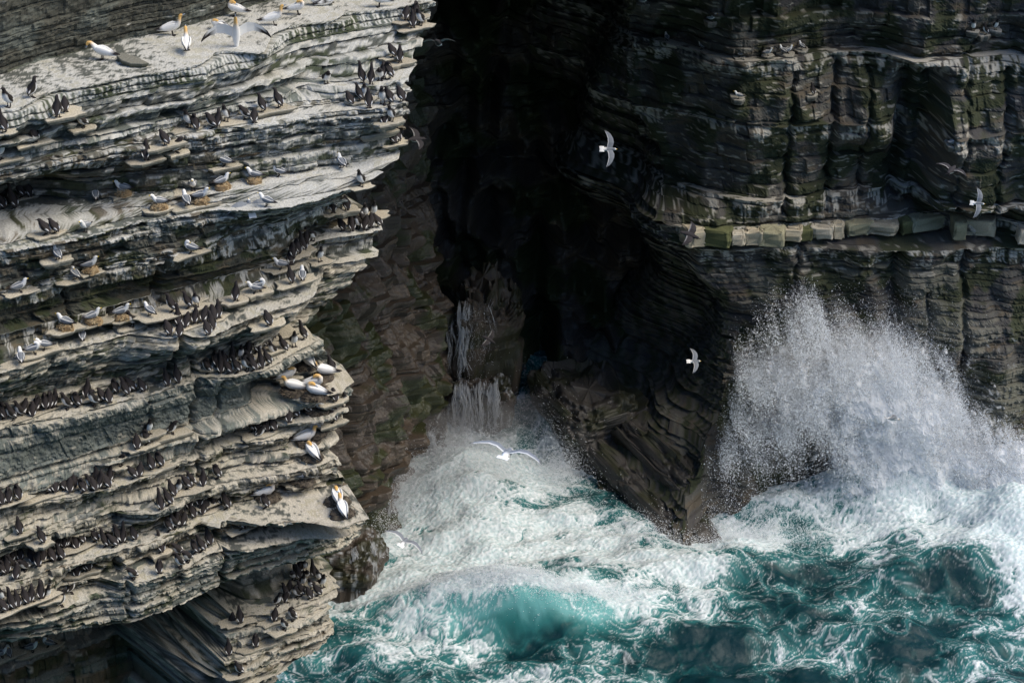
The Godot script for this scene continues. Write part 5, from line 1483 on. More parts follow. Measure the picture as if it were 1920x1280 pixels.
	["guillemot", "upright", -10.62, 15.80, -38.18, 4.15, "dark-backed guillemot, seventeenth from the left in the crowd on the long cream ledge low down", 16],
	["guillemot", "upright", -10.57, 15.90, -38.57, 3.16, "dark-backed guillemot, eighteenth from the left in the crowd on the long cream ledge low down", 16],
	["guillemot", "preen", -10.48, 15.90, -38.60, 2.81, "dark-backed guillemot, nineteenth from the left in the crowd on the long cream ledge low down", 16],
	["guillemot", "stretched", -10.34, 15.80, -38.63, 3.64, "dark-backed guillemot, twentieth from the left in the crowd on the long cream ledge low down", 16],
	["guillemot", "preen", -10.24, 15.90, -38.69, 4.39, "dark-backed guillemot, twenty-first from the left in the crowd on the long cream ledge low down", 16],
	["guillemot", "preen", -9.93, 15.90, -38.81, 4.18, "dark-backed guillemot, twenty-second from the left in the crowd on the long cream ledge low down", 16],
	["guillemot", "stretched", -9.68, 15.80, -38.72, 4.29, "dark-backed guillemot, twenty-third from the left in the crowd on the long cream ledge low down", 16],
	["guillemot", "hunched", -9.49, 15.80, -38.72, -1.83, "sideways guillemot, twenty-fourth from the left in the crowd on the long cream ledge low down", 16],
	["guillemot", "upright", -9.40, 15.80, -38.93, 4.13, "dark-backed guillemot, twenty-fifth from the left in the crowd on the long cream ledge low down", 16],
	["guillemot", "stretched", -9.25, 15.80, -38.93, 3.09, "dark-backed guillemot, twenty-sixth from the left in the crowd on the long cream ledge low down", 16],
	["guillemot", "hunched", -9.04, 15.80, -39.05, 3.78, "dark-backed guillemot, twenty-seventh from the left in the crowd on the long cream ledge low down", 16],
	["guillemot", "preen", -10.33, 15.14, -38.44, 3.28, "dark-backed guillemot, first from the left on the shelf just under the long crowded ledge", 17],
	["guillemot", "stretched", -10.20, 15.25, -38.51, 4.12, "dark-backed guillemot, second from the left on the shelf just under the long crowded ledge", 17],
	["guillemot", "upright", -10.10, 15.25, -38.55, 3.75, "dark-backed guillemot, third from the left on the shelf just under the long crowded ledge", 17],
	["guillemot", "hunched", -9.02, 15.12, -38.36, -1.06, "sideways guillemot, fourth from the left on the shelf just under the long crowded ledge", 17],
	["guillemot", "preen", -8.40, 15.12, -38.63, 3.20, "dark-backed guillemot, fifth from the left on the shelf just under the long crowded ledge", 17],
	["guillemot", "stretched", -8.46, 15.34, -39.20, 3.74, "dark-backed guillemot, sixth from the left on the shelf just under the long crowded ledge", 17],
	["guillemot", "hunched", -8.11, 15.12, -39.39, -1.37, "sideways guillemot, seventh from the left on the shelf just under the long crowded ledge", 17],
	["guillemot", "upright", -7.98, 15.12, -38.84, -1.08, "sideways guillemot, eighth from the left on the shelf just under the long crowded ledge", 17],
	["guillemot", "hunched", -7.83, 15.12, -39.09, -0.94, "sideways guillemot, ninth from the left on the shelf just under the long crowded ledge", 17],
	["guillemot", "preen", -7.71, 15.12, -39.49, 4.20, "dark-backed guillemot, tenth from the left on the shelf just under the long crowded ledge", 17],
	["guillemot", "upright", -7.57, 15.12, -39.56, 4.35, "dark-backed guillemot, eleventh from the left on the shelf just under the long crowded ledge", 17],
	["guillemot", "upright", -7.41, 15.12, -39.86, 3.76, "dark-backed guillemot, twelfth from the left on the shelf just under the long crowded ledge", 17],
	["guillemot", "upright", -11.72, 15.49, -36.86, -0.04, "white-fronted guillemot, first from the left on the lowest cream ledge above the cave", 18],
	["guillemot", "hunched", -11.71, 15.29, -36.80, 4.28, "dark-backed guillemot, second from the left on the lowest cream ledge above the cave", 18],
	["guillemot", "stretched", -11.53, 15.29, -36.92, 3.93, "dark-backed guillemot, third from the left on the lowest cream ledge above the cave", 18],
	["guillemot", "upright", -11.41, 15.29, -37.00, 3.62, "dark-backed guillemot, fourth from the left on the lowest cream ledge above the cave", 18],
	["guillemot", "upright", -11.25, 15.29, -37.12, 3.93, "dark-backed guillemot, fifth from the left on the lowest cream ledge above the cave", 18],
	["guillemot", "upright", -11.11, 15.29, -37.21, 3.11, "dark-backed guillemot, sixth from the left on the lowest cream ledge above the cave", 18],
	["guillemot", "upright", -10.93, 15.29, -37.35, 3.33, "dark-backed guillemot, seventh from the left on the lowest cream ledge above the cave", 18],
	["guillemot", "preen", -11.02, 14.79, -37.50, -0.92, "sideways guillemot, eighth from the left on the lowest cream ledge above the cave", 18],
	["guillemot", "upright", -10.81, 15.15, -37.46, 1.26, "sideways guillemot, ninth from the left on the lowest cream ledge above the cave", 18],
	["guillemot", "upright", -10.75, 14.79, -37.98, 4.36, "dark-backed guillemot, tenth from the left on the lowest cream ledge above the cave", 18],
	["guillemot", "upright", -10.57, 14.79, -37.74, 2.11, "sideways guillemot, eleventh from the left on the lowest cream ledge above the cave", 18],
	["guillemot", "upright", -10.45, 14.79, -38.27, 2.12, "sideways guillemot, twelfth from the left on the lowest cream ledge above the cave", 18],
	["guillemot", "upright", -6.02, 12.26, -41.38, 1.21, "sideways guillemot, first from the left in the crowd on the low stack", 19],
	["guillemot", "upright", -5.88, 12.26, -41.74, 4.22, "dark-backed guillemot, second from the left in the crowd on the low stack", 19],
	["guillemot", "preen", -5.83, 12.26, -41.55, 2.81, "dark-backed guillemot, third from the left in the crowd on the low stack", 19],
	["guillemot", "hunched", -5.79, 12.27, -41.97, 3.02, "dark-backed guillemot, fourth from the left in the crowd on the low stack", 19],
	["guillemot", "hunched", -5.75, 12.35, -42.41, -0.40, "white-fronted guillemot, fifth from the left in the crowd on the low stack", 19],
	["guillemot", "hunched", -5.69, 12.35, -42.66, 3.99, "dark-backed guillemot, sixth from the left in the crowd on the low stack", 19],
	["guillemot", "preen", -5.60, 12.26, -41.72, -1.00, "sideways guillemot, seventh from the left in the crowd on the low stack", 19],
	["guillemot", "upright", -5.62, 12.35, -42.49, 3.76, "dark-backed guillemot, eighth from the left in the crowd on the low stack", 19],
	["guillemot", "stretched", -5.59, 12.35, -42.78, 3.07, "dark-backed guillemot, ninth from the left in the crowd on the low stack", 19],
	["guillemot", "upright", -5.50, 12.26, -41.84, 4.35, "dark-backed guillemot, tenth from the left in the crowd on the low stack", 19],
	["guillemot", "upright", -5.46, 12.26, -42.23, 0.58, "white-fronted guillemot, eleventh from the left in the crowd on the low stack", 19],
	["guillemot", "upright", -5.48, 12.35, -42.81, 0.10, "white-fronted guillemot, twelfth from the left in the crowd on the low stack", 19],
	["guillemot", "hunched", -5.41, 12.26, -42.58, 0.46, "white-fronted guillemot, thirteenth from the left in the crowd on the low stack", 19],
	["guillemot", "hunched", -5.27, 12.26, -41.72, 3.92, "dark-backed guillemot, fourteenth from the left in the crowd on the low stack", 19],
	["guillemot", "upright", -5.25, 12.26, -42.08, -0.52, "white-fronted guillemot, fifteenth from the left in the crowd on the low stack", 19],
	["guillemot", "stretched", -5.25, 12.26, -42.73, 3.56, "dark-backed guillemot, sixteenth from the left in the crowd on the low stack", 19],
	["guillemot", "hunched", -5.08, 12.26, -41.86, 4.28, "dark-backed guillemot, seventeenth from the left in the crowd on the low stack", 19],
	["guillemot", "upright", -5.09, 12.26, -42.48, -0.27, "white-fronted guillemot, eighteenth from the left in the crowd on the low stack", 19],
	["guillemot", "upright", -4.94, 12.26, -42.20, 0.72, "white-fronted guillemot, nineteenth from the left in the crowd on the low stack", 19],
	["guillemot", "upright", -7.21, 11.51, -40.31, 3.31, "dark-backed guillemot, first from the left on the lower steps of the stack over the cave", 20],
	["guillemot", "hunched", -7.16, 12.00, -40.90, 3.13, "dark-backed guillemot, second from the left on the lower steps of the stack over the cave", 20],
	["guillemot", "upright", -6.95, 11.14, -39.96, -1.55, "sideways guillemot, third from the left on the lower steps of the stack over the cave", 20],
	["guillemot", "upright", -6.94, 12.20, -40.73, 3.44, "dark-backed guillemot, fourth from the left on the lower steps of the stack over the cave", 20],
	["guillemot", "preen", -6.55, 11.58, -40.56, 3.25, "dark-backed guillemot, fifth from the left on the lower steps of the stack over the cave", 20],
	["guillemot", "hunched", -6.08, 12.05, -41.04, 3.00, "dark-backed guillemot, sixth from the left on the lower steps of the stack over the cave", 20],
	["guillemot", "upright", -5.84, 11.92, -40.78, -0.66, "white-fronted guillemot, seventh from the left on the lower steps of the stack over the cave", 20],
	["guillemot", "preen", -5.67, 11.99, -41.11, -1.38, "sideways guillemot, eighth from the left on the lower steps of the stack over the cave", 20],
	["kittiwake", "stand", -9.35, 24.07, -40.20, 3.36, "grey-winged kittiwake, first from the left on the upper nest ledges", 21],
	["kittiwake", "sit", -8.78, 24.23, -40.39, -1.44, "grey-winged kittiwake on a straw nest, second from the left on the upper nest ledges", 21],
	["kittiwake", "sit", -7.92, 24.04, -40.04, -1.26, "grey-winged kittiwake on a straw nest, third from the left on the upper nest ledges", 21],
	["kittiwake", "stand", -7.34, 23.91, -40.27, 3.59, "grey-winged kittiwake, fourth from the left on the upper nest ledges", 21],
	["kittiwake", "stand", -7.25, 24.08, -40.76, 0.12, "grey-winged kittiwake, fifth from the left on the upper nest ledges", 21],
	["kittiwake", "sit", -7.02, 24.02, -40.42, 1.54, "grey-winged kittiwake on a straw nest, sixth from the left on the upper nest ledges", 21],
	["kittiwake", "sit", -6.59, 24.19, -40.88, 1.96, "grey-winged kittiwake on a straw nest, seventh from the left on the upper nest ledges", 21],
	["kittiwake", "stand", -6.55, 24.55, -41.05, -1.84, "grey-winged kittiwake, eighth from the left on the upper nest ledges", 21],
	["kittiwake", "sit", -5.92, 24.19, -41.27, -1.56, "grey-winged kittiwake on a straw nest, ninth from the left on the upper nest ledges", 21],
	["kittiwake", "stand", -5.57, 23.81, -40.47, -1.89, "grey-winged kittiwake, tenth from the left on the upper nest ledges", 21],
	["kittiwake", "preen", -5.40, 24.07, -41.62, -1.73, "grey-winged kittiwake, eleventh from the left on the upper nest ledges", 21],
	["kittiwake", "stand", -3.98, 24.07, -42.15, 3.66, "grey-winged kittiwake, twelfth from the left on the upper nest ledges", 21],
	["kittiwake", "stand", -10.79, 22.68, -38.33, 1.90, "grey-winged kittiwake, first from the left on the dark middle beds", 22],
	["kittiwake", "stand", -9.94, 23.37, -38.53, 3.72, "grey-winged kittiwake, second from the left on the dark middle beds", 22],
	["kittiwake", "preen", -9.73, 22.67, -39.01, 3.91, "grey-winged kittiwake, third from the left on the dark middle beds", 22],
	["kittiwake", "stand", -9.39, 23.81, -39.04, -0.38, "grey-winged kittiwake, fourth from the left on the dark middle beds", 22],
	["kittiwake", "sit", -9.40, 22.89, -39.16, 1.71, "grey-winged kittiwake on a straw nest, fifth from the left on the dark middle beds", 22],
	["kittiwake", "preen", -7.31, 22.80, -40.13, -1.76, "grey-winged kittiwake, sixth from the left on the dark middle beds", 22],
	["kittiwake", "stand", -10.88, 21.10, -38.01, 3.45, "grey-winged kittiwake, first from the left under the massive dark bed", 23],
	["kittiwake", "preen", -10.63, 21.19, -38.26, 1.76, "grey-winged kittiwake, second from the left under the massive dark bed", 23],
	["kittiwake", "stand", -10.46, 21.19, -38.45, -1.30, "grey-winged kittiwake, third from the left under the massive dark bed", 23],
	["kittiwake", "sit", -10.05, 21.59, -38.92, -1.83, "grey-winged kittiwake on a straw nest, fourth from the left under the massive dark bed", 23],
	["kittiwake", "stand", -9.74, 21.08, -39.12, 3.36, "grey-winged kittiwake, fifth from the left under the massive dark bed", 23],
	["kittiwake", "sit", -9.49, 21.54, -39.31, 1.93, "grey-winged kittiwake on a straw nest, sixth from the left under the massive dark bed", 23],
	["kittiwake", "sit", -8.90, 21.48, -39.65, 1.72, "grey-winged kittiwake on a straw nest, seventh from the left under the massive dark bed", 23],
	["kittiwake", "stand", -8.30, 21.41, -39.75, 3.97, "grey-winged kittiwake, eighth from the left under the massive dark bed", 23],
	["kittiwake", "stand", -6.04, 21.39, -40.97, -1.43, "grey-winged kittiwake, ninth from the left under the massive dark bed", 23],
	["kittiwake", "preen", -5.93, 21.39, -41.09, 1.73, "grey-winged kittiwake, tenth from the left under the massive dark bed", 23],
	["kittiwake", "stand", -5.52, 21.57, -41.92, -1.43, "grey-winged kittiwake, eleventh from the left under the massive dark bed", 23],
	["kittiwake", "stand", -4.98, 21.39, -41.66, 3.27, "grey-winged kittiwake, twelfth from the left under the massive dark bed", 23],
	["kittiwake", "stand", -13.45, 10.41, -41.68, 1.81, "grey-winged kittiwake, first from the left on whitewashed knobs by the cave mouth", 24],
	["kittiwake", "preen", -13.28, 10.41, -41.75, 3.57, "grey-winged kittiwake, second from the left on whitewashed knobs by the cave mouth", 24],
	["kittiwake", "stand", -12.74, 10.32, -42.06, 1.57, "grey-winged kittiwake, third from the left on whitewashed knobs by the cave mouth", 24],
	["kittiwake", "preen", -12.37, 10.32, -42.27, -1.68, "grey-winged kittiwake, fourth from the left on whitewashed knobs by the cave mouth", 24],
	["kittiwake", "stand", 4.95, 19.26, -70.57, 1.51, "tiny grey kittiwake, first from the left on the whitewashed ledge of the far headland", 25],
	["kittiwake", "stand", 5.86, 17.83, -70.51, 3.31, "tiny grey kittiwake, second from the left on the whitewashed ledge of the far headland", 25],
	["kittiwake", "stand", 7.11, 17.83, -69.53, 3.84, "tiny grey kittiwake, third from the left on the whitewashed ledge of the far headland", 25],
	["kittiwake", "stand", 7.38, 19.09, -69.01, 1.38, "tiny grey kittiwake, fourth from the left on the whitewashed ledge of the far headland", 25],
	["kittiwake", "stand", 8.41, 16.41, -68.10, -1.66, "tiny grey kittiwake, fifth from the left on the whitewashed ledge of the far headland", 25],
	["kittiwake", "stand", 8.42, 17.88, -68.52, -1.69, "tiny grey kittiwake, sixth from the left on the whitewashed ledge of the far headland", 25],
	["kittiwake", "stand", 9.47, 17.92, -68.58, 1.49, "tiny grey kittiwake, seventh from the left on the whitewashed ledge of the far headland", 25],
	["kittiwake", "stand", 10.04, 17.90, -68.77, 3.81, "tiny grey kittiwake, eighth from the left on the whitewashed ledge of the far headland", 25],
	["kittiwake", "stand", 10.25, 17.90, -68.86, 1.83, "tiny grey kittiwake, ninth from the left on the whitewashed ledge of the far headland", 25],
	["kittiwake", "stand", 10.79, 17.95, -69.17, 3.70, "tiny grey kittiwake, tenth from the left on the whitewashed ledge of the far headland", 25],
	["kittiwake", "stand", 16.29, 14.99, -66.97, 1.50, "tiny grey kittiwake, eleventh from the left on the whitewashed ledge of the far headland", 25],
	["guillemot", "upright", 11.20, 16.41, -68.50, 3.61, "tiny dark guillemot, first from the left on the far dark headland", 26],
	["guillemot", "upright", 17.00, 18.81, -68.74, -0.23, "tiny dark guillemot, second from the left on the far dark headland", 26],
	["guillemot", "upright", 17.48, 18.62, -68.89, -1.74, "tiny dark guillemot, third from the left on the far dark headland", 26],
	["guillemot", "upright", 17.89, 18.78, -68.96, 0.30, "tiny dark guillemot, fourth from the left on the far dark headland", 26],
	["gannet", "bow", -9.16, 26.99, -41.34, -1.76, "white gannet bowing its head beside the fallen slab", 27],
	["gannet", "stand", -7.83, 26.99, -43.08, 1.59, "gannet standing tall and looking out at the back of the terrace", 27],
	["gannet", "turn", -7.35, 26.99, -41.97, 3.30, "gannet with head turned away near the middle of the terrace", 27],
	["gannet", "lie", -6.86, 26.99, -43.52, -1.80, "gannet with dark-spotted wings lying down on the terrace", 27],
	["gannet", "preen", -6.60, 26.99, -44.54, -1.69, "gannet preening at the terrace back above the landing one", 27],
	["gannet", "stand", -5.57, 26.99, -43.84, 1.68, "gannet behind the spread black wing of the landing one", 27],
	["gannet", "preen", -5.09, 26.99, -44.67, 1.46, "gannet bending to preen above the stepped terrace edge", 27],
	["gannet", "lie", -4.75, 26.99, -45.43, -1.55, "gannet cut off by the upper picture edge on the terrace", 27],
	["gannet", "lie", -4.43, 26.99, -45.43, 1.84, "gannet with black wing tips at the upper picture edge", 27],
	["gannet", "stand", -3.22, 26.99, -45.26, -1.30, "gannet whose feet alone show at the upper picture edge", 27],
	["gannet", "sitaway", -5.11, 18.67, -42.65, 3.77, "topmost nesting gannet on the headland, half hidden", 28],
	["gannet", "sit", -4.73, 18.34, -42.65, -1.39, "nesting gannet facing the cliff on the headland's upper point", 28],
	["gannet", "sitpreen", -4.84, 18.34, -41.98, 1.37, "nesting gannet with golden head twisted over its back", 28],
	["gannet", "sitaway", -5.51, 18.46, -42.26, 1.87, "small-looking gannet tucked against the wall above the nests", 28],
	["gannet", "sit", -5.41, 18.34, -41.86, -1.50, "golden-headed gannet on the innermost headland nest", 28],
	["gannet", "sitpreen", -4.85, 18.34, -41.61, -1.66, "gannet asleep on the middle headland nest", 28],
	["gannet", "sit", -4.81, 17.77, -41.95, -1.87, "gannet sitting just below the sleeping one on the headland", 28],
	["gannet", "sit", -5.07, 17.00, -41.70, 1.69, "gannet stretched along its nest under the headland's second point", 28],
	["gannet", "sitaway", -4.86, 17.17, -41.93, 1.54, "gannet partly hidden behind a dark nest mound on the headland", 28],
	["gannet", "sitaway", -4.97, 16.77, -41.41, 3.74, "gannet seen from behind on the lowest headland step", 28],
	["gannet", "sitpreen", -5.19, 16.20, -41.15, -1.32, "gannet on the round dark nest at the back of the broad platform", 28],
	["gannet", "sitpreen", -6.04, 15.90, -40.89, 1.70, "gannet on the nest with a guillemot standing before it", 28],
	["gannet", "sitaway", -4.31, 15.90, -40.71, 3.42, "gannet on the further nest at the platform's outer end", 28],
	["gannet", "sit", -4.14, 15.90, -40.15, 3.49, "golden-headed gannet on the outermost nest over the surf", 28],
]
const BIRD_GROUPS := ["guillemots under the gannet terrace", "guillemots in the dark slot", "guillemots on the headland corner", "guillemots at the top outer edge", "guillemots level with the straw nests", "guillemots on the whitewashed shelf", "guillemots under the dark bed", "guillemots on the outlying shelf", "guillemots down the pale rib", "guillemots crowded below the pale rib", "guillemots above the smooth grey wall", "guillemots on the grey wall steps", "guillemots at the foot of the grey wall", "guillemots among the gannet nests", "guillemots beside the branching crack", "guillemots left of the vertical crack", "guillemots crowding the long low ledge", "guillemots under the long crowded ledge", "guillemots above the cave", "guillemots crowding the low stack", "guillemots on the lower stack steps", "kittiwakes nesting across the upper cliff", "kittiwakes on the dark middle beds", "kittiwakes under the massive dark bed", "kittiwakes beside the cave mouth", "kittiwakes on the far headland", "guillemots on the far headland", "gannets on the terrace", "gannets nesting on the headland"]
const NESTS := [
	["k", -8.78, 24.12, -40.39, "straw nest under the second kittiwake on the upper nest ledges"],
	["k", -7.92, 23.93, -40.04, "straw nest under the third kittiwake on the upper nest ledges"],
	["k", -7.02, 23.91, -40.42, "straw nest under the sixth kittiwake on the upper nest ledges"],
	["k", -6.59, 24.07, -40.88, "straw nest under the seventh kittiwake on the upper nest ledges"],
	["k", -5.92, 24.07, -41.27, "straw nest under the ninth kittiwake on the upper nest ledges"],
	["k", -9.40, 22.78, -39.16, "straw nest under the fifth kittiwake on the dark middle beds"],
	["k", -10.05, 21.48, -38.92, "straw nest under the fourth kittiwake under the massive dark bed"],
	["k", -9.49, 21.43, -39.31, "straw nest under the sixth kittiwake under the massive dark bed"],
	["k", -8.90, 21.37, -39.65, "straw nest under the seventh kittiwake under the massive dark bed"],
	["g", -5.11, 18.57, -42.65, "dark seaweed nest under the topmost gannet on the headland"],
	["g", -4.73, 18.24, -42.65, "dark seaweed nest under the gannet facing the cliff on the headland's upper point"],
	["g", -4.84, 18.24, -41.98, "dark seaweed nest under the gannet with golden head twisted over its back"],
	["g", -5.41, 18.24, -41.86, "dark seaweed nest under the gannet on the innermost headland nest"],
	["g", -4.85, 18.24, -41.61, "dark seaweed nest under the gannet asleep on the middle headland nest"],
	["g", -4.81, 17.67, -41.95, "dark seaweed nest under the gannet sitting just below the sleeping one on the headland"],
	["g", -5.07, 16.90, -41.70, "dark seaweed nest under the gannet stretched along its nest under the headland's second point"],
	["g", -4.86, 17.07, -41.93, "dark seaweed nest under the gannet partly hidden behind a dark nest mound on the headland"],
	["g", -4.97, 16.67, -41.41, "dark seaweed nest under the gannet seen from behind on the lowest headland step"],
	["g", -5.19, 16.10, -41.15, "round dark seaweed nest at the back of the broad platform"],
	["g", -6.04, 15.80, -40.89, "dark seaweed nest under the gannet on the nest with a guillemot standing before it"],
	["g", -4.31, 15.80, -40.71, "dark seaweed nest under the gannet on the further nest at the platform's outer end"],
	["g", -4.14, 15.80, -40.15, "dark seaweed nest under the gannet on the outermost nest over the surf"],
]
const SHELVES := [[7.21, 7.93, -0.87, -0.65, 26.67], [-2.33, -1.67, 0.51, 0.86, 26.63], [-3.60, -3.20, 0.86, 1.00, 26.60], [7.30, 7.91, -0.69, -0.50, 26.50], [-1.66, -1.26, 0.27, 0.41, 26.10], [6.35, 6.75, -0.09, 0.05, 26.09], [-2.80, -2.40, 0.42, 0.56, 26.06], [6.50, 6.90, 0.06, 0.20, 25.97], [-3.50, -3.10, 0.28, 0.42, 25.78], [2.58, 3.41, 0.40, 0.57, 25.65], [1.71, 2.53, 0.34, 0.57, 25.56], [4.87, 5.43, 0.87, 1.04, 25.58], [0.83, 1.23, 0.23, 0.37, 25.56], [0.07, 0.47, 0.58, 0.72, 25.43], [0.42, 0.82, 0.53, 0.67, 25.16], [-0.34, 0.06, 0.53, 0.67, 25.15], [5.36, 5.76, 1.47, 1.61, 25.15], [5.27, 5.67, 1.36, 1.50, 25.04], [5.32, 5.72, 0.98, 1.12, 24.74], [1.55, 1.95, 0.45, 0.59, 24.55], [5.71, 6.22, 0.90, 1.06, 24.35], [-2.97, -2.23, -1.45, -1.31, 24.10], [-0.67, -0.27, -0.24, -0.10, 24.12], [0.81, 1.21, 0.30, 0.44, 24.08], [0.46, 1.21, 0.66, 0.86, 23.91], [-0.15, 0.25, 0.53, 0.67, 23.93], [-2.80, -2.20, 0.34, 0.52, 23.89], [4.41, 4.81, 1.64, 1.78, 23.80], [-2.67, -2.27, 0.65, 0.79, 23.37], [0.40, 0.80, 0.80, 0.94, 22.80], [-1.87, -1.47, 0.43, 0.57, 22.78], [-3.49, -3.09, 0.35, 0.49, 22.68], [-2.23, -1.83, 0.37, 0.51, 22.67], [4.63, 5.03, -0.15, -0.01, 22.45], [5.09, 5.49, -0.35, -0.21, 22.34], [5.75, 6.51, -0.86, -0.64, 21.75], [3.28, 3.87, 0.09, 0.35, 21.74], [3.73, 4.13, -0.14, -0.00, 21.66], [2.89, 3.62, 0.21, 0.45, 21.57], [-2.55, -2.15, 0.27, 0.41, 21.48], [-1.86, -1.46, 0.26, 0.40, 21.43], [-0.63, 0.84, 0.55, 0.89, 21.41], [2.90, 3.59, 0.79, 0.97, 21.39], [1.92, 2.48, 0.77, 0.95, 21.39], [1.41, 1.81, 0.89, 1.03, 21.38], [4.09, 4.49, 0.09, 0.23, 21.37], [-1.18, -0.78, 0.30, 0.44, 21.37], [-3.40, -2.75, 0.43, 0.62, 21.19], [-0.06, 1.28, 0.84, 1.15, 21.12], [-1.03, -0.63, 0.36, 0.50, 21.15], [-3.73, -3.33, 0.56, 0.70, 21.10], [1.90, 2.30, 1.47, 1.61, 20.83], [2.19, 2.59, 0.35, 0.49, 20.00], [0.93, 2.82, 0.17, 0.72, 19.62], [2.71, 3.36, -0.25, 0.07, 19.60], [-2.17, -1.77, 0.21, 0.35, 19.59], [-3.62, -2.53, 0.04, 0.26, 19.55], [-4.14, -3.74, -0.03, 0.11, 19.53], [-1.53, -1.13, 0.24, 0.38, 19.52], [3.63, 4.03, -0.06, 0.08, 18.57], [3.08, 3.48, 0.03, 0.17, 18.46], [-0.86, -0.46, 0.46, 0.60, 18.30], [-1.24, -0.59, 0.46, 0.67, 18.08], [-0.23, 0.17, 0.36, 0.50, 18.08], [3.85, 4.25, 0.91, 1.05, 17.96], [-1.63, -1.23, 0.44, 0.58, 17.70], [-4.59, -3.79, 0.43, 0.58, 17.65], [-3.86, -2.39, 0.12, 0.43, 17.43], [1.82, 2.70, 0.29, 0.67, 17.45], [-0.95, -0.35, 0.53, 0.68, 17.42], [-2.26, -1.86, 0.40, 0.54, 17.42], [3.77, 4.17, 0.86, 1.00, 17.36], [3.44, 3.84, 0.67, 0.81, 17.07], [-4.29, -3.89, 0.52, 0.66, 16.81], [-0.60, 0.38, 0.63, 0.93, 16.68], [3.06, 3.46, 1.05, 1.19, 16.67], [-3.89, -3.49, 0.76, 0.90, 16.53], [2.73, 3.13, 1.13, 1.27, 16.10], [-0.05, 0.63, 0.49, 0.65, 15.99], [-4.40, -2.10, 0.16, 0.57, 15.90], [-4.62, -4.22, 0.19, 0.33, 15.87], [0.34, 1.12, 0.51, 0.70, 15.84], [-0.34, 0.06, 0.55, 0.69, 15.84], [-5.09, -4.69, 1.04, 1.18, 15.49], [0.99, 1.39, 1.09, 1.23, 15.34], [-1.07, -0.67, 0.93, 1.07, 15.34], [-5.11, -3.76, 1.08, 1.24, 15.29], [-2.90, -2.39, 0.52, 0.69, 15.25], [-3.99, -3.59, 1.05, 1.19, 15.15], [-3.04, -2.64, 0.51, 0.65, 15.14], [2.97, 3.82, -0.44, -0.07, 12.35], [2.69, 3.09, 0.12, 0.26, 12.27], [1.05, 1.45, 0.50, 0.64, 12.20], [1.93, 2.33, 0.73, 0.87, 12.05], [0.96, 1.36, 0.24, 0.38, 12.00], [1.98, 2.38, 1.08, 1.22, 11.92], [1.28, 1.68, 0.87, 1.01, 11.58], [0.61, 1.01, 1.14, 1.28, 11.14], [-3.82, -3.24, -3.92, -3.74, 10.41], [-3.02, -2.20, -3.85, -3.66, 10.32]]
const FAR_SHELVES := [[7.25, 7.65, -1.87, -1.73, 19.26], [4.82, 5.22, -0.31, -0.17, 19.09], [-4.80, -4.40, -0.04, 0.10, 18.81], [-5.70, -5.30, -0.26, -0.12, 18.78], [-5.28, -4.88, -0.18, -0.04, 18.62], [1.41, 1.81, -0.47, -0.33, 17.95], [2.73, 3.13, 0.12, 0.26, 17.92], [1.95, 2.56, -0.15, 0.08, 17.90], [3.78, 4.18, 0.18, 0.32, 17.88], [3.79, 4.19, 0.60, 0.74, 16.41], [1.00, 1.40, 0.20, 0.34, 16.41], [-4.09, -3.69, 1.74, 1.88, 14.99]]
const LP0 := Vector3(-8.2554, 0.0000, -40.4517)
const LT := Vector3(0.8290, 0.0000, -0.5592)
const LN := Vector3(0.5592, 0.0000, 0.8290)
const RP0 := Vector3(12.3980, 0.0000, -68.7017)
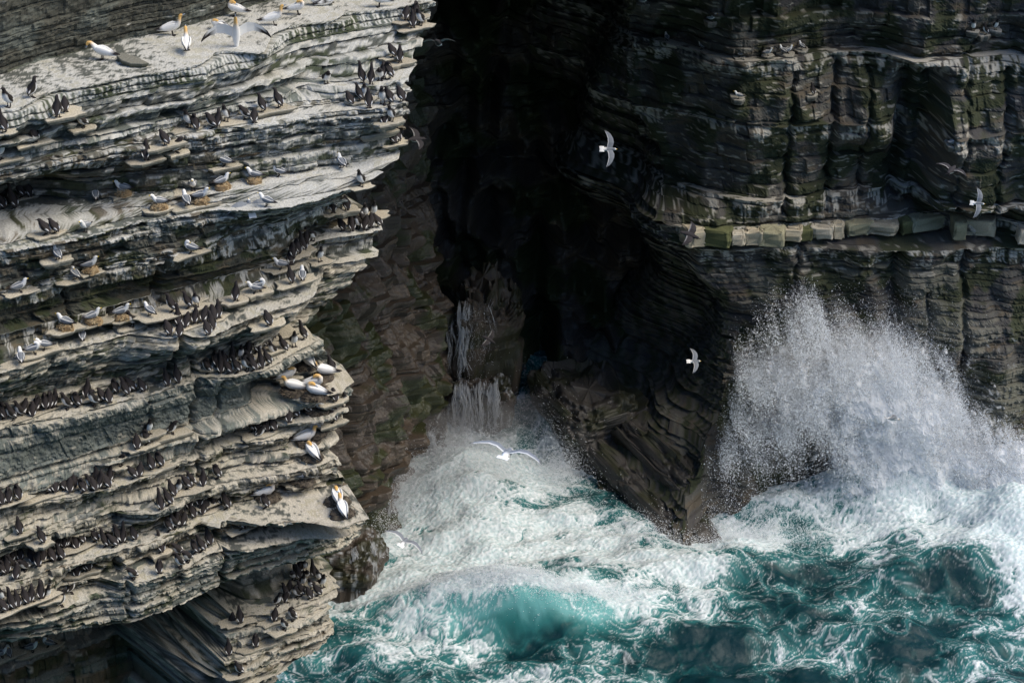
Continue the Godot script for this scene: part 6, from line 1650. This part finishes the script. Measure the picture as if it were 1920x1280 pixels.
const LEFT := [
	["F", 4600, 989, [60, 60, 60, 60, 60, 60, 60, 60, 60, 60, 60, 60, 60, 60, 60, 60, 60, 60, 60, 60, 60, 60, 60, 60, 60, 60, 60, 60, 60, 60, 60, 60, 60, 60, 60, 60, 60, 60, 60, 60, 60, 60, 60, 60, 60, 60, 60, 60, 60, 60, 60, 60, 60, 60, 60, 60, 60, 60, 60, 60, 60, 60]],
	["F", 3100, 989, [-42, -42, -42, -42, -42, -42, -42, -42, -42, -42, -42, -42, -42, -42, -42, -42, -42, -42, -42, -42, -41, -40, -41, -47, -52, -56, -59, -61, -63, -65, -67, -70, -72, -74, -74, -74, -74, -75, -78, -82, -85, -89, -92, -97, -101, -105, -109, -112, -115, -118, -120, -123, -126, -128, -130, -132, -134, -136, -138, -139, -140, -141]],
	["F", 2840, 989, [-115, -115, -115, -115, -115, -115, -115, -115, -115, -115, -115, -115, -115, -115, -115, -115, -115, -115, -115, -115, -113, -111, -113, -126, -138, -147, -152, -156, -161, -166, -171, -177, -182, -187, -187, -187, -187, -187, -195, -203, -211, -219, -227, -236, -246, -255, -264, -271, -277, -283, -289, -295, -301, -305, -310, -315, -320, -324, -328, -330, -333, -336]],
	["B", 2699, 989, [-160, -160, -160, -160, -160, -160, -160, -160, -160, -160, -160, -160, -160, -160, -160, -160, -160, -160, -160, -160, -158, -156, -158, -171, -183, -192, -197, -201, -206, -211, -216, -222, -227, -232, -232, -232, -232, -232, -240, -248, -256, -264, -272, -281, -291, -300, -309, -316, -322, -328, -334, -340, -346, -350, -355, -360, -365, -369, -373, -375, -378, -381]],
	["L", 2699, 819, [58, 58, 58, 58, 58, 58, 58, 58, 58, 58, 58, 58, 58, 58, 58, 58, 58, 58, 60, 62, 66, 57, 33, 17, 11, 17, 22, 23, 20, 17, 16, 19, 23, 25, 25, 25, -2, -31, -27, -2, 33, -10, -54, -85, -97, -108, -106, -98, -86, -97, -131, -121, -112, -102, -94, -92, -89, -87, -86, -86, -86, -86]],
	["F", 2666, 833, [67, 67, 67, 67, 67, 67, 67, 67, 67, 67, 67, 67, 67, 67, 67, 67, 67, 68, 72, 75, 78, 60, 74, 59, 30, 16, 15, 15, 14, 13, 14, 15, 16, 21, 31, 38, 12, 15, 18, 22, 7, -17, -37, -57, -77, -89, -90, -91, -92, -92, -90, -88, -87, -85, -88, -97, -106, -115, -122, -122, -122, -122]],
	["B", 2583, 714, [11, 11, 11, 11, 11, 11, 11, 11, 11, 11, 11, 11, 11, 11, 11, 11, 11, 11, 11, 11, 11, 11, 11, 11, 11, 11, 11, 11, 11, 11, 11, 11, 11, 11, 11, 11, 11, 11, 11, 11, 11, 11, 11, -6, -43, -20, -2, 7, 11, 13, 10, 8, 6, 5, 5, 5, 5, 5, 5, 5, 5, 5]],
	["L", 2583, 654, [12, 12, 12, 12, 12, 12, 12, 12, 12, 12, 12, 12, 12, 12, 12, 12, 12, 12, 12, 12, 12, 12, 12, 12, 12, 12, 12, 12, 12, 12, 12, 12, 12, 12, 12, 12, 12, 12, 12, 12, 12, 12, 12, -7, -42, 4, 31, 55, 71, 82, 77, 72, 67, 67, 67, 67, 67, 67, 67, 67, 67, 67]],
	["B", 2551, 642, [22, 22, 22, 22, 22, 22, 22, 22, 22, 22, 22, 22, 22, 22, 22, 22, 22, 22, 22, 22, 22, 22, 22, 22, 22, 22, 22, 23, 28, 32, 30, 20, 9, 7, 9, 13, 18, 23, 28, 29, 27, 25, 26, 33, 40, 49, 59, 72, 75, 77, 79, 81, 82, 82, 82, 82, 82, 82, 82, 82, 82, 82]],
	["L", 2551, 598, [30, 30, 30, 30, 30, 30, 30, 30, 30, 30, 30, 30, 30, 30, 30, 30, 30, 30, 30, 30, 30, 30, 30, 30, 30, 30, 30, 30, 42, 48, 45, 43, 41, 40, 46, 52, 58, 66, 74, 79, 77, 76, 75, 85, 95, 104, 118, 136, 139, 139, 139, 139, 139, 139, 139, 139, 139, 139, 139, 139, 139, 139]],
	["B", 2407, 621, [-150, -150, -150, -150, -150, -150, -150, -150, -150, -150, -150, -150, -150, -150, -150, -150, -150, -150, -150, -152, -158, -162, -161, -154, -129, -92, -68, -52, -44, -35, -25, -13, -2, 9, 21, 27, 30, 32, 35, 39, 44, 48, 52, 56, 60, 66, 75, 82, 80, 77, 76, 76, 76, 76, 76, 76, 76, 76, 76, 76, 76, 76]],
	["L", 2407, 590, [-96, -96, -96, -96, -96, -96, -96, -96, -96, -96, -96, -96, -96, -96, -96, -96, -96, -96, -96, -96, -95, -92, -89, -86, -58, -38, -26, -15, -5, 7, 21, 33, 43, 54, 66, 76, 79, 83, 87, 92, 97, 103, 105, 108, 111, 116, 128, 140, 134, 128, 124, 124, 124, 124, 124, 124, 124, 124, 124, 124, 124, 124]],
	["B", 2381, 431, [-5, -5, -5, -5, -5, -5, -5, -5, -5, -5, -5, -5, -5, -5, -5, -5, -5, -2, 2, 7, 12, 17, 21, 27, 32, 35, 36, 35, 35, 34, 38, 44, 50, 54, 58, 71, 90, 104, 116, 127, 134, 138, 140, 141, 142, 142, 142, 142, 142, 142, 142, 142, 142, 142, 142, 142, 142, 142, 142, 142, 142, 142]],
	["L", 2381, 435, [38, 38, 38, 38, 38, 38, 38, 38, 38, 38, 38, 38, 38, 38, 38, 38, 39, 42, 45, 52, 58, 65, 69, 73, 78, 77, 75, 72, 70, 67, 74, 82, 87, 91, 97, 122, 147, 159, 170, 178, 177, 176, 173, 166, 160, 157, 157, 157, 157, 157, 157, 157, 157, 157, 157, 157, 157, 157, 157, 157, 157, 157]],
	["L", 2277, 512, [21, 21, 21, 21, 21, 21, 21, 21, 21, 21, 21, 21, 21, 21, 21, 21, 21, 21, 21, 21, 21, 21, 21, 22, 25, 28, 31, 33, 39, 47, 55, 63, 63, 62, 58, 44, 30, 26, 24, 22, 23, 24, 5, -1, -4, -7, -9, -11, -12, -12, -12, -12, -12, -12, -12, -12, -12, -12, -12, -12, -12, -12]],
	["F", 2206, 541, [4, 4, 4, 4, 4, 4, 4, 4, 4, 4, 4, 4, 4, 4, 4, 4, 4, 5, 5, 6, 6, 7, 7, 8, 8, 9, 9, 10, 12, 18, 24, 30, 36, 42, 47, 47, 47, 45, 43, 42, 42, 25, -4, -30, -39, -48, -58, -69, -81, -81, -81, -81, -81, -81, -81, -81, -81, -81, -81, -81, -81, -81]],
	["B", 2167, 649, [7, 7, 7, 7, 7, 7, 7, 7, 7, 7, 7, 7, 7, 7, 7, 7, 7, 7, 7, 7, 7, 7, 7, 7, 7, 7, 7, 7, 7, 7, 7, 7, 7, 7, 7, 7, 7, 7, 7, 7, 7, 7, 1, -32, -56, -69, -78, -90, -103, -117, -111, -95, -81, -81, -81, -81, -81, -81, -81, -81, -81, -81]],
	["L", 2167, 618, [10, 10, 10, 10, 10, 10, 10, 10, 10, 10, 10, 10, 10, 10, 10, 10, 10, 10, 10, 10, 10, 10, 10, 10, 10, 10, 10, 10, 10, 10, 10, 10, 10, 10, 10, 10, 10, 10, 10, 10, 10, 10, -5, -22, -33, -44, -43, -36, -25, -17, -16, -15, -15, -15, -15, -15, -15, -15, -15, -15, -15, -15]],
	["B", 2108, 613, [42, 42, 42, 42, 42, 42, 42, 42, 42, 42, 42, 42, 42, 42, 42, 41, 39, 40, 41, 35, 28, 18, 12, 7, 8, 9, 12, 16, 38, 53, 63, 73, 83, 84, 86, 85, 82, 80, 80, 83, 86, 83, 72, 43, 6, -30, -49, -42, -37, -32, -28, -26, -26, -26, -26, -26, -26, -26, -26, -26, -26, -26]],
	["L", 2108, 592, [74, 74, 74, 74, 74, 74, 74, 74, 74, 74, 74, 74, 74, 74, 74, 72, 70, 72, 76, 66, 56, 49, 51, 53, 54, 54, 55, 55, 93, 124, 142, 160, 171, 161, 151, 143, 137, 131, 130, 132, 133, 126, 104, 66, 29, -9, -20, -11, -4, -1, 2, 2, 2, 2, 2, 2, 2, 2, 2, 2, 2, 2]],
	["B", 1950, 405, [-20, -20, -20, -20, -20, -20, -20, -20, -20, -20, -20, -20, -20, -20, -20, -20, -21, -20, -16, -11, -8, -4, 0, 3, 5, 6, 8, 13, 18, 24, 29, 33, 31, 34, 38, 43, 39, 31, 19, -6, -31, -51, -56, -46, -39, -39, -39, -39, -39, -39, -39, -39, -39, -39, -39, -39, -39, -39, -39, -39, -39, -39]],
	["L", 1950, 387, [23, 23, 23, 23, 23, 23, 23, 23, 23, 23, 23, 23, 23, 23, 23, 23, 23, 29, 36, 44, 50, 54, 58, 61, 64, 65, 65, 66, 66, 66, 66, 65, 62, 70, 88, 105, 108, 111, 101, 88, 77, 67, 56, 44, 44, 44, 44, 44, 44, 44, 44, 44, 44, 44, 44, 44, 44, 44, 44, 44, 44, 44]],
	["B", 1824, 491, [30, 30, 30, 30, 30, 30, 30, 30, 30, 30, 30, 30, 30, 30, 30, 30, 30, 30, 30, 30, 30, 30, 30, 30, 30, 30, 30, 30, 30, 30, 30, 30, 30, 30, 30, 30, 30, 26, -32, -55, -36, -11, -15, -24, -29, -36, -26, -13, -13, -13, -13, -13, -13, -13, -13, -13, -13, -13, -13, -13, -13, -13]],
	["L", 1824, 471, [30, 30, 30, 30, 30, 30, 30, 30, 30, 30, 30, 30, 30, 30, 30, 30, 30, 30, 30, 30, 30, 30, 30, 30, 30, 30, 30, 30, 30, 30, 30, 30, 30, 30, 30, 30, 30, 16, -36, -9, 38, 105, 104, 105, 105, 84, 70, 70, 70, 70, 70, 70, 70, 70, 70, 70, 70, 70, 70, 70, 70, 70]],
	["B", 1795, 462, [25, 25, 25, 25, 25, 25, 25, 25, 25, 25, 25, 25, 25, 25, 25, 25, 25, 25, 25, 25, 25, 25, 25, 27, 34, 41, 41, 33, 24, 20, 19, 28, 55, 75, 75, 75, 75, 75, 75, 75, 75, 75, 75, 75, 75, 75, 75, 75, 75, 75, 75, 75, 75, 75, 75, 75, 75, 75, 75, 75, 75, 75]],
	["L", 1795, 462, [25, 25, 25, 25, 25, 25, 25, 25, 25, 25, 25, 25, 25, 25, 25, 25, 25, 25, 25, 25, 25, 25, 25, 31, 54, 60, 56, 59, 57, 53, 49, 67, 75, 75, 75, 75, 75, 75, 75, 75, 75, 75, 75, 75, 75, 75, 75, 75, 75, 75, 75, 75, 75, 75, 75, 75, 75, 75, 75, 75, 75, 75]],
	["B", 1767, 452, [28, 28, 28, 28, 28, 28, 28, 28, 28, 28, 28, 28, 28, 28, 28, 28, 28, 28, 28, 28, 28, 28, 28, 28, 28, 28, 28, 28, 28, 28, 28, 28, 28, 28, 28, 28, 28, 28, 15, 22, 32, 38, 41, 34, 25, 36, 38, 38, 38, 38, 38, 38, 38, 38, 38, 38, 38, 38, 38, 38, 38, 38]],
	["L", 1767, 441, [28, 28, 28, 28, 28, 28, 28, 28, 28, 28, 28, 28, 28, 28, 28, 28, 28, 28, 28, 28, 28, 28, 28, 28, 28, 28, 28, 28, 28, 28, 28, 28, 28, 28, 28, 28, 28, 27, 24, 79, 91, 102, 110, 109, 100, 92, 92, 92, 92, 92, 92, 92, 92, 92, 92, 92, 92, 92, 92, 92, 92, 92]],
	["B", 1738, 434, [-16, -16, -16, -16, -16, -16, -16, -16, -16, -16, -16, -16, -16, -16, -15, -13, -10, -7, -3, 2, 7, 11, 16, 22, 28, 32, 33, 35, 37, 35, 31, 31, 22, 11, 1, -2, 5, 17, 33, 45, 59, 70, 70, 70, 70, 70, 70, 70, 70, 70, 70, 70, 70, 70, 70, 70, 70, 70, 70, 70, 70, 70]],
	["L", 1738, 434, [11, 11, 11, 11, 11, 11, 11, 11, 11, 11, 11, 11, 11, 11, 12, 14, 18, 25, 32, 42, 52, 60, 66, 72, 78, 79, 77, 75, 73, 62, 54, 65, 64, 58, 51, 45, 61, 77, 89, 84, 75, 70, 70, 70, 70, 70, 70, 70, 70, 70, 70, 70, 70, 70, 70, 70, 70, 70, 70, 70, 70, 70]],
	["B", 1690, 423, [30, 30, 30, 30, 30, 30, 30, 30, 30, 30, 30, 30, 30, 30, 30, 30, 30, 30, 30, 30, 30, 30, 30, 30, 30, 30, 30, 30, 30, 30, 30, 30, 30, 30, 30, 30, 30, 34, 40, 52, 59, 57, 52, 43, 47, 49, 49, 49, 49, 49, 49, 49, 49, 49, 49, 49, 49, 49, 49, 49, 49, 49]],
	["L", 1690, 415, [30, 30, 30, 30, 30, 30, 30, 30, 30, 30, 30, 30, 30, 30, 30, 30, 30, 30, 30, 30, 30, 30, 30, 30, 30, 30, 30, 30, 30, 30, 30, 30, 30, 30, 30, 30, 30, 40, 57, 89, 106, 112, 109, 96, 85, 85, 85, 85, 85, 85, 85, 85, 85, 85, 85, 85, 85, 85, 85, 85, 85, 85]],
	["B", 1662, 384, [57, 57, 57, 57, 57, 57, 57, 57, 57, 57, 57, 57, 57, 57, 57, 57, 57, 57, 57, 57, 57, 57, 57, 53, 52, 65, 83, 83, 70, 60, 50, 44, 41, 39, 41, 50, 60, 69, 78, 85, 88, 88, 90, 92, 92, 92, 92, 92, 92, 92, 92, 92, 92, 92, 92, 92, 92, 92, 92, 92, 92, 92]],
	["L", 1662, 383, [60, 60, 60, 60, 60, 60, 60, 60, 60, 60, 60, 60, 60, 60, 60, 60, 60, 60, 60, 60, 60, 60, 60, 47, 47, 76, 104, 120, 111, 102, 94, 86, 82, 80, 83, 89, 100, 111, 122, 130, 134, 141, 136, 126, 126, 126, 126, 126, 126, 126, 126, 126, 126, 126, 126, 126, 126, 126, 126, 126, 126, 126]],
	["B", 1580, 405, [-2, -2, -2, -2, -2, -2, -2, -2, -2, -2, -2, -2, -2, -1, -1, 2, 2, 1, -1, 4, 10, 18, 24, 31, 38, 44, 50, 49, 48, 42, 35, 29, 43, 34, 48, 60, 62, 63, 68, 82, 102, 107, 116, 126, 153, 153, 153, 153, 153, 153, 153, 153, 153, 153, 153, 153, 153, 153, 153, 153, 153, 153]],
	["L", 1580, 370, [70, 70, 70, 70, 70, 70, 70, 70, 70, 70, 70, 70, 71, 73, 75, 86, 87, 84, 81, 83, 88, 92, 94, 96, 98, 100, 101, 101, 100, 99, 95, 90, 136, 109, 144, 179, 196, 210, 225, 255, 303, 304, 306, 307, 307, 307, 307, 307, 307, 307, 307, 307, 307, 307, 307, 307, 307, 307, 307, 307, 307, 307]],
	["B", 1512, 387, [93, 93, 93, 93, 93, 93, 93, 93, 93, 93, 93, 93, 93, 93, 93, 93, 93, 92, 82, 56, 34, 35, 43, 72, 89, 88, 84, 78, 71, 74, 76, 75, 82, 90, 93, 95, 97, 99, 101, 107, 113, 116, 115, 114, 114, 114, 114, 114, 114, 114, 114, 114, 114, 114, 114, 114, 114, 114, 114, 114, 114, 114]],
	["L", 1512, 387, [100, 100, 100, 100, 100, 100, 100, 100, 100, 100, 100, 100, 100, 100, 100, 100, 100, 95, 66, 58, 69, 71, 80, 128, 152, 158, 160, 161, 162, 152, 139, 130, 143, 166, 175, 184, 190, 197, 203, 220, 238, 249, 245, 242, 242, 242, 242, 242, 242, 242, 242, 242, 242, 242, 242, 242, 242, 242, 242, 242, 242, 242]],
	["B", 1479, 403, [-3, -3, -3, -3, -3, -3, -3, -3, -3, -3, -3, -3, -3, -1, 4, 10, 17, 21, 28, 36, 39, 45, 59, 112, 135, 135, 135, 135, 135, 135, 135, 135, 135, 135, 135, 135, 135, 135, 135, 135, 135, 135, 135, 135, 135, 135, 135, 135, 135, 135, 135, 135, 135, 135, 135, 135, 135, 135, 135, 135, 135, 135]],
	["L", 1479, 403, [77, 77, 77, 77, 77, 77, 77, 77, 77, 77, 77, 77, 79, 82, 87, 97, 105, 107, 109, 104, 93, 85, 92, 122, 135, 135, 135, 135, 135, 135, 135, 135, 135, 135, 135, 135, 135, 135, 135, 135, 135, 135, 135, 135, 135, 135, 135, 135, 135, 135, 135, 135, 135, 135, 135, 135, 135, 135, 135, 135, 135, 135]],
	["F", 1381, 453, [-5, -5, -5, -5, -5, -5, -5, -5, -5, -5, -5, -5, -3, 3, 10, 22, 36, 44, 50, 56, 67, 79, 91, 103, 115, 114, 113, 112, 110, 105, 98, 91, 85, 82, 86, 89, 93, 96, 100, 104, 106, 109, 111, 113, 100, 86, 85, 85, 85, 85, 85, 85, 85, 85, 85, 85, 85, 85, 85, 85, 85, 85]],
	["F", 1360, 449, [-420, -420, -420, -420, -420, -420, -420, -420, -420, -420, -420, -420, -420, -420, -420, -420, -420, -420, -420, -420, -420, -420, -420, -420, -420, -420, -420, -420, -420, -420, -420, -420, -420, -420, -420, -420, -420, -420, -420, -420, -420, -420, -420, -420, -420, -420, -420, -420, -420, -420, -420, -420, -420, -420, -420, -420, -420, -420, -420, -420, -420, -420]],
	["B", 1226, 420, [-420, -420, -420, -420, -420, -420, -420, -420, -420, -420, -420, -420, -420, -420, -420, -420, -420, -420, -420, -420, -420, -420, -420, -420, -420, -420, -420, -420, -420, -420, -420, -420, -420, -407, -275, -91, 2, 19, 25, 10, -5, -19, -34, -37, -15, -15, -15, -15, -15, -15, -15, -15, -15, -15, -15, -15, -15, -15, -15, -15, -15, -15]],
	["L", 1226, 398, [-420, -420, -420, -420, -420, -420, -420, -420, -420, -420, -420, -420, -420, -420, -420, -420, -420, -420, -420, -420, -420, -420, -420, -420, -420, -420, -420, -420, -420, -420, -420, -420, -420, -380, 32, 41, 58, 78, 77, 76, 74, 73, 68, 60, 57, 57, 57, 57, 57, 57, 57, 57, 57, 57, 57, 57, 57, 57, 57, 57, 57, 57]],
	["B", 1199, 362, [-420, -420, -420, -420, -420, -420, -420, -420, -420, -420, -420, -420, -420, -420, -420, -420, -420, -420, -420, -420, -420, -420, -420, -420, -420, -420, -420, -420, -420, -420, -420, -420, -394, -105, 29, 34, 44, 56, 66, 74, 80, 78, 77, 76, 76, 76, 76, 76, 76, 76, 76, 76, 76, 76, 76, 76, 76, 76, 76, 76, 76, 76]],
	["L", 1199, 368, [-420, -420, -420, -420, -420, -420, -420, -420, -420, -420, -420, -420, -420, -420, -420, -420, -420, -420, -420, -420, -420, -420, -420, -420, -420, -420, -420, -420, -420, -420, -420, -420, -339, 53, 58, 62, 76, 89, 98, 103, 102, 98, 94, 93, 93, 93, 93, 93, 93, 93, 93, 93, 93, 93, 93, 93, 93, 93, 93, 93, 93, 93]],
	["B", 1151, 363, [-420, -420, -420, -420, -420, -420, -420, -420, -420, -420, -420, -420, -420, -420, -420, -420, -420, -420, -420, -420, -420, -420, -420, -420, -420, -420, -420, -420, -420, -420, -420, -420, -216, 64, 68, 71, 72, 74, 76, 79, 81, 79, 76, 75, 75, 75, 75, 75, 75, 75, 75, 75, 75, 75, 75, 75, 75, 75, 75, 75, 75, 75]],
	["L", 1151, 362, [-420, -420, -420, -420, -420, -420, -420, -420, -420, -420, -420, -420, -420, -420, -420, -420, -420, -420, -420, -420, -420, -420, -420, -420, -420, -420, -420, -420, -420, -420, -420, -420, 87, 93, 99, 102, 99, 97, 96, 100, 102, 97, 93, 93, 93, 93, 93, 93, 93, 93, 93, 93, 93, 93, 93, 93, 93, 93, 93, 93, 93, 93]],
	["L", 1095, 365, [-420, -420, -420, -420, -420, -420, -420, -420, -420, -420, -420, -420, -420, -420, -420, -420, -420, -420, -420, -420, -420, -420, -420, -420, -420, -420, -420, -420, -420, -420, -420, 52, 95, 106, 105, 96, 89, 86, 83, 79, 84, 89, 69, 65, 65, 65, 65, 65, 65, 65, 65, 65, 65, 65, 65, 65, 65, 65, 65, 65, 65, 65]],
	["L", 1059, 230, [-420, -420, -420, -420, -420, -420, -420, -420, -420, -420, -420, -420, -420, -420, -420, -420, -420, -420, -420, -420, -420, -420, -420, -420, -420, -420, -420, -420, -420, -420, -111, 95, 94, 92, 90, 94, 98, 98, 95, 95, 95, 95, 95, 95, 95, 95, 95, 95, 95, 95, 95, 95, 95, 95, 95, 95, 95, 95, 95, 95, 95, 95]],
	["F", 960, 200, [-344, -344, -344, -344, -344, -344, -344, -344, -344, -344, -344, -344, -344, -344, -344, -344, -344, -344, -344, -344, -344, -344, -344, -344, -344, -344, -344, -344, -344, -344, -128, 17, 16, 14, 13, 16, 19, 19, 17, 17, 17, 17, 17, 17, 17, 17, 17, 17, 17, 17, 17, 17, 17, 17, 17, 17, 17, 17, 17, 17, 17, 17]],
	["F", -200, 170, [-200, -200, -200, -200, -200, -200, -200, -200, -200, -200, -200, -200, -200, -200, -200, -200, -200, -200, -200, -200, -200, -200, -200, -200, -200, -200, -200, -200, -200, -200, -200, -200, -200, -200, -200, -200, -200, -200, -200, -200, -200, -200, -200, -200, -200, -200, -200, -200, -200, -200, -200, -200, -200, -200, -200, -200, -200, -200, -200, -200, -200, -200]],
]
const RIGHT := [
	["F", 3200, 800, [0, 0, 0, 0, 0, 0, 0, 0, 0, 0, 0, 0, 0, 0, 0, 0, 0, 0, 0, 0, 0, 0, 0, 0, 0, 0, 0, 0, 0, 0, 0, 0, 0, 0, 0, 0, 0, 0, 0, 0, 0, 0, 0, 0, 0, 0, 0, 0, 0, 0, 0, 0, 0, 0, 0, 0, 0, 0, 0, 0, 0, 0, 0, 0, 0, 0]],
	["F", 2400, 800, [60, 60, 60, 60, 60, 60, 60, 60, 60, 60, 60, 60, 60, 60, 60, 60, 60, 60, 60, 60, 60, 60, 60, 60, 60, 60, 60, 60, 60, 60, 60, 60, 60, 60, 60, 60, 60, 60, 60, 60, 60, 60, 60, 60, 60, 60, 60, 60, 60, 60, 60, 60, 60, 60, 60, 60, 60, 60, 60, 60, 60, 60, 60, 60, 60, 60]],
	["B", 1783, 778, [117, 117, 117, 117, 117, 117, 117, 117, 117, 117, 117, 117, 117, 117, 117, 117, 117, 117, 117, 117, 117, 79, 20, -38, -97, -85, -73, -61, -50, -38, -26, -15, -3, 9, -7, -52, -97, -114, -128, -128, -128, -127, -118, -108, -74, -47, -30, -14, -6, -1, -5, -33, -62, -102, -151, -185, -218, -250, -277, -304, -315, -315, -315, -315, -315, -315]],
	["L", 1783, 781, [170, 170, 170, 170, 170, 170, 170, 170, 170, 170, 170, 170, 170, 170, 170, 170, 170, 170, 170, 170, 170, 152, 94, 36, -22, -33, -21, -9, 2, 14, 25, 37, 49, 60, 59, 14, -30, -53, -70, -72, -72, -72, -63, -54, -25, 5, 22, 38, 48, 53, 54, 26, -3, -39, -90, -124, -157, -189, -216, -242, -256, -256, -256, -256, -256, -256]],
	["L", 1527, 717, [186, 186, 186, 186, 186, 186, 186, 186, 186, 186, 186, 186, 186, 186, 186, 186, 186, 186, 186, 186, 186, 171, 157, 142, 128, 130, 148, 166, 184, 202, 209, 13, -91, -117, -111, -20, 24, 31, 39, 39, 31, 23, 26, 37, 48, 59, 62, 55, 48, 41, 22, -9, -39, -70, -91, -110, -129, -148, -165, -165, -165, -165, -165, -165, -165, -165]],
	["B", 1219, 640, [66, 66, 66, 66, 66, 66, 66, 66, 66, 66, 66, 66, 66, 66, 66, 66, 66, 66, 66, 61, 56, 51, 45, 40, 59, 82, 104, 109, 87, 66, 45, -23, -97, -147, -143, -139, -132, -120, -107, -95, -82, -66, -50, -33, -19, -6, 7, 8, -3, -14, -35, -66, -96, -127, -161, -195, -230, -230, -230, -230, -230, -230, -230, -230, -230, -230]],
	["L", 1219, 643, [102, 102, 102, 102, 102, 102, 102, 102, 102, 102, 102, 102, 102, 102, 102, 102, 102, 102, 102, 99, 94, 88, 83, 78, 91, 113, 135, 149, 127, 106, 85, 29, -50, -102, -106, -102, -96, -84, -71, -59, -47, -31, -14, 2, 16, 29, 42, 46, 35, 24, 5, -26, -56, -87, -120, -154, -189, -192, -192, -192, -192, -192, -192, -192, -192, -192]],
	["B", 1117, 639, [30, 30, 30, 30, 30, 30, 30, 30, 30, 30, 30, 30, 30, 30, 30, 30, 30, 30, 28, 20, 12, 4, -11, -36, -60, -84, -11, -47, -84, -110, -110, -110, -110, -71, -58, -53, -47, -42, -36, -31, -26, -22, -18, -10, -1, 7, 15, 22, 30, 37, 44, 52, 52, 43, 33, 24, 15, 15, 15, 15, 15, 15, 15, 15, 15, 15]],
	["L", 1117, 642, [46, 46, 46, 46, 46, 46, 46, 46, 46, 46, 46, 46, 46, 46, 46, 46, 46, 46, 45, 38, 30, 22, 11, -13, -38, -62, -86, -23, -59, -93, -93, -93, -93, -66, -42, -37, -32, -26, -21, -15, -10, -6, -2, 5, 13, 22, 30, 37, 45, 52, 59, 67, 68, 59, 50, 41, 31, 31, 31, 31, 31, 31, 31, 31, 31, 31]],
	["F", 1045, 639, [35, 35, 35, 35, 35, 35, 35, 35, 35, 35, 35, 35, 35, 35, 35, 35, 35, 35, 32, 24, 17, 9, -6, -30, -54, -78, -7, -42, -77, -102, -102, -102, -102, -63, -51, -46, -41, -35, -30, -25, -20, -16, -12, -4, 4, 13, 20, 28, 35, 42, 49, 56, 56, 47, 38, 29, 20, 20, 20, 20, 20, 20, 20, 20, 20, 20]],
	["L", 1027, 603, [70, 70, 70, 70, 70, 70, 70, 70, 70, 70, 70, 70, 70, 70, 70, 70, 70, 70, 68, 63, 57, 52, 46, 41, 36, 30, 38, 48, 57, 66, 70, 70, 70, 70, 70, 70, 70, 70, 70, 61, 51, 44, 38, 31, 32, 35, 37, 40, 52, 65, 67, 62, 57, 53, 37, 12, 10, 10, 10, 10, 10, 10, 10, 10, 10, 10]],
	["F", 936, 557, [69, 69, 69, 69, 69, 69, 69, 69, 69, 69, 69, 69, 69, 69, 69, 69, 69, 69, 65, 58, 51, 45, 38, 32, 25, 21, 24, 27, 30, 33, 36, 39, 43, 43, 38, 33, 29, 24, 16, -1, 0, 7, 14, 20, 17, 14, 12, 13, 19, 16, 11, 6, 1, -3, -80, -80, -80, -80, -80, -80, -80, -80, -80, -80, -80, -80]],
	["F", 676, 352, [150, 150, 150, 150, 150, 150, 150, 150, 150, 150, 150, 150, 150, 150, 150, 150, 150, 150, 154, 158, 163, 167, 171, 175, 180, 184, 188, 193, 183, 152, 122, 91, 61, 57, 57, 57, 57, 57, 51, 42, 33, 24, 14, 10, 10, 10, 10, 3, -19, -38, -38, -38, -38, -38, -38, -38, -38, -38, -38, -38, -38, -38, -38, -38, -38, -38]],
	["F", 318, 399, [193, 193, 193, 193, 193, 193, 193, 193, 193, 193, 193, 193, 193, 193, 193, 193, 193, 209, 227, 245, 263, 281, 299, 317, 274, 223, 171, 145, 136, 128, 119, 110, 102, 93, 85, 76, 68, 61, 57, 52, 48, 44, 40, 44, 48, 52, 56, 60, 62, 62, 62, 62, 62, 62, 62, 62, 62, 62, 62, 62, 62, 62, 62, 62, 62, 62]],
	["L", 160, 548, [173, 173, 173, 173, 173, 173, 173, 173, 173, 173, 173, 173, 173, 173, 173, 173, 171, 167, 163, 159, 155, 151, 146, 142, 138, 134, 130, 118, 107, 96, 85, 74, 63, 52, 51, 66, 81, 96, 111, 126, 150, 178, 207, 235, 256, 270, 284, 298, 309, 306, 303, 300, 297, 321, 338, 338, 338, 338, 338, 338, 338, 338, 338, 338, 338, 338]],
	["F", 10, 574, [89, 89, 89, 89, 89, 89, 89, 89, 89, 89, 89, 89, 89, 89, 89, 85, 76, 68, 60, 52, 44, 36, 28, 20, 11, 4, -2, -7, -12, -18, -23, -28, -34, -38, -31, -24, -18, -11, -4, 38, 81, 124, 167, 209, 240, 269, 298, 327, 356, 381, 371, 361, 409, 575, 642, 736, 736, 736, 736, 736, 736, 736, 736, 736, 736, 736]],
	["F", -200, 574, [109, 109, 109, 109, 109, 109, 109, 109, 109, 109, 109, 109, 109, 109, 109, 105, 96, 88, 80, 72, 64, 56, 48, 40, 31, 24, 18, 13, 8, 2, -3, -8, -14, -18, -11, -4, 2, 9, 16, 58, 101, 144, 187, 229, 260, 289, 318, 347, 376, 401, 391, 381, 429, 595, 662, 756, 756, 756, 756, 756, 756, 756, 756, 756, 756, 756]],
]
